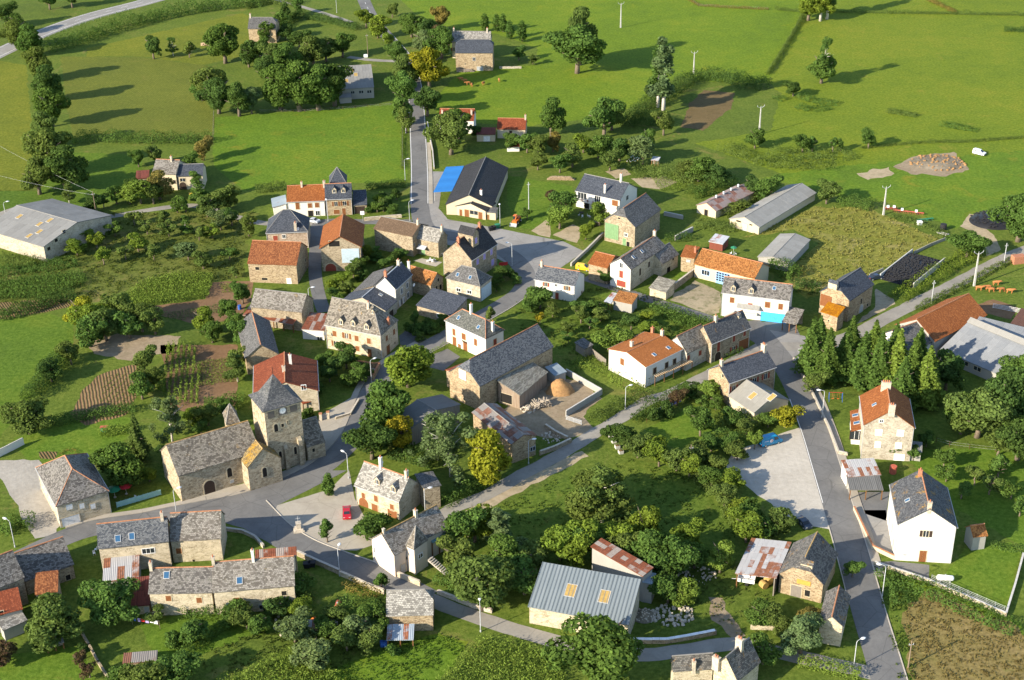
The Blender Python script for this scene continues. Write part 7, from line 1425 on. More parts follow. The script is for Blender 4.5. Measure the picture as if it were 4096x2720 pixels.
{'n':'hen_house','l':'tiny hut with pale blue sheet roof by the flock of white geese','c':'hut','p':(47.15,437.99),'r':-.3878,'L':2.52,'W':2.42,'h':2.,'hr':2.4,'roof':'mono','wall':'wood_grey','rm':'metal_white','ov':0.3,'pn':(2,1),'open':1},
{'n':'wood_shelter','l':'small slatted wood shelter under the olive tree at lower left','c':'shelter','p':(-82.94,204.68),'r':0.4323,'L':3.15,'W':2.,'h':1.7,'hr':2.2,'roof':'mono','wall':'wood_grey','rm':'fibro','ov':0.3,'open':1},
{'n':'rabbit_hutch','l':'low hutch with weathered sheet roof in the rough garden at the bottom','c':'hutch','p':(-66.47,199.87),'r':0.1014,'L':5.9,'W':2.4,'h':1.6,'hr':2.,'roof':'mono','wall':'stone','rm':'rust_grey','ov':0.3,'pn':(4,1)},
{'n':'lean_to','l':'low lean-to with white sheet roof beside the orange cement mixer','c':'shed','p':(-35.55,208.1),'r':0.0242,'L':6.23,'W':1.6,'h':1.8,'hr':2.2,'roof':'mono','wall':'stone','rm':'rust_white','ov':0.3,'pn':(4,1),'open':1}]
root = None
for D in BUILDINGS:
    root = house(D, root if D.get('j') else None)
vehicle('red hatchback parked on the church square',-34.3,244.9,1.676,'red','car')
vehicle('bright blue delivery van with round white emblem on the gravel lot',56.,269.3,3.545,'blue','van')
vehicle('dark blue car parked under shrubs beside the right main road',57.7,238.6,1.962,'dark','car')
vehicle('yellow van parked by the small orange-roofed barn',19.9,360.,2.754,'yellow','minivan')
vehicle('white van parked alone on the far right pasture',152.5,442.2,2.421,'white','minivan')
vehicle('silver car parked at the top of the left lane',-58.3,396.2,2.665,'silver','car')
vehicle('black car parked beside the modern white house',24.2,389.6,3.845,'black','car')
vehicle('yellow car half hidden under the trees of the small left farm',-98.1,417.2,1.82,'yellow','car')
vehicle('dark car behind the slate barn next to the silage clamp',97.9,351.,3.426,'dark','car')
stand('hedgerow_tree','{n} tree from the top in the dark tree row at the left edge','dark tree row at the left edge','tree',[(-200.1,581.,11,4.6,'big','ol'),(-190.9,568.5,12,5,'big','gn'),(-178.3,537.6,12,5,'big','ol'),(-168.3,511.5,12.5,5.2,'big','dk'),(-159.5,484.9,13,5,'big','gn'),(-155.7,461.9,12,4.6,'big','ol'),(-147.,438.9,14,6,'big','ol'),(-138.4,423.8,13.5,6,'big','dk'),(-146.5,422.,11,4.6,'big','ol')])
stand('highway_tree','{n} tree from the left beside the highway at the upper left corner','trees beside the highway','tree',[(-213.8,613.6,9,4,'mid','dk'),(-205.5,602.6,8,3.2,'mid','gn'),(-203.1,640.7,9,3.4,'mid','gn'),(-193.5,642.9,10,3.4,'mid','dk'),(-186.7,660.3,8,3.5,'mid','gn'),(-180.3,664.5,8,3.5,'mid','ol')])
stand('field_tree','{n} tree from the left on the field bank below the highway','small trees on the field bank','tree',[(-140.5,563.2,8,3.1,'mid','dk'),(-133.5,566.9,7,2.8,'airy','gn'),(-126.5,564.1,5.6,2.4,'small','ol')])
stand('farm_tree','{n} tree in the big dark clump around the upper left farm','dark trees around the upper left farm','tree',[(-110.8,555.8,14.5,6.4,'big','gn'),(-108.,508.3,12,5.6,'big','ol'),(-103.1,495.7,12,5.2,'big','dk'),(-95.3,492.5,11.5,4.2,'big','dk'),(-91.4,495.,9,3.2,'mid','gy'),(-111.5,510.5,9,3.6,'mid','gn'),(-81.5,499.2,15,6.2,'big','gn'),(-74.3,496.9,16.5,6.6,'big','gn'),(-67.6,497.5,15,6.2,'big','gn'),(-62.4,502.,14,5.6,'big','dk'),(-89.1,525.3,11,5,'big','dk'),(-84.1,536.6,12,5,'big','gn'),(-75.8,551.5,10.5,5,'big','ol'),(-71.2,555.7,9,4.4,'big','ol'),(-65.2,561.1,9,4.2,'big','gn'),(-84.,574.,7,4,'mid','dk'),(-90.9,586.7,6,3.2,'mid','dk'),(-90.,541.3,10,4,'mid','ol'),(-100.6,550.1,9,3.5,'mid','dk'),(-97.5,558.4,8,3.2,'mid','gn')])
stand('farm_tree','{n} small tree near the dark slate house at the far upper left','small trees by the far slate house','tree',[(-99.,583.5,7.5,3,'mid','gn'),(-95.1,598.4,7,2.8,'mid','gn'),(-95.2,616.9,7,1.8,'column','dk'),(-90.6,624.9,6,2,'mid','gn'),(-91.5,614.,4,2,'mid','dk')])
stand('roadside_tree','{n} tree from the top along the left side of the straight village road','trees left of the straight road','tree',[(-59.1,602.6,7,3.6,'mid','yg'),(-53.,586.9,8,4,'mid','yg'),(-47.3,571.8,6,2.6,'mid','yg'),(-42.3,546.8,9.5,4,'big','gn'),(-38.4,519.4,12,4.4,'big','ol'),(-37.5,498.8,12.5,4.4,'big','gn'),(-36.7,480.3,10,3.4,'mid','gn'),(-34.8,472.3,8,2.6,'mid','ol')])
stand('roadside_tree','{n} tree from the top on the right side of the straight village road','trees right of the straight road','tree',[(-49.1,618.1,6,2.4,'mid','ol'),(-39.1,587.3,9,4.2,'big','gn'),(-32.6,583.1,8,4,'big','dk'),(-32.8,559.2,10,4.2,'big','gy'),(-27.2,596.7,9.5,3.2,'mid','br'),(-27.2,580.3,7,3.4,'mid','pu'),(-25.8,557.1,12,4.6,'big','gn'),(-29.1,521.,14,5.4,'big','yl'),(-28.5,489.,10,4,'big','dk'),(-33.6,530.,9,3,'tall','yg')])
stand('poplar','{n} poplar from the left behind the honey stone barn','young poplars behind the stone barn','tree',[(-9.1,594.3,7,1.6,'column','gn'),(-4.,594.,6.6,1.5,'column','gn'),(-1.5,592.6,7,1.5,'column','gn'),(1.4,582.3,7,1.5,'column','gn'),(6.3,578.3,8,1.7,'column','gn'),(4.5,552.5,5,2.4,'mid','gn'),(9.9,547.6,3.4,1.9,'small','ol')])
tree('oak_tree','huge spreading oak standing alone in the bright meadow',26.6,535.3,'big',17.,9.2,'gn', None, 'tree')
tree('oak_tree','smaller crown rising behind the lone meadow oak',28.1,545.5,'big',20.5,5.4,'ol', None, 'tree')
tree('birch_tree','very tall pale birch with white trunk above the meadow hedge',54.6,487.7,'tall',25.,4.6,'gy', None, 'tree')
tree('ash_tree','dark slender tree just left of the tall pale birch',53.2,494.2,'tall',21.,3.6,'gn', None, 'tree')
stand('meadow_tree','{n} tree from the left below the bright meadow','trees below the bright meadow','tree',[(-19.,450.7,13.5,5.6,'big','ol'),(-17.5,460.4,11,4.4,'big','gn'),(14.7,467.2,12,4.2,'big','gn'),(32.1,463.8,13,5,'big','gn'),(35.3,471.4,10,4.2,'big','ol'),(52.5,465.3,7.5,3.2,'mid','ol'),(43.1,439.,8.5,3.4,'mid','gy'),(45.4,452.,6.5,2.6,'mid','gn'),(-10.6,466.,4,2,'mid','dk'),(9.5,448.5,7,3.2,'mid','ol'),(14.6,451.5,5.5,2.6,'mid','br'),(6.,451.1,6,3,'mid','gn'),(20.4,437.4,7,3.2,'mid','ol'),(29.2,444.8,7,3.4,'mid','gn'),(35.8,441.7,8,3.2,'mid','dk'),(24.6,450.2,6,3,'mid','yg'),(1.,452.9,5,2.4,'mid','gn'),(32.,433.1,6,3,'mid','ol'),(16.1,432.7,5.5,2.6,'mid','gn'),(9.2,435.3,5,2.4,'mid','ol'),(59.1,423.3,7,3.6,'mid','gn'),(64.7,419.4,6,3.4,'mid','dk'),(54.7,426.4,5,2.8,'mid','ol'),(77.5,406.9,7,3.6,'mid','gn'),(73.3,409.5,5.5,2.6,'mid','dk'),(95.2,403.4,6,3,'mid','ol'),(67.8,394.7,4.5,2.4,'mid','ol')])
tree('ash_tree','yellow-green tree on the left of the pale trunks at the top edge',127.1,601.8,'big',14.,4.6,'yg', None, 'tree')
tree('ash_tree','left pale trunk with crown beyond the top edge',132.,600.7,'tall',21.,4.,'yg', None, 'tree')
tree('ash_tree','right pale trunk with crown beyond the top edge',135.4,603.3,'tall',21.,4.,'ol', None, 'tree')
tree('oak_tree','gnarled oak casting a long shadow on the far right meadow',116.2,518.,'big',10.,5.,'gn', None, 'tree')
tree('oak_tree','thin upper crown of the gnarled oak on the far right meadow',116.6,518.3,'airy',15.5,3.4,'gn', None, 'tree')
stand('field_shrub','{n} small tree from the left on the far right pasture','small trees on the far right pasture','tree',[(103.1,503.7,5,2.6,'mid','dk'),(81.2,451.4,6,3,'mid','gn'),(96.,446.7,5.5,2.8,'mid','gn'),(99.3,447.3,4.5,1.8,'small','gn'),(106.,447.,4.4,1.5,'small','gn'),(108.7,447.6,4,1.2,'small','gn'),(118.2,449.6,6,2.2,'mid','gn')])
tree('oak_tree','broad tree at the right edge above the tyre heap',143.3,373.7,'big',13.,5.8,'gn', None, 'tree')
tree('hawthorn','wide dark bush tree beside the right lane',126.2,364.1,'big',7.,4.6,'gn', None, 'tree')
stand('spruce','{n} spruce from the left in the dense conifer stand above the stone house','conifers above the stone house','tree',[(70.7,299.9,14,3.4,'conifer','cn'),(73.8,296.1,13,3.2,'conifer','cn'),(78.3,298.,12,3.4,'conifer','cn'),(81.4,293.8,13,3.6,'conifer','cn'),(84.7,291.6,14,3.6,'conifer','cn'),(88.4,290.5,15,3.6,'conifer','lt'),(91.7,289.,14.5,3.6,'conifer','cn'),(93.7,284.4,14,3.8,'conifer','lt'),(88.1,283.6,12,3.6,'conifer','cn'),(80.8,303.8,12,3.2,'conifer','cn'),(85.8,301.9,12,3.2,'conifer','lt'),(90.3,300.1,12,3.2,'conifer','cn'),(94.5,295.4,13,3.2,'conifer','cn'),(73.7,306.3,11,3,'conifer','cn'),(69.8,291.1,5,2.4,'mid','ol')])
stand('garden_tree','{n} tree from the left behind the right-hand orchard','trees behind the right-hand orchard','tree',[(98.6,272.,7,3.4,'mid','ol'),(101.7,270.4,11,5.6,'big','ol'),(109.6,273.5,14,5.2,'big','dk'),(107.6,261.1,9,4.6,'big','dk'),(97.7,273.9,7,3.2,'mid','gn'),(104.,263.,6,2.8,'mid','ol'),(116.7,287.5,10,4.2,'big','gn'),(100.5,291.1,8,3.4,'mid','dk')])
stand('orchard_tree','{n} young tree in the right-hand orchard lawn','young trees in the right-hand orchard','tree',[(81.7,263.3,3.4,1.6,'small','gn'),(85.5,261.5,3.,1.5,'small','gn'),(91.2,258.6,4,1.8,'small','gn'),(90.2,253.3,3.6,1.7,'small','gn'),(95.7,251.8,4,1.7,'small','ol'),(101.5,254.6,4.4,2,'small','gn'),(97.8,248.2,4,1.8,'small','ol'),(101.7,246.5,3.8,1.8,'small','gn'),(91.6,246.9,4,1.8,'small','gn'),(101.5,240.4,3.6,1.7,'small','gn'),(89.7,266.9,3,1.8,'small','gn')])
tree('lime_tree','bright green-yellow street tree beside the town hall forecourt',-24.6,297.1,'big',9.5,5.4,'yg', None, 'tree')
tree('maple_tree','large green tree between the street and the grey clad shed',-28.4,274.4,'big',12.5,5.2,'gn', None, 'tree')
tree('maple_tree','dark rounded tree in front of the pale roofed house on the square',-30.8,265.9,'big',8.5,4.4,'dk', None, 'tree')
tree('acacia_tree','golden yellow tree beside the grey clad shed',-24.4,268.9,'mid',7.2,2.6,'go', None, 'tree')
tree('birch_tree','loose grey-green birch with bare white branches in the centre',-13.5,258.6,'airy',14.,6.4,'gy', None, 'tree')
tree('birch_tree','second drooping birch behind the first in the centre',-16.5,265.1,'airy',11.,5.,'gy', None, 'tree')
tree('ash_tree','yellow-green tree on the lane in front of the stone shed',-5.3,256.,'big',11.5,4.4,'yl', None, 'tree')
tree('shade_tree','young tree at the head of the church square',-38.8,252.,'column',5.,1.1,'gn', None, 'tree')
tree('shade_tree','young tree on the lower edge of the church square',-37.3,235.6,'small',4.6,1.4,'gn', None, 'tree')
tree('garden_tree','dense bush tree in front of the pale roofed house beside the red car',-28.8,237.1,'mid',4.6,3.,'gn', None, 'tree')
tree('walnut_tree','wide tree with dead bare top on the stony mound',17.5,240.6,'airy',12.,6.2,'ol', None, 'tree')
tree('walnut_tree','lower crown of the mound tree with dead bare top',16.8,241.4,'big',9.5,6.4,'ol', None, 'tree')
stand('thicket_tree','{n} tree in the thicket between the square and the metal hangar','thicket between square and hangar','tree',[(-6.4,213.7,10.5,5.4,'big','ol'),(-10.8,233.4,8,3.6,'mid','gn'),(-8.,234.8,7.5,3.4,'mid','yg'),(-2.9,232.9,8,2.8,'tall','gy'),(-10.8,223.6,7,3.4,'mid','ol'),(-1.7,223.4,8,3.8,'big','gn'),(1.6,218.,7,3.2,'mid','gn'),(.5,227.4,6,3,'mid','gy'),(3.8,224.6,6,3,'mid','ol'),(8.5,228.6,7,3.4,'mid','yg'),(11.8,227.1,7.5,3.4,'mid','yg'),(15.2,228.4,7,3.2,'mid','gn'),(18.8,231.1,6.5,3,'mid','yg'),(21.,226.8,6.5,3,'mid','ol'),(25.6,222.6,9,4.2,'big','gn'),(29.2,221.2,9,4,'big','gn'),(33.,229.3,6.5,3,'mid','yg'),(24.9,233.8,7,3.2,'mid','yg'),(34.2,225.1,6,2.6,'mid','gn'),(39.,223.6,6,2.4,'mid','lt'),(45.4,233.2,5.6,3.2,'mid','yg'),(48.2,234.6,5,2.8,'mid','gn'),(51.8,235.6,4.6,2.6,'mid','ol'),(28.1,214.7,5,2.6,'mid','gn'),(30.8,213.9,4.6,2.2,'mid','lt'),(-3.3,215.5,5,2.6,'mid','ol')])
tree('lime_tree','large round tree cut by the bottom edge',14.3,193.4,'big',12.,6.4,'gn', None, 'tree')
tree('holly_tree','dense dark green tree beside the rust-streaked white shed',-74.3,212.2,'big',7.6,4.2,'gn', None, 'tree')
tree('hazel_tree','round olive tree in front of the red tile barn at lower left',-82.9,206.5,'big',8.,4.8,'ol', None, 'tree')
tree('plum_tree','dark purple shrub tree at the lower left corner',-91.4,200.9,'mid',4.5,2.6,'pu', None, 'tree')
stand('plum_tree','{n} little purple tree on the lower left lawn','little purple trees','tree',[(-77.,199.3,3.4,1.2,'small','pu'),(-74.8,196.8,3.2,1.3,'small','pu'),(-77.,201.9,2.8,1.,'small','dk')])
tree('willow_tree','grey olive tree at the corner of the dark meadow near the white wall',-108.7,278.9,'big',7.5,4.2,'ol', None, 'tree')
stand('garden_tree','{n} tree in the tangled left gardens above the furrowed plot','trees in the tangled left gardens','tree',[(-109.8,329.5,8,3.2,'mid','yl'),(-106.1,325.8,8,4,'big','yg'),(-102.2,323.3,8,3.8,'big','ol'),(-105.2,319.9,7,3.4,'mid','gn'),(-100.,332.7,8,3.2,'mid','ol'),(-93.9,327.7,6.5,3,'mid','ol'),(-90.3,326.3,6,2.6,'mid','ol'),(-96.4,324.2,7,3,'mid','gn'),(-77.5,325.9,6.5,2.6,'mid','yg'),(-75.,321.1,6,2.6,'mid','gn'),(-72.6,332.9,6,2.4,'mid','gn'),(-70.8,342.8,5.5,2.2,'mid','gn'),(-65.5,301.,7,2.4,'tall','ol'),(-65.8,307.4,5,2.,'small','ol'),(-70.3,325.6,5,2.4,'mid','gn'),(-110.2,302.6,5,2.6,'mid','dk'),(-107.8,311.1,5.5,2.6,'mid','ol'),(-88.7,306.1,6,2.6,'mid','ol'),(-86.5,293.5,6,2.6,'mid','gn'),(-85.,298.6,5,2.4,'mid','ol'),(-67.,318.5,6,2.4,'mid','gn')])
tree('spruce','slim spruce left of the church nave',-81.4,266.9,'conifer',11.,2.4,'ol', None, 'tree')
tree('birch_tree','pale drooping birch left of the church nave',-75.7,274.1,'airy',10.5,4.6,'gy', None, 'tree')
tree('maple_tree','rounded green tree beside the dark hipped roof left of the church',-83.2,257.4,'big',9.,4.6,'gn', None, 'tree')
stand('church_shrub','{n} bush from the left between the birch and the nave wall','bushes behind the nave','bush',[(-77.5,258.6,3,1.6,'mid','yg'),(-71.3,266.9,4,2,'mid','gn'),(-69.1,281.3,5,2.4,'mid','ol'),(-71.9,280.4,4,2,'mid','yg'),(-65.8,285.,3.4,2,'mid','gn'),(-69.9,277.6,3,1.6,'mid','gn'),(-74.2,265.2,4,2.2,'mid','dk')])
stand('orchard_tree','{n} fruit tree in the left-hand orchard','fruit trees in the left orchard','tree',[(-116.3,413.,6,3.2,'mid','lt'),(-112.9,412.8,7,3.2,'mid','lt'),(-107.6,416.,8.5,3.6,'big','br'),(-108.9,412.6,7,3,'mid','ol'),(-95.8,413.7,9,2.8,'tall','gn'),(-97.6,405.3,4.5,1.8,'small','gn'),(-100.2,405.4,4.5,2,'mid','gn'),(-90.4,401.7,6.5,2.8,'mid','ol'),(-87.7,404.9,6.5,3,'mid','ol'),(-84.9,408.1,6,2.6,'mid','ol'),(-84.8,391.8,5,3,'mid','gy'),(-82.1,394.8,5,2.6,'mid','gn'),(-75.8,386.7,5.5,2,'mid','ol'),(-86.3,385.6,4,2,'small','yg'),(-89.8,384.2,4,1.8,'small','ol'),(-94.5,389.,5.5,1.6,'tall','gn'),(-99.3,387.7,4.5,2.2,'small','ol'),(-105.8,377.3,5,2.6,'mid','yg'),(-118.1,379.3,4.5,2,'small','yg'),(-122.6,375.1,4.5,2.4,'mid','yg'),(-122.3,384.,4,2,'small','yg'),(-100.2,371.2,4,2,'small','ol'),(-90.4,370.8,5,2.6,'mid','gy'),(-85.1,364.9,5,2.4,'mid','ol'),(-108.2,371.6,4,2,'small','ol'),(-113.7,368.9,4.5,2,'small','yg'),(-115.2,388.4,4,2,'small','gn'),(-106.,389.5,4,1.8,'small','ol'),(-135.1,413.8,6,2,'tall','ol'),(-120.3,413.1,5,2,'mid','gn'),(-123.5,409.9,4,1.8,'small','dk'),(-111.2,396.1,4,2,'small','ol'),(-78.7,370.3,3.6,2,'small','gn'),(-75.1,358.9,3.,1.4,'small','ol'),(-102.2,395.7,4,2,'small','ol')])
stand('garden_tree','{n} clipped tree in front of the modern white house','clipped trees at the modern house','tree',[(14.4,388.1,7,3.2,'mid','lt'),(15.9,394.4,7.5,3.2,'mid','gn'),(26.2,390.1,6.2,2.5,'mid','lt'),(21.6,380.3,4.8,2,'mid','yg'),(12.7,395.5,4,2,'mid','gn'),(13.5,405.4,4.5,2.4,'mid','pu'),(5.1,395.8,3.4,1.4,'small','gn')])
stand('garden_tree','{n} tree or shrub in the middle gardens below the plain white house','shrubs of the middle gardens','tree',[(7.4,336.7,6,3.6,'mid','gn'),(5.1,334.8,4,2.2,'mid','gn'),(10.6,332.1,3.5,1.8,'mid','ol'),(18.1,330.6,4,2.4,'mid','gn'),(21.9,332.9,4,2.2,'mid','gn'),(22.7,329.2,3.8,2.2,'mid','ol'),(25.3,350.8,3.4,1.8,'mid','gn'),(13.6,322.5,3,1.6,'small','ol'),(24.3,311.8,7,4,'big','lt'),(27.8,316.2,4,2.2,'mid','dk'),(30.1,324.2,4.2,2.4,'mid','dk'),(34.2,327.6,3.4,1.6,'mid','yg'),(34.,319.4,3.6,2.,'mid','yg'),(37.6,316.9,3.4,1.8,'mid','ol'),(42.3,315.6,3.2,1.8,'mid','yg'),(13.9,317.8,2.6,1.4,'small','gn'),(7.2,327.9,2.8,1.2,'small','go'),(19.7,324.6,3,1.5,'small','gn'),(17.7,328.2,4.2,1.8,'mid','ol'),(-5.5,329.1,4,1.2,'small','ol')])
stand('garden_tree','{n} tree or shrub around the lawn with the washing line','shrubs around the washing line lawn','tree',[(41.3,273.,6,2.8,'mid','gn'),(24.2,269.1,4.6,2.4,'mid','dk'),(26.7,264.6,5,2.8,'mid','ol'),(21.2,273.7,2.5,1.6,'bush','dk'),(31.,261.,5.4,2.6,'mid','yg'),(34.5,259.2,5,2.4,'mid','ol'),(37.,256.6,4.6,2.4,'mid','yg'),(39.4,260.8,4.4,2.4,'mid','ol'),(37.5,286.3,4,1.8,'mid','pu'),(40.8,289.1,3.4,2,'mid','dk'),(45.7,288.,4.2,2.2,'mid','lt'),(46.1,284.1,3,1.8,'mid','gn'),(60.6,276.,4.8,2.8,'mid','yl'),(56.7,276.1,3.6,2.2,'mid','gn'),(49.1,277.3,4,2.2,'mid','gn'),(51.4,272.7,3.6,2,'mid','ol'),(46.2,266.6,3.6,2,'mid','gn'),(48.,263.,3.4,2,'mid','ol'),(52.4,267.3,4,1.4,'small','lt'),(42.9,266.7,3.6,2,'mid','gn'),(43.2,258.1,4,2.2,'mid','ol'),(45.4,251.5,4,2.2,'mid','yg'),(41.2,253.2,4,2.2,'mid','gn'),(42.9,246.,4,2,'mid','ol'),(44.9,241.3,4,2.2,'mid','yg'),(47.5,238.3,4.6,2.4,'mid','gn'),(43.2,284.2,3,1.6,'small','gn'),(34.6,282.5,3.,1.8,'bush','dk'),(31.4,279.8,2.6,1.6,'bush','dk')])
stand('garden_shrub','{n} shrub in the garden opposite the church tower','shrubs opposite the church tower','bush',[(-42.3,303.3,5,2.4,'mid','dk'),(-40.,306.5,5.5,2.6,'mid','dk'),(-36.8,300.,3.6,2.2,'mid','gn'),(-43.5,300.2,4,2.2,'mid','dk'),(-45.8,306.7,4,2,'mid','gn'),(-38.7,298.,3,1.8,'mid','gn'),(-45.6,295.2,2.6,1.4,'bush','gn'),(-34.9,302.,3,1.6,'mid','gn'),(-47.5,281.5,2.4,1.2,'bush','gn'),(-46.4,284.3,2.4,1.2,'bush','dk')])
stand('garden_shrub','{n} dark shrub in the courtyard garden beside the low slate outbuilding','courtyard garden shrubs','bush',[(-25.2,323.9,2.4,1.4,'bush','dk'),(-23.3,325.,2.4,1.4,'bush','gn'),(-21.4,323.8,2.4,1.3,'bush','dk'),(-23.4,321.,2.2,1.3,'bush','dk'),(-19.8,324.9,2.6,1.4,'bush','gn'),(-17.9,327.2,2.8,1.4,'mid','dk'),(-17.2,329.6,2.6,1.2,'bush','gn'),(-24.9,329.1,3,1.3,'mid','gn'),(-21.5,328.,2.2,1.2,'bush','dk'),(-26.4,326.3,2.,1.,'bush','gn')])
stand('lane_shrub','{n} shrub on the grassy slope between the two orange-roofed barns','shrubs between the orange-roofed barns','bush',[(-42.9,357.6,4,2.2,'mid','ol'),(-45.5,353.6,3.5,2,'mid','yg'),(-41.5,361.7,3.6,2,'mid','gn'),(-43.9,348.2,3,1.8,'bush','ol'),(-46.9,344.4,3,1.6,'mid','gn'),(-39.7,368.7,4,1.8,'mid','yg'),(-37.1,367.2,4.5,1.6,'tall','gn'),(-35.,362.8,3,1.8,'mid','gn'),(-32.3,367.,3,1.6,'mid','dk'),(-44.4,341.8,3,1.6,'bush','gn'),(-48.2,351.1,2.4,1.4,'bush','yg'),(-30.6,368.3,2.8,1.6,'mid','gn'),(-39.9,356.1,2.8,1.6,'bush','dk')])
stand('garden_shrub','{n} garden shrub right of the house with two dormers','shrubs right of the dormer house','bush',[(-39.8,402.8,3.4,2,'mid','gn'),(-37.9,403.3,3.6,2,'mid','ol'),(-36.8,406.6,3.4,1.8,'mid','gn'),(-39.5,407.8,3,1.5,'mid','yg'),(-35.1,400.9,3,1.6,'mid','gn'),(-39.1,412.2,2.6,1.4,'bush','dk'),(-43.,402.9,2.4,1.2,'bush','gn'),(-34.5,412.7,3,1.4,'mid','dk')])
stand('street_shrub','{n} shrub beside the lavender-shuttered house','shrubs by the lavender shutters','bush',[(-2.1,355.9,3,1.8,'mid','dk'),(.2,355.3,2.6,1.4,'bush','dk'),(-3.3,351.9,2.6,1.4,'mid','gn'),(-3.9,347.4,3,1.2,'mid','dk'),(1.4,352.5,2.2,1.2,'bush','gn')])
stand('slope_tree','{n} tree in the rough garden at the bottom','trees in the rough bottom garden','tree',[(-58.1,205.9,4.6,2.4,'mid','gn'),(-40.,205.4,5,3,'mid','gy'),(-36.1,198.3,5.5,3.2,'mid','gy'),(-40.9,219.2,5,2.6,'mid','gn'),(-42.6,216.6,4.4,2.2,'mid','gn'),(-44.2,212.8,4,2.2,'mid','dk'),(-51.8,210.6,4,2.2,'mid','gn'),(-49.2,209.3,4,2.2,'mid','ol'),(-46.7,208.,4,2,'mid','gn'),(-28.4,206.3,5,2.6,'mid','gy'),(-25.4,208.6,5,2.6,'mid','gn'),(-30.4,202.8,4.4,2.4,'mid','ol'),(-32.7,210.,3.6,2,'mid','ol'),(-26.5,202.6,4,2.2,'mid','ol'),(-33.9,206.4,3.4,2,'mid','gn'),(-25.5,220.7,3.4,1.4,'small','gn'),(-61.8,204.8,2.6,1.6,'bush','gn'),(-65.8,210.9,3,1.6,'small','ol'),(-64.,193.4,5,3,'mid','ol'),(-58.2,194.4,5,3,'mid','gn'),(-68.9,193.5,4,2.4,'mid','gn'),(-55.,224.9,2.4,1.2,'small','lt'),(-39.2,211.5,3.6,2,'mid','yg'),(-22.2,201.4,2.,1.2,'bush','gn')])
stand('yard_tree','{n} tree in the farmyard of the lichened barn at lower right','trees by the lichened barn','tree',[(50.,200.,6.5,3.4,'big','gy'),(44.,208.,4.,2.4,'mid','gn'),(43.,197.3,5,2.6,'mid','gn'),(53.1,206.5,4.5,2.4,'mid','br'),(45.5,207.9,3.6,2,'mid','ol'),(47.3,204.2,3.4,1.8,'mid','ol'),(63.8,221.5,3.5,1.6,'mid','gn')])
stand('hill_tree','{n} tree from the left along the far garden of the small left farm','trees by the small left farm','tree',[(-126.,406.6,5,2.4,'mid','dk'),(-120.5,444.2,5.5,2,'mid','gn'),(-115.2,445.9,6,2.4,'mid','ol'),(-100.2,449.1,7,3,'mid','br'),(-102.3,437.6,6,2.4,'mid','gn'),(-117.3,423.5,4,2,'mid','dk'),(-121.6,396.6,3,1.6,'small','gn')])
hedge('hedge','dense mixed hedge along the lower side of the highway',[(-186.1,575.3),(-176.8,586.9),(-166.5,604.1),(-154.8,618.),(-140.4,630.9),(-124.5,638.4),(-109.6,641.8)],7,4.2,'gn', rough=0.7, leaf=0.4, dens=16)
hedge('hedge','pale scrub mass at the top edge beside the far slate house',[(-116.5,636.5),(-106.5,646.7),(-94.,640.8)],7,2.8,'ol', rough=0.6, leaf=0.36, dens=18)
hedge('hedge','dark hedge along the track left of the straight road',[(-103.3,598.2),(-96.4,601.),(-89.7,620.7),(-75.6,611.6),(-62.4,598.9)],3,2.4,'dk', rough=0.6, leaf=0.3)
hedge('hedge','hedge beneath the striped field at left',[(-148.1,467.8),(-139.3,469.5),(-128.6,467.7),(-113.5,466.1),(-100.3,466.2)],3.4,3.4,'gn', rough=0.5, leaf=0.34, dens=22)
hedge('hedge','bramble hedge climbing from the gardens to the tall pale birch',[(40.7,473.3),(46.4,487.6),(52.,497.8),(58.5,504.7),(63.9,514.3),(68.7,524.3),(74.9,525.9),(82.6,522.2),(89.,511.7),(95.8,516.4)],5.5,3.6,'dk', rough=0.6, leaf=0.4, dens=16)
hedge('hedge','bramble thicket in the wet corner below the bare plot',[(44.,473.1),(50.2,479.4),(54.4,475.9)],6,3.4,'dk', rough=0.7, leaf=0.36, dens=18)
hedge('fence_hedge','thin dry hedge line between the two bright meadows',[(126.3,608.6),(117.1,581.5),(107.7,555.),(98.3,529.2)],1.2,1.3,'ol', rough=0.7, leaf=0.3)
hedge('fence_hedge','dry hedge line across the top of the far right meadow',[(116.,619.6),(126.4,615.4),(146.5,613.2),(162.6,610.5),(185.1,608.2),(218.7,603.5)],1.6,1.2,'ol', rough=0.6, leaf=0.3, dens=26)
hedge('fence_hedge','dry hedge line leaving the top edge at upper right',[(185.1,631.),(188.8,618.3),(191.,609.5)],1.6,1.2,'br', rough=0.6, leaf=0.3)
hedge('fence_hedge','dry post fence hedge near the top edge',[(81.,638.),(84.1,627.8),(96.8,623.4),(113.2,619.7)],1.2,.9,'br', rough=0.6, leaf=0.26)
hedge('hedge','dark bramble band at the right edge of the far meadow',[(203.7,581.6),(211.,579.6)],3,1.8,'dk', rough=0.6, leaf=0.3)
hedge('bramble_patch','dark bramble patch on the far right slope under the gnarled oak',[(105.4,503.4),(109.3,497.1),(117.2,493.7)],4,1.2,'gn', rough=0.7, leaf=0.3, dens=22, cat='bush')
hedge('bramble_patch','lower loop of brambles on the far right slope',[(102.5,491.5),(106.8,487.8),(113.3,489.8)],4,1.1,'gn', rough=0.7, leaf=0.3, dens=22, cat='bush')
hedge('bramble_patch','small bramble patch left of the far right slope',[(96.3,502.6),(99.2,498.8)],3,1.,'gn', rough=0.6, leaf=0.28, cat='bush')
hedge('bramble_patch','bramble ridge in the middle of the far right pasture',[(132.8,484.7),(136.1,482.8),(141.4,479.7)],2.4,1.2,'ol', rough=0.6, leaf=0.3, cat='bush')
hedge('bramble_patch','long bramble patch on the right of the far pasture',[(148.1,471.),(153.,467.5),(158.3,464.)],4,1.1,'gn', rough=0.7, leaf=0.3, dens=22, cat='bush')
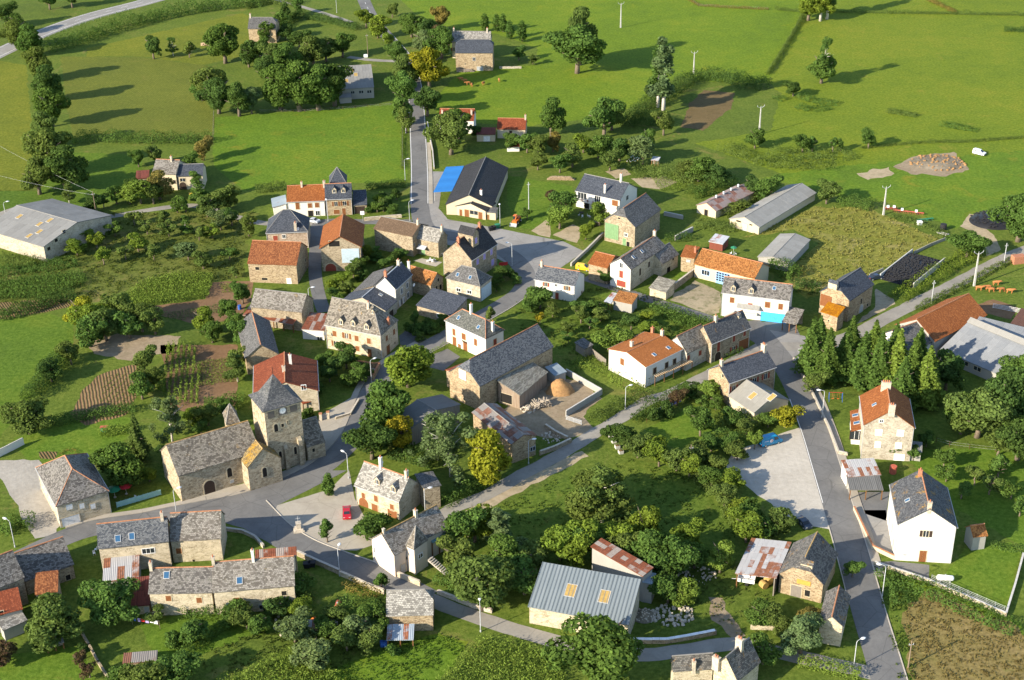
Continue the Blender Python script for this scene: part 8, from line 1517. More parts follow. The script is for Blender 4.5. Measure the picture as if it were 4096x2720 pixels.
hedge('fence_hedge','weedy bank line above the white parked van',[(115.5,449.5),(124.9,451.6),(136.2,453.6),(145.,454.2),(151.7,453.8),(161.9,455.4),(171.8,457.)],1.6,.7,'ol', rough=0.7, leaf=0.26)
hedge('bramble_patch','wide bramble thicket left of the burnt heap',[(85.4,446.),(91.2,442.7),(100.3,444.3),(106.9,442.),(110.9,442.8)],8,2.,'ol', rough=0.7, leaf=0.34, dens=14, cat='bush')
hedge('bramble_patch','lower bramble thicket above the poultry shed',[(70.9,451.7),(77.,444.4),(83.1,436.3),(93.1,434.),(104.,433.4)],6,1.8,'ol', rough=0.8, leaf=0.34, dens=14, cat='bush')
hedge('bramble_patch','scrub mass behind the modern white house',[(38.6,428.3),(45.6,430.8),(55.4,425.7),(59.7,419.1),(65.8,427.)],8,2.8,'ol', rough=0.7, leaf=0.36, dens=13, cat='bush')
hedge('bramble_patch','scrub mass between the rusted shed and the modern house',[(55.3,410.5),(62.5,414.6),(68.4,421.4)],5,2.4,'gn', rough=0.6, leaf=0.32, cat='bush')
hedge('bramble_patch','weeds between the twin long sheds',[(63.,394.3),(68.9,401.4),(75.,409.6),(79.4,413.8)],3.4,1.8,'ol', rough=0.6, leaf=0.3, cat='bush')
hedge('bramble_patch','bushes along the upper rim of the tufted pasture',[(98.5,403.4),(103.4,401.5),(107.4,398.)],3.6,2.4,'gn', rough=0.6, leaf=0.32, cat='bush')
hedge('bramble_patch','weeds beside the farm implements on the pasture rim',[(112.,392.9),(116.6,389.5),(121.4,383.8),(124.1,377.5)],2.4,1.,'ol', rough=0.7, leaf=0.26, cat='bush')
hedge('hedge','thick grassy hedge between the tyre-covered clamp and the lane',[(100.2,337.5),(106.9,345.),(114.7,352.7),(122.6,360.),(130.5,366.8)],5,1.9,'yg', rough=0.6, leaf=0.32, dens=20)
hedge('hedge','weedy verge on the lower side of the right lane',[(104.4,331.7),(112.6,339.6),(121.9,347.1),(130.,354.8),(139.9,362.8)],2.4,1.,'ol', rough=0.6, leaf=0.28)
hedge('bramble_patch','bushes behind the white house with blue doors',[(72.2,359.3),(74.2,355.1),(76.5,351.6)],5,3.2,'gn', rough=0.6, leaf=0.32, cat='bush')
hedge('bramble_patch','thick shade bushes right of the blue-doored house',[(75.,346.9),(78.,344.2),(80.8,345.4)],4.4,2.4,'dk', rough=0.6, leaf=0.32, cat='bush')
hedge('hedge','clipped leafy hedge across the lawn left of the church',[(-105.9,282.3),(-99.8,284.4),(-94.2,286.6),(-87.3,288.3)],2.8,1.7,'gn', rough=0.15, leaf=0.3, dens=40)
hedge('hedge','clipped hedge corner beside the slim spruce',[(-91.9,276.7),(-90.9,278.),(-86.2,278.8)],1.8,1.8,'lt', rough=0.12, leaf=0.26, dens=44)
hedge('hedge','dark hedge between the dark meadow and the furrowed plot',[(-113.4,293.7),(-111.8,300.8),(-110.9,309.8),(-108.,314.1)],3.6,3.,'dk', rough=0.5, leaf=0.32)
hedge('hedge','dark hedge above the left dark meadow',[(-133.,336.5),(-129.7,337.7),(-123.5,343.1),(-119.9,346.8),(-116.2,348.)],4,2.4,'dk', rough=0.5, leaf=0.32)
hedge('bramble_patch','overgrown garden bushes along the lane to the straw-coloured barn',[(-131.6,400.4),(-126.,398.5),(-119.3,397.4)],4,1.8,'dk', rough=0.7, leaf=0.3, cat='bush')
hedge('bramble_patch','leafy undergrowth in front of the left-edge barn',[(-144.1,373.2),(-139.,371.5),(-132.3,369.1)],4,1.8,'ol', rough=0.6, leaf=0.3, cat='bush')
hedge('bramble_patch','undergrowth band below the left-edge barn',[(-141.3,363.8),(-135.8,365.7),(-127.9,367.5),(-121.9,370.1)],5,1.6,'gn', rough=0.6, leaf=0.3, cat='bush')
hedge('garden_bushes','flower and shrub border along the big furrowed plot',[(-71.,289.3),(-67.4,290.1),(-62.3,289.9)],4,2.4,'gn', rough=0.6, leaf=0.3, cat='bush')
hedge('hedge','low hedge around the lower right junction corner',[(49.3,196.9),(52.8,195.9),(56.8,193.9),(58.7,193.)],2.2,1.8,'lt', rough=0.3, leaf=0.28, dens=40)
hedge('hedge','weedy hedge below the white house garden wall',[(70.6,220.3),(75.6,217.3),(80.3,213.7),(84.6,209.2),(89.4,204.8)],4.4,1.5,'gn', rough=0.6, leaf=0.3, dens=24)
hedge('bramble_patch','dark bushes on the roadside bank of the white house',[(69.6,222.1),(71.2,216.8),(70.7,211.8)],3,1.3,'gn', rough=0.6, leaf=0.28, cat='bush')
hedge('hedge','leafy hedge strip inside the right garden wall',[(93.1,230.5),(96.,229.2),(98.4,228.8)],1.8,.9,'gn', rough=0.4, leaf=0.24)
hedge('vine','green vine covering the pergola of the orange-roofed white house',[(30.9,296.8),(34.1,299.8),(38.1,303.4),(41.8,306.2)],2.8,3.2,'gn', rough=0.35, leaf=0.3, dens=36, cat='vine')
hedge('vine','ivy climbing the lane wall of the lichened cottage',[(43.,305.7),(45.8,309.3),(48.3,313.7)],1.,4.4,'gn', rough=0.4, leaf=0.28, dens=30, cat='vine')
hedge('vine','rose border in front of the brown garage door house',[(51.7,308.5),(54.,310.3),(55.7,311.5)],1.8,1.2,'gn', rough=0.5, leaf=0.24, cat='bush')
hedge('vine','vine along the wall of the long orange-roofed farm',[(50.9,357.4),(52.5,355.6),(56.,352.8)],.9,2.6,'lt', rough=0.5, leaf=0.24, cat='vine')
hedge('bramble_patch','overgrown beds beside the farmyard concrete wall',[(16.3,309.),(20.7,304.5),(24.4,300.7),(28.9,293.3)],5,1.1,'lt', rough=0.7, leaf=0.28, dens=18, cat='bush')
hedge('bramble_patch','weedy bank between farmyard and lane',[(18.3,280.),(20.6,282.7),(24.7,287.),(31.3,291.2)],3.6,1.6,'ol', rough=0.7, leaf=0.28, cat='bush')
hedge('hedge','hedge along the washing line beside the lane',[(27.,279.2),(31.9,284.3),(36.,288.5),(39.1,291.4)],2.2,2.2,'dk', rough=0.5, leaf=0.28)
hedge('bramble_patch','mixed shrubs between lawn and gravel lot',[(45.1,272.2),(47.2,269.8),(50.7,269.3)],3.6,2.2,'gn', rough=0.6, leaf=0.3, cat='bush')
hedge('bramble_patch','shrubs behind the lean-to by the gravel lot',[(45.7,276.7),(49.6,278.5),(53.1,277.4),(55.1,274.6)],4,2.6,'ol', rough=0.6, leaf=0.3, cat='bush')
hedge('hedge','shrub line along the lower rim of the gravel lot',[(38.5,257.2),(41.1,251.),(44.,246.9),(43.3,240.3),(46.9,238.9)],3.4,2.4,'ol', rough=0.6, leaf=0.3, dens=24)
hedge('hedge','scrub along the lane below the central birches',[(-14.4,247.1),(-11.,251.4),(-7.6,254.1),(-4.2,256.9)],3,2.4,'gn', rough=0.6, leaf=0.3)
hedge('bramble_patch','dark undergrowth beneath the central trees',[(-26.7,267.8),(-21.9,266.3),(-17.1,263.2)],5,1.8,'dk', rough=0.6, leaf=0.32, cat='bush')
hedge('bramble_patch','weeds in front of the stone barn on the lower lane',[(-41.3,220.),(-38.7,215.9),(-41.3,213.8),(-44.2,214.9)],3,2.2,'gn', rough=0.6, leaf=0.28, cat='bush')
hedge('bramble_patch','dry bramble bank inside the curved lane wall',[(-32.1,221.4),(-29.1,219.6),(-25.8,218.4)],3,1.2,'br', rough=0.5, leaf=0.28, cat='bush')
hedge('bramble_patch','tangled bank beneath the curved lane wall',[(-32.2,214.6),(-28.5,212.3),(-25.2,210.)],5,2.2,'gn', rough=0.7, leaf=0.3, cat='bush')
hedge('hedge','low scrub along the lower lane beside the turret house',[(-15.2,222.7),(-12.7,221.5),(-9.7,219.1)],3,1.6,'gn', rough=0.6, leaf=0.28)
hedge('hedge','hedge on the left of the driveway at the lower left edge',[(-103.9,243.4),(-100.,240.7),(-100.,244.6)],4.5,2.2,'gn', rough=0.5, leaf=0.3)
hedge('bramble_patch','bushes under the laundry house wall',[(-61.9,213.2),(-57.5,212.5),(-53.4,213.),(-49.9,212.9)],2.4,1.8,'gn', rough=0.6, leaf=0.28, cat='bush')
hedge('hedge','hedge line running down the rough garden at the bottom',[(-59.6,201.5),(-57.5,204.5),(-54.9,207.6),(-53.,210.8)],2,1.4,'gn', rough=0.6, leaf=0.28)
hedge('hedge','hedge at the edge of the meadow behind the orange-roofed white house',[(-78.9,421.1),(-73.9,421.7),(-70.1,423.3)],3,2.,'ol', rough=0.5, leaf=0.3)
hedge('hedge','dark clipped hedge left of the straight road by the garden',[(-44.5,421.3),(-38.5,422.8),(-32.4,423.4)],2.4,2.,'dk', rough=0.3, leaf=0.3)
hedge('hedge','weedy verge along the left side of the straight road',[(-36.7,481.7),(-35.8,464.3),(-34.3,438.1)],1.,.8,'ol', rough=0.6, leaf=0.24)
hedge('hedge','hedge behind the long orange-roofed farm',[(54.3,388.3),(58.8,386.5),(64.8,384.7)],3.4,2.,'ol', rough=0.6, leaf=0.3)
hedge('bramble_patch','weeds on the grassy bank below the green-door barn',[(44.5,379.4),(48.5,378.5),(51.6,379.1)],3,1.8,'dk', rough=0.6, leaf=0.28, cat='bush')
hedge('flower_bed','planted bed in front of the town hall',[(-19.6,313.4),(-18.,315.2),(-16.5,317.7)],1.6,.8,'lt', rough=0.5, leaf=0.2, cat='flower bed')
hedge('flower_bed','flowers along the town hall wall',[(-14.,314.7),(-12.1,313.2)],.6,.7,'gn', rough=0.5, leaf=0.18, cat='flower bed')
hedge('flower_bed','ring of orange flowers on the lawn left of the church',[(-99.4,269.9),(-98.5,271.7),(-96.5,271.4),(-95.7,269.6),(-97.,268.8),(-99.,269.3)],.7,.35,'br', rough=0.5, leaf=0.18, cat='flower bed')
rows('maize','tall maize field at the bottom edge below the lower lane',[(-54.1,192.),(-42.5,200.7),(-38.2,203.),(-33.2,199.3),(-29.4,191.4)],.6,.8,.45,1.9,.5,'lt', seed=1)
rows('maize','tall maize field left of the round bottom tree',[(-15.6,191.1),(-6.8,204.7),(.6,203.1),(7.4,199.4),(8.5,190.5)],.5,.8,.45,1.9,.5,'lt', seed=2)
rows('maize','maize plot in the left-hand gardens',[(-104.3,344.1),(-99.9,355.8),(-92.7,361.),(-81.1,359.1),(-80.5,345.8),(-89.3,343.5),(-100.1,340.9)],.35,.8,.4,1.9,.5,'lt', seed=3)
rows('maize','maize strip at the left edge above the dark meadow',[(-144.1,357.6),(-118.4,363.4),(-114.8,356.4),(-124.7,347.5),(-140.7,346.8)],.15,.8,.4,1.8,.5,'gn', seed=4)
rows('maize','six maize rows beside the furrowed plot',[(-83.5,296.5),(-86.1,319.2),(-79.4,320.1),(-75.7,307.7),(-73.2,290.1),(-77.5,289.3)],1.72,1.3,.35,1.9,.5,'lt', seed=5)
rows('maize','maize strip between the courtyard lane and the middle gardens',[(35.,335.7),(38.5,337.3),(55.7,323.2),(52.9,318.7),(41.7,324.9)],-.35,.75,.38,1.9,.5,'gn', seed=6)
rows('vegetables','rows of cabbages in the plot beside the maize rows',[(-76.6,311.7),(-68.8,313.),(-65.9,301.),(-74.1,299.2)],.1,.8,.5,.4,.34,'lt', seed=7)
rows('vegetables','rows of vegetables below the striped lean-to barn',[(-93.3,338.1),(-81.8,340.2),(-73.5,345.5),(-72.3,341.6),(-78.7,335.6),(-87.3,333.4)],.1,.9,.5,.4,.34,'gy', seed=8)
rows('vegetables','leafy vegetable bed at the right of the left gardens',[(-79.2,355.),(-70.9,354.6),(-70.9,350.6),(-77.,348.8)],.1,.8,.5,.45,.34,'lt', seed=9)
rows('vegetables','vegetable plants on the furrowed plot',[(-98.2,304.3),(-89.6,308.2),(-88.1,291.6),(-94.8,286.)],1.25,1.6,.7,.3,.28,'ol', seed=10)
rows('vegetables','vegetables beside the modern white house',[(44.7,428.7),(53.3,432.1),(57.7,422.6),(52.9,415.7),(46.2,416.)],.1,.8,.5,.5,.34,'lt', seed=11)
scatter('rough_grass','straw-coloured tussocks over the walled pasture',[(91.4,400.9),(106.9,400.2),(122.4,375.1),(109.1,364.8),(96.,352.),(90.2,349.5),(77.3,339.6),(72.8,352.9),(87.7,375.1),(82.,384.5),(66.8,379.6)],2.2,.36,.42,(.34,.31,.09), seed=12, leaves=4, thr=-.05, clump=0.5)
scatter('rough_grass','rough weeds over the left orchard',[(-133.3,406.9),(-75.2,404.3),(-75.7,382.1),(-73.3,358.8),(-80.,356.4),(-104.9,346.7),(-134.1,340.2),(-147.2,367.4),(-129.2,372.4)],1.6,.36,.5,(.1,.12,.03), seed=13, leaves=4, thr=-.1)
scatter('rough_grass','dry stubble tufts in the lower right field',[(71.4,212.2),(77.9,217.1),(87.5,208.6),(90.9,204.),(87.,191.9),(67.7,192.4)],5.,.26,.22,(.24,.165,.07), seed=14, leaves=4, thr=-.2, clump=0.6)
scatter('rough_grass','weeds in the sloping garden at the bottom left',[(-56.7,202.3),(-43.8,210.3),(-34.3,210.1),(-25.8,202.6),(-34.3,196.),(-54.1,196.5)],3.,.3,.45,(.085,.11,.03), seed=15, leaves=4, thr=-.1)
scatter('rough_grass','rough growth in the meadow with the stony mound',[(-11.2,242.3),(12.4,259.1),(25.7,263.8),(38.1,258.3),(44.8,240.6),(42.,227.6),(26.5,232.3),(9.3,227.2),(-5.8,226.2)],2.,.28,.3,(.075,.115,.025), seed=16, leaves=4, thr=0.05)
scatter('rough_grass','rough growth on the middle gardens',[(.1,340.),(26.1,354.8),(55.7,323.2),(50.4,316.5),(23.6,317.5),(15.3,300.2),(10.6,315.7),(2.2,325.2)],2.5,.28,.4,(.075,.1,.03), seed=17, leaves=4, thr=0.)
scatter('rough_grass','tall green grass below the small stone barn',[(-34.3,196.),(-25.8,202.6),(-14.3,206.9),(-8.4,204.5),(-14.5,191.),(-35.3,191.6)],3.5,.3,.35,(.085,.15,.025), seed=18, leaves=4, thr=-.2)
scatter('rough_grass','weeds around the farmyard garden and lichened barn',[(31.2,227.9),(42.7,226.2),(48.7,212.8),(49.2,201.8),(39.5,204.4),(32.8,213.3)],2.,.28,.3,(.095,.115,.035), seed=19, leaves=4, thr=0.)
scatter('rough_grass','weeds on the roadside bank at lower right',[(68.8,225.5),(72.2,223.7),(76.8,219.2),(71.8,212.2),(68.8,192.4),(65.4,192.5)],4.,.28,.35,(.085,.12,.03), seed=20, leaves=4, thr=-.1)
lamp('street lamp at the edge of the church square nearest the tower',-35.2,258.5,6.2,2.4)
lamp('street lamp at the bend between the square and the lower wall',-33.8,224.6,6.4,1.4)
lamp('street lamp beside the lower lane above the bottom maize field',-6.6,207.3,6.4,1.6)
lamp('tall street lamp on the bank below the white gabled house',68.1,215.5,7,2.8)
lamp('street lamp at the lower right junction corner',58.4,195.4,6.4,.4)
lamp('tall street lamp beside the road facing the gravel lot',69.6,279.9,7,3.)
lamp('street lamp beside the lane above the farmyard wall',25.6,285.,6,.4)
lamp('street lamp at the foot of the stone shed on the lane',3.1,262.9,6,.2)
lamp('street lamp near the bright green-yellow street tree',-33.5,299.6,6,.6)
lamp('street lamp on the village place by the lavender-shuttered house',.4,363.1,7,3.)
lamp('street lamp where the straight road meets the village place',-29.6,395.,6.6,.6)
lamp('street lamp on the straight road beside the green field',-35.1,471.7,7.2,.2)
lamp('street lamp on the straight road opposite the community hall',-32.8,428.,7.2,.2)
lamp('street lamp by the small left farm drive',-95.,416.3,5,2.8)
lamp('street lamp beside the driveway at the lower left edge',-99.4,235.8,6.4,2.6)
lamp('street lamp behind the left-edge barn',-150.6,401.2,6,.4)
lamp('far street lamp near the top of the straight road',-74.,627.,6,2.6)
lamp('street lamp in front of the house with two dormers',-53.9,396.8,6.4,1.8)
lamp('street lamp beside the green bins on the village place',-2.9,390.7,6.4,1.6)
lamp('street lamp against the gable of the pale roofed house',-18.3,244.6,6.2,.3)
lamp('street lamp at the end of the teal garden fence',-69.4,246.4,6,.4)
lamp('street lamp in the shaded left lane beside the striped lean-to',-52.9,340.2,5.5,.2)
pylon('concrete electricity pole on the rim of the tufted pasture',110.2,394.2,8.7,.3,'concrete')
pylon('large concrete electricity pole beside the right lane and the cows',122.9,345.7,9.6,.2,'concrete')
pylon('electricity pole beside the lone tree shadow in the bright meadow',70.5,531.5,8.4,.3,'concrete')
pylon('electricity pole beside a dark bush on the right slope',84.7,464.5,9.7,.3,'concrete')
pylon('far electricity pole at the top of the bright meadow',47.7,596.1,10.1,.3,'concrete')
pylon('wooden pole carrying two wires beside the left lane',-124.2,403.4,8.1,.2,'wood')
pylon('wooden pole beside the letterboxes of the far garden',-55.1,561.,9.4,.2,'wood')
pylon('wooden pole on the bank of the stubble field',68.,195.7,5.9,.2,'wood')
pylon('wooden pole at the edge of the weedy meadow',37.4,259.1,6.5,.2,'wood')
pylon('thin metal pole on the near side of the right lane',109.,335.9,6.6,.2,'metal')
pylon('thin metal pole further up the right lane',135.2,359.8,5.9,.2,'metal')
pylon('slim banded pole on the bank beside the orange machine',5.7,400.9,9.7,.2,'metal')
cow('first brown cow from the left below the honey stone barn',-17.6,528.5,.3,'cows in the far meadow')
cow('second brown cow from the left below the honey stone barn',-16.,526.2,.5,'cows in the far meadow')
cow('third brown cow from the left below the honey stone barn',-14.7,523.1,.4,'cows in the far meadow')
cow('fourth brown cow from the left below the honey stone barn',-13.3,521.1,1.5,'cows in the far meadow')
cow('fifth brown cow from the left below the honey stone barn',-9.,522.8,1.2,'cows in the far meadow')
cow('sixth brown cow from the left below the honey stone barn',-3.1,526.4,1.6,'cows in the far meadow')
cow('first brown cow from the left beside the cattle yard on the right',123.4,342.9,3.,'cows by the cattle yard')
cow('second brown cow from the left beside the cattle yard on the right',125.8,343.3,.2,'cows by the cattle yard')
cow('third brown cow from the left beside the cattle yard on the right',126.2,341.8,.1,'cows by the cattle yard')
cow('fourth brown cow from the left beside the cattle yard on the right',128.8,345.8,3.1,'cows by the cattle yard')
cow('fifth brown cow from the left beside the cattle yard on the right',128.9,341.7,.3,'cows by the cattle yard')
cow('sixth brown cow from the left beside the cattle yard on the right',130.9,340.9,3.,'cows by the cattle yard')
goose('white goose in the flock under the willow beside the tiny hut',38.2,440.6,4.8,'flock of white geese')
goose('white goose in the flock under the willow beside the tiny hut',38.9,442.5,4.8,'flock of white geese')
goose('white goose in the flock under the willow beside the tiny hut',39.3,440.4,3.1,'flock of white geese')
goose('white goose in the flock under the willow beside the tiny hut',39.8,444.1,1.7,'flock of white geese')
goose('white goose in the flock under the willow beside the tiny hut',40.1,441.5,.3,'flock of white geese')
goose('white goose in the flock under the willow beside the tiny hut',40.6,445.2,2.3,'flock of white geese')
goose('white goose in the flock under the willow beside the tiny hut',40.8,443.2,2.5,'flock of white geese')
goose('white goose in the flock under the willow beside the tiny hut',40.8,440.8,.3,'flock of white geese')
goose('white goose in the flock under the willow beside the tiny hut',41.5,443.6,.3,'flock of white geese')
goose('white goose in the flock under the willow beside the tiny hut',41.7,442.,6.,'flock of white geese')
goose('white goose in the flock under the willow beside the tiny hut',42.2,443.2,3.9,'flock of white geese')
goose('white goose in the flock under the willow beside the tiny hut',41.1,446.2,1.4,'flock of white geese')
silage('silage clamp covered with black sheet and tyres between concrete walls',109.1,355.7,.894,20.1,9.3,1.7,230, True, 3)
silage('round black silage heap covered with tyres at the right edge',141.3,388.4,.3,15.,13.,1.8,68, False, 4)
gastank('long white gas tank on the lawn of the white house',80.9,219.7,-.15,'tank_white',3.2,.55)
gastank('rusty red tank lying in the rough garden at the bottom',-33.2,214.6,1.45,'tank_rust',2.6,.55)
barrel('rusty_drum','rusty drum on the lawn below the stone house',80.,256.9,'steel_red',.75,1.7,'drum')
barrel('water_tank','dark drum tank at the end of the farm implements',124.7,382.7,'tyre',.9,1.8,'tank')
barrel('blue_barrel','left blue barrel beside the little blue-roofed shed',-24.2,203.8,'barrel_blue',.38,1.1)
barrel('blue_barrel','right blue barrel beside the little blue-roofed shed',-23.6,203.7,'barrel_blue',.38,1.1)
barrel('blue_barrel','blue barrel behind the narrow slate barn',-71.1,339.5,'barrel_blue',.45,1.2)
bale('round straw bale under the rusty white lean-to',46.5,218.7,.5)
bale('second straw bale behind the first under the rusty lean-to',47.6,220.,.5)
trailer('white farm trailer under the rusty white lean-to',43.5,220.2,-.3)
gate('metal farm gate at the farmyard entrance on the lane',11.9,280.8,-.601,4.1)
gate('white rail gate of the cattle yard at the right edge',124.,332.7,-.496,8.,1.3,4,'plastic_white')
lowwall('yard_wall','concrete block wall around the farmyard manure heap',[(12.8,301.6),(20.6,291.8),(12.,282.3)],1.5,.25,'block', cope='concrete')
lowwall('stone_wall','low stone wall beside the farmyard entrance slab',[(7.2,277.8),(9.3,274.9),(11.9,272.3)],.8,.4,'stone', cope='stone_block')
lowwall('stone_wall','roadside stone wall beside the rust-streaked stone shed',[(12.5,271.2),(9.1,268.4),(5.7,266.3)],1.,.4,'stone', cope='stone_block')
lowwall('lane_wall','pale stone wall curving along the lower lane below the square',[(-33.7,224.7),(-32.4,223.9),(-28.5,221.),(-25.,218.9)],1.,.4,'stone_cream', cope='stone_block')
lowwall('lane_wall','stone retaining wall from the lower row to the square lamp',[(-42.8,231.4),(-38.3,228.2),(-33.9,225.1)],1.1,.4,'stone', cope='kerb_stone')
lowwall('lane_wall','stone wall beside the thicket on the lower lane',[(-14.7,218.6),(-11.1,216.3),(-7.9,214.2),(-4.7,212.7)],.8,.4,'stone_pale', cope='stone_block')
lowwall('garden_wall','stone garden wall in front of the turret house',[(-22.5,224.),(-18.3,221.1)],1.1,.35,'stone_cream', cope='stone_block')
lowwall('garden_wall','long garden wall with fence below the white gabled house',[(68.9,225.1),(73.2,222.3),(77.9,219.2),(83.6,214.2),(89.1,209.1),(93.6,217.9),(98.,227.)],.8,.3,'stone_cream', cope='concrete')
lowwall('garden_wall','low wall between right road and the stone house garden',[(68.,306.9),(69.4,290.),(70.1,274.9),(70.1,264.7),(71.8,263.9)],.7,.3,'stone_pale', cope='kerb_stone')
lowwall('garden_wall','rendered forecourt wall between right road and the white house',[(68.9,243.5),(69.6,230.2),(73.,226.8)],.9,.3,'cream', cope='cap_tile')
lowwall('bank_wall','grey retaining wall along the grassy bank of the green-door barn',[(16.7,362.6),(21.8,372.5),(26.7,382.8)],.9,.4,'render_grey', cope='kerb_stone')
lowwall('garden_wall','pale concrete wall behind the dark-roofed farmhouse',[(47.1,378.4),(52.7,384.4)],1.5,.35,'block', cope='concrete')
lowwall('garden_wall','low grey wall right of the green-door barn',[(45.8,396.7),(50.9,393.6)],1.2,.3,'block', cope='concrete')
lowwall('yard_wall','high stone courtyard wall between garage and orange-roofed farm',[(43.5,346.6),(49.7,355.4)],1.9,.4,'stone', cope='stone_block')
lowwall('garden_wall','low curved garden wall opposite the church tower',[(-40.3,283.),(-37.2,284.7),(-35.8,291.)],.5,.35,'stone_cream', cope='stone_block')
lowwall('garden_wall','white rendered wall at the left edge below the willow',[(-113.7,268.2),(-112.6,269.5),(-108.8,274.3)],1.7,.2,'white', cope='concrete')
lowwall('stone_wall','dry stone wall with white slab coping below the metal hangar',[(20.2,203.5),(26.7,203.3),(31.1,204.3),(35.6,205.5)],.9,.5,'stone', cope='plastic_white')
lowwall('stone_wall','broken stone wall under the lichened barn',[(42.5,206.8),(47.9,206.4)],1.2,.5,'stone_cream')
lowwall('stone_wall','dry stone wall right of the honey stone barn',[(-2.8,542.8),(1.8,542.6),(5.2,542.6)],.8,.5,'stone_pale')
lowwall('road_wall','white parapet along the right side of the straight road',[(-28.1,481.2),(-26.5,464.9),(-25.2,453.4),(-24.1,437.7)],.7,.3,'cream', cope='concrete')
lowwall('pasture_wall','concrete wall along the upper end of the tufted pasture',[(112.3,366.5),(118.3,371.7),(123.9,375.8)],.9,.2,'block')
lowwall('pasture_wall','short wall between slate barn and silage clamp',[(96.7,352.4),(101.1,356.)],.9,.2,'block')
lowwall('square_wall','low curved wall below the junction of the church square',[(-58.3,240.2),(-54.7,239.3),(-51.9,237.2),(-49.8,234.1)],.7,.4,'stone_pale', cope='kerb_stone')
lowwall('stone_wall','rough stone wall dividing the lower left gardens',[(-79.,208.3),(-77.,205.1),(-74.2,200.4),(-71.5,196.3)],.6,.4,'stone')
lowwall('garden_wall','garden wall with gate beside the house with two dormers',[(-43.1,396.5),(-37.4,397.7),(-32.3,398.5)],1.,.3,'stone_cream', cope='stone_block')
lowwall('garden_wall','stone corner wall at the end of the cream manor house',[(-37.6,308.),(-33.4,306.5),(-32.1,306.9),(-33.2,300.6)],1.3,.35,'stone_warm', cope='cap_tile')
plankfence('garden_fence','pale teal panel fence in front of the parasol garden',[(-82.2,249.),(-73.9,253.5)],1.3,'teal_fence')
plankfence('plank_fence','brown plank fence beside the orange-roofed white house',[(18.,313.7),(22.6,305.3)],1.9,'wood_grey')
fence('post_fence','post and wire fence between the striped field and the vivid meadow',[(-105.7,500.3),(-103.1,484.),(-100.3,467.5)],3.,1.2)
fence('post_fence','white post fence across the top edge of the bright meadow',[(81.4,637.),(84.,626.9),(96.8,623.4),(113.1,619.4)],4.,1.2)
fence('post_fence','guard rail along the highway',[(-193.1,594.2),(-188.9,603.9),(-181.3,617.1),(-174.,627.8),(-164.8,640.)],3.5,.8, mt='galv', rails=True)
fence('post_fence','post fence below the clump of dark trees',[(-88.9,496.4),(-72.5,495.6),(-59.2,497.8),(-41.5,501.)],4.,1.1)
fence('post_fence','roadside fence posts beside the vivid green meadow',[(-36.8,481.7),(-35.5,459.1),(-34.3,438.1)],3.,1.1)
fence('post_fence','wire fence along the right-hand orchard',[(92.3,268.6),(94.7,266.9),(98.7,265.7),(104.,264.3)],4.,1.3)
fence('post_fence','green mesh fence on the wall of the white house garden',[(78.4,219.9),(83.8,215.),(89.2,210.2)],1.5,1.5, mt='galv', rails=True, wires=3, pr=0.03)
fence('post_fence','wooden fence along the garden with the washing line',[(29.9,279.1),(34.3,283.7),(39.5,287.9)],2.,1.1, rails=True)
chair('white garden chair on the terrace of the modern white house',20.5,397.4,0,'white chairs at the modern house')
chair('white garden chair on the terrace of the modern white house',21.5,396.1,1.5,'white chairs at the modern house')
chair('white garden chair on the terrace of the modern white house',23.2,396.8,3,'white chairs at the modern house')
chair('white garden chair on the terrace of the modern white house',23.7,396.,4,'white chairs at the modern house')
table('dark round garden table on the terrace of the modern white house',21.3,398.4,0,.75,1.4,'tyre', True)
table('red garden table on the lawn left of the church',-92.3,280.2,0,.9,1.8,'steel_red')
chair('green garden chair beside the red table left of the church',-92.6,279.,1.5,'green chairs at the red table','plastic_green')
chair('green garden chair beside the red table left of the church',-91.5,279.,2.5,'green chairs at the red table','plastic_green')
chair('green garden chair beside the red table left of the church',-92.,278.4,3.5,'green chairs at the red table','plastic_green')
parasol('red parasol behind the teal fence',-81.4,254.,'red_paint',1.5)
parasol('dark green parasol beside the hipped-roof house left of the church',-83.5,252.8,'plastic_green',1.5)
chair('white lounger chair behind the teal fence',-79.1,251.9,1.2, None)
chair('white chair on the white garden patio below the patterned roof',-23.2,366.7,0,'white chairs on the patio')
chair('white chair on the white garden patio below the patterned roof',-22.3,367.6,2,'white chairs on the patio')
chair('white chair on the white garden patio below the patterned roof',-21.1,367.5,3,'white chairs on the patio')
chair('white chair on the white garden patio below the patterned roof',-21.7,366.3,4.5,'white chairs on the patio')
table('white table on the white garden patio below the patterned roof',-22.2,366.7,0)
parasol('closed green parasol beside the long orange-roofed farm',62.2,368.2,'plastic_green',.9,2.3)
chair('white chair beside the green parasol behind the orange-roofed farm',61.5,368.4,0,'white chairs at the green parasol')
chair('white chair beside the green parasol behind the orange-roofed farm',62.8,368.1,3,'white chairs at the green parasol')
chair('white chair behind the rust-streaked white shed',-82.9,234.1,0,'white chairs behind the shed')
chair('white chair behind the rust-streaked white shed',-82.9,232.8,2,'white chairs behind the shed')
swing('red and blue garden swing behind the roadside wall',74.1,287.4,-.1)
planter('first concrete planter from the top of the row beside the lane',21.3,274.4,.3,1.,'concrete planters beside the lane')
planter('second concrete planter from the top of the row beside the lane',21.5,272.9,.3,1.,'concrete planters beside the lane')
planter('third concrete planter from the top of the row beside the lane',22.,271.,.3,1.,'concrete planters beside the lane')
planter('fourth concrete planter from the top of the row beside the lane',22.6,268.6,.3,1.,'concrete planters beside the lane')
planter('fifth concrete planter from the top of the row beside the lane',23.2,266.5,.3,1.,'concrete planters beside the lane')
logpile('stacked firewood in the garden of the modern white house',16.4,426.6,-.1,9.,1.2,1.)
logpile('stack of old timber in front of the honey stone barn',-15.9,539.7,.0,7.,1.,1.4,'brushwood',3)
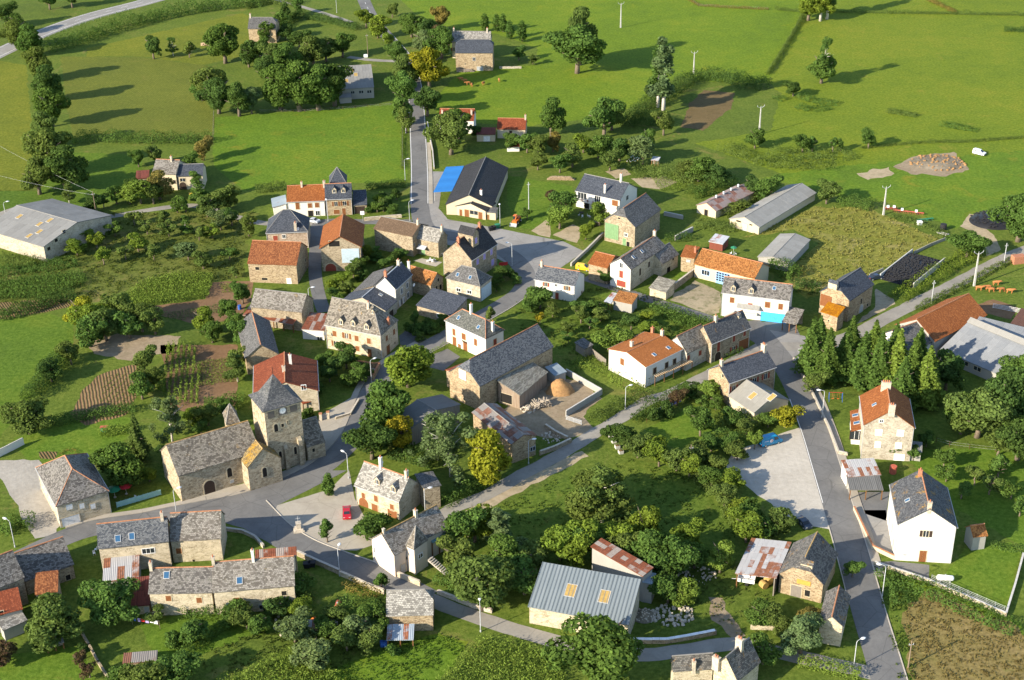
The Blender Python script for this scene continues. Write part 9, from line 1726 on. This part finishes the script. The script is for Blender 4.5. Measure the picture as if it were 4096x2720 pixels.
logpile('tangled pile of branches in the farmyard',6.8,287.3,.4,4.6,1.4,2.6,'brushwood',5,'branch_pile',.6)
strawheap('brown manure and straw heap below the conveyor in the farmyard',11.,293.9,3.6,3.2)
rubble('stone_heap','heap of pale stones at the foot of the farmyard lean-to',3.4,285.7,1.8,.8,60,.15,.35,'stone_block',2)
rubble('stone_heap','heap of squared stones right of the metal hangar',28.7,211.,4.,.7,110,.2,.5,'stone_block',3, flat=0.8)
rubble('stone_heap','gravelly stone heap against the metal hangar wall',23.3,210.9,2.2,1.4,90,.12,.3,'stone_block',4, mound='rubble')
rubble('rubbish_heap','scattered rubble under the trees behind the metal hangar',34.3,224.,4.5,.5,90,.12,.4,'stone_block',5)
rubble('stony_mound','sunlit stony mound carrying the tree with the dead top',17.3,247.5,4.,1.5,60,.25,.8,'stone_block',6,'mound', mound='sand')
rubble('burnt_heap','brown heap of soil and debris on the right pasture',137.2,435.7,9.,1.3,140,.2,.6,'thatch',7,'heap', flat=0.8, mound='rubble')
rubble('stone_heap','scattered stones inside the farmyard corner wall',8.7,273.4,2.6,.4,60,.12,.35,'stone_block',8)
rubble('rubbish_heap','scattered boards and stones in the rough garden at the bottom',-42.5,210.,3.,.4,50,.15,.4,'stone_block',9)
rubble('stone_heap','heap of stones under the first big farm tree',-122.7,582.1,2.5,1.,50,.3,.6,'log_end',10)
implement('short red farm implement beside the concrete pole',113.1,397.6,-.1,4.,'steel_red')
implement('long red seed drill with white hoppers on the pasture rim',117.6,394.7,-.35,9.,'steel_red')
implement('green harrow on the pasture rim',121.3,388.9,.2,5.,'plastic_green')
block('feed_box','white box beside the green harrow',118.9,386.6,.2,1.4,1.,1.2,'plastic_white','box')
block('concrete_beam','first concrete beam from the left lying by the dark drum tank',123.2,379.8,-.8,2.4,.35,.35,'concrete','beam')
block('concrete_beam','second concrete beam from the left lying by the dark drum tank',123.7,379.5,-.8,2.4,.35,.35,'concrete','beam')
block('concrete_beam','third concrete beam from the left lying by the dark drum tank',124.5,379.8,-.8,2.4,.35,.35,'concrete','beam')
block('brick_trough','reddish brick trough house in the cow meadow at the right edge',138.9,359.7,.2,3.4,2.,2.2,'brick','trough')
monument('stone wayside cross on the church square',-43.5,239.9,.2)
pergola('wooden pergola along the lane front of the orange-roofed white house',36.8,300.8,.651,12.,2.2)
stair('concrete outside stair beside the turret house',-16.5,226.3,-.552,11,.24,.42,1.3)
washing('washing line with coloured clothes beside the lawn',32.5,281.9,.667,8.2)
washing('washing line with clothes in front of the laundry house',-70.5,211.,-.25,5.5,3)
bin_('green waste bin beside the community hall',-3.7,389.6,.4,'plastic_green')
bin_('left dark waste bin beside the community hall',-5.6,387.7,.4,'tyre')
bin_('right dark waste bin beside the community hall',-4.8,388.3,.4,'tyre')
bin_('left pale-lidded bin at the corner below the church square',-40.4,227.3,.0,'tyre')
bin_('right pale-lidded bin at the corner below the church square',-39.4,227.6,.0,'tyre')
bin_('upper pale bin beside the right junction',69.5,302.6,.2,'concrete')
bin_('lower pale bin beside the right junction',69.5,301.2,.2,'concrete')
signpost('road sign with red base at the right junction',69.2,307.1,.3,3.,.7,.7,'plastic_white')
signpost('red and white notice board beside the lavender-shuttered house',-2.,362.,.2,1.8,2.4,1.,'red_paint')
signpost('tall white and red sign by the garage of the dormer house',-43.6,396.5,0,3.2,1.2,1.2,'plastic_white')
block('letterboxes','row of letterboxes by the far wooden pole',-56.,560.6,0,1.6,.6,1.2,'plastic_white','letterbox')
pillar('left stone gate pillar in front of the church tower garden',-43.7,282.6,1.7)
pillar('right stone gate pillar in front of the church tower garden',-42.1,283.3,1.7)
telehandler('orange telehandler with bucket parked at the grassy bank',1.9,392.9,1.2)
mixer('orange cement mixer in the rough garden at the bottom',-37.2,210.4,.4)
block('white_bucket','small white box on the ground by the rusty tank',-33.5,212.4,.1,.8,.6,.6,'plastic_white','box')
dish('satellite dish on the chimney of the blue hipped roof',-59.5,374.2,7.6,2.4)
dish('satellite dish on the stone wall of the white-gabled slate house',-25.5,342.9,4.6,2.6)
dish('satellite dish on the chimney of the pale roofed house on the square',-27.1,249.7,9.4,2.4)
dish('satellite dish on the cream wall of the laundry house',-53.1,212.3,3.2,2.4)
dish('satellite dish above the rust-streaked white shed',-75.6,228.,4.,2.4)
dish('satellite dish on the gable of the modern white house',33.1,397.5,5.,2.6)
dish('satellite dish on the cream manor house corner',-46.,315.4,5.,2.6)
wire('overhead_wire','upper wire from the wooden pole to the left edge',(-124.2,403.4,7.9),(-175.,455.,8.8),.8)
wire('overhead_wire','lower wire from the wooden pole to the left edge',(-124.2,403.4,7.),(-175.,430.,7.9),.8)
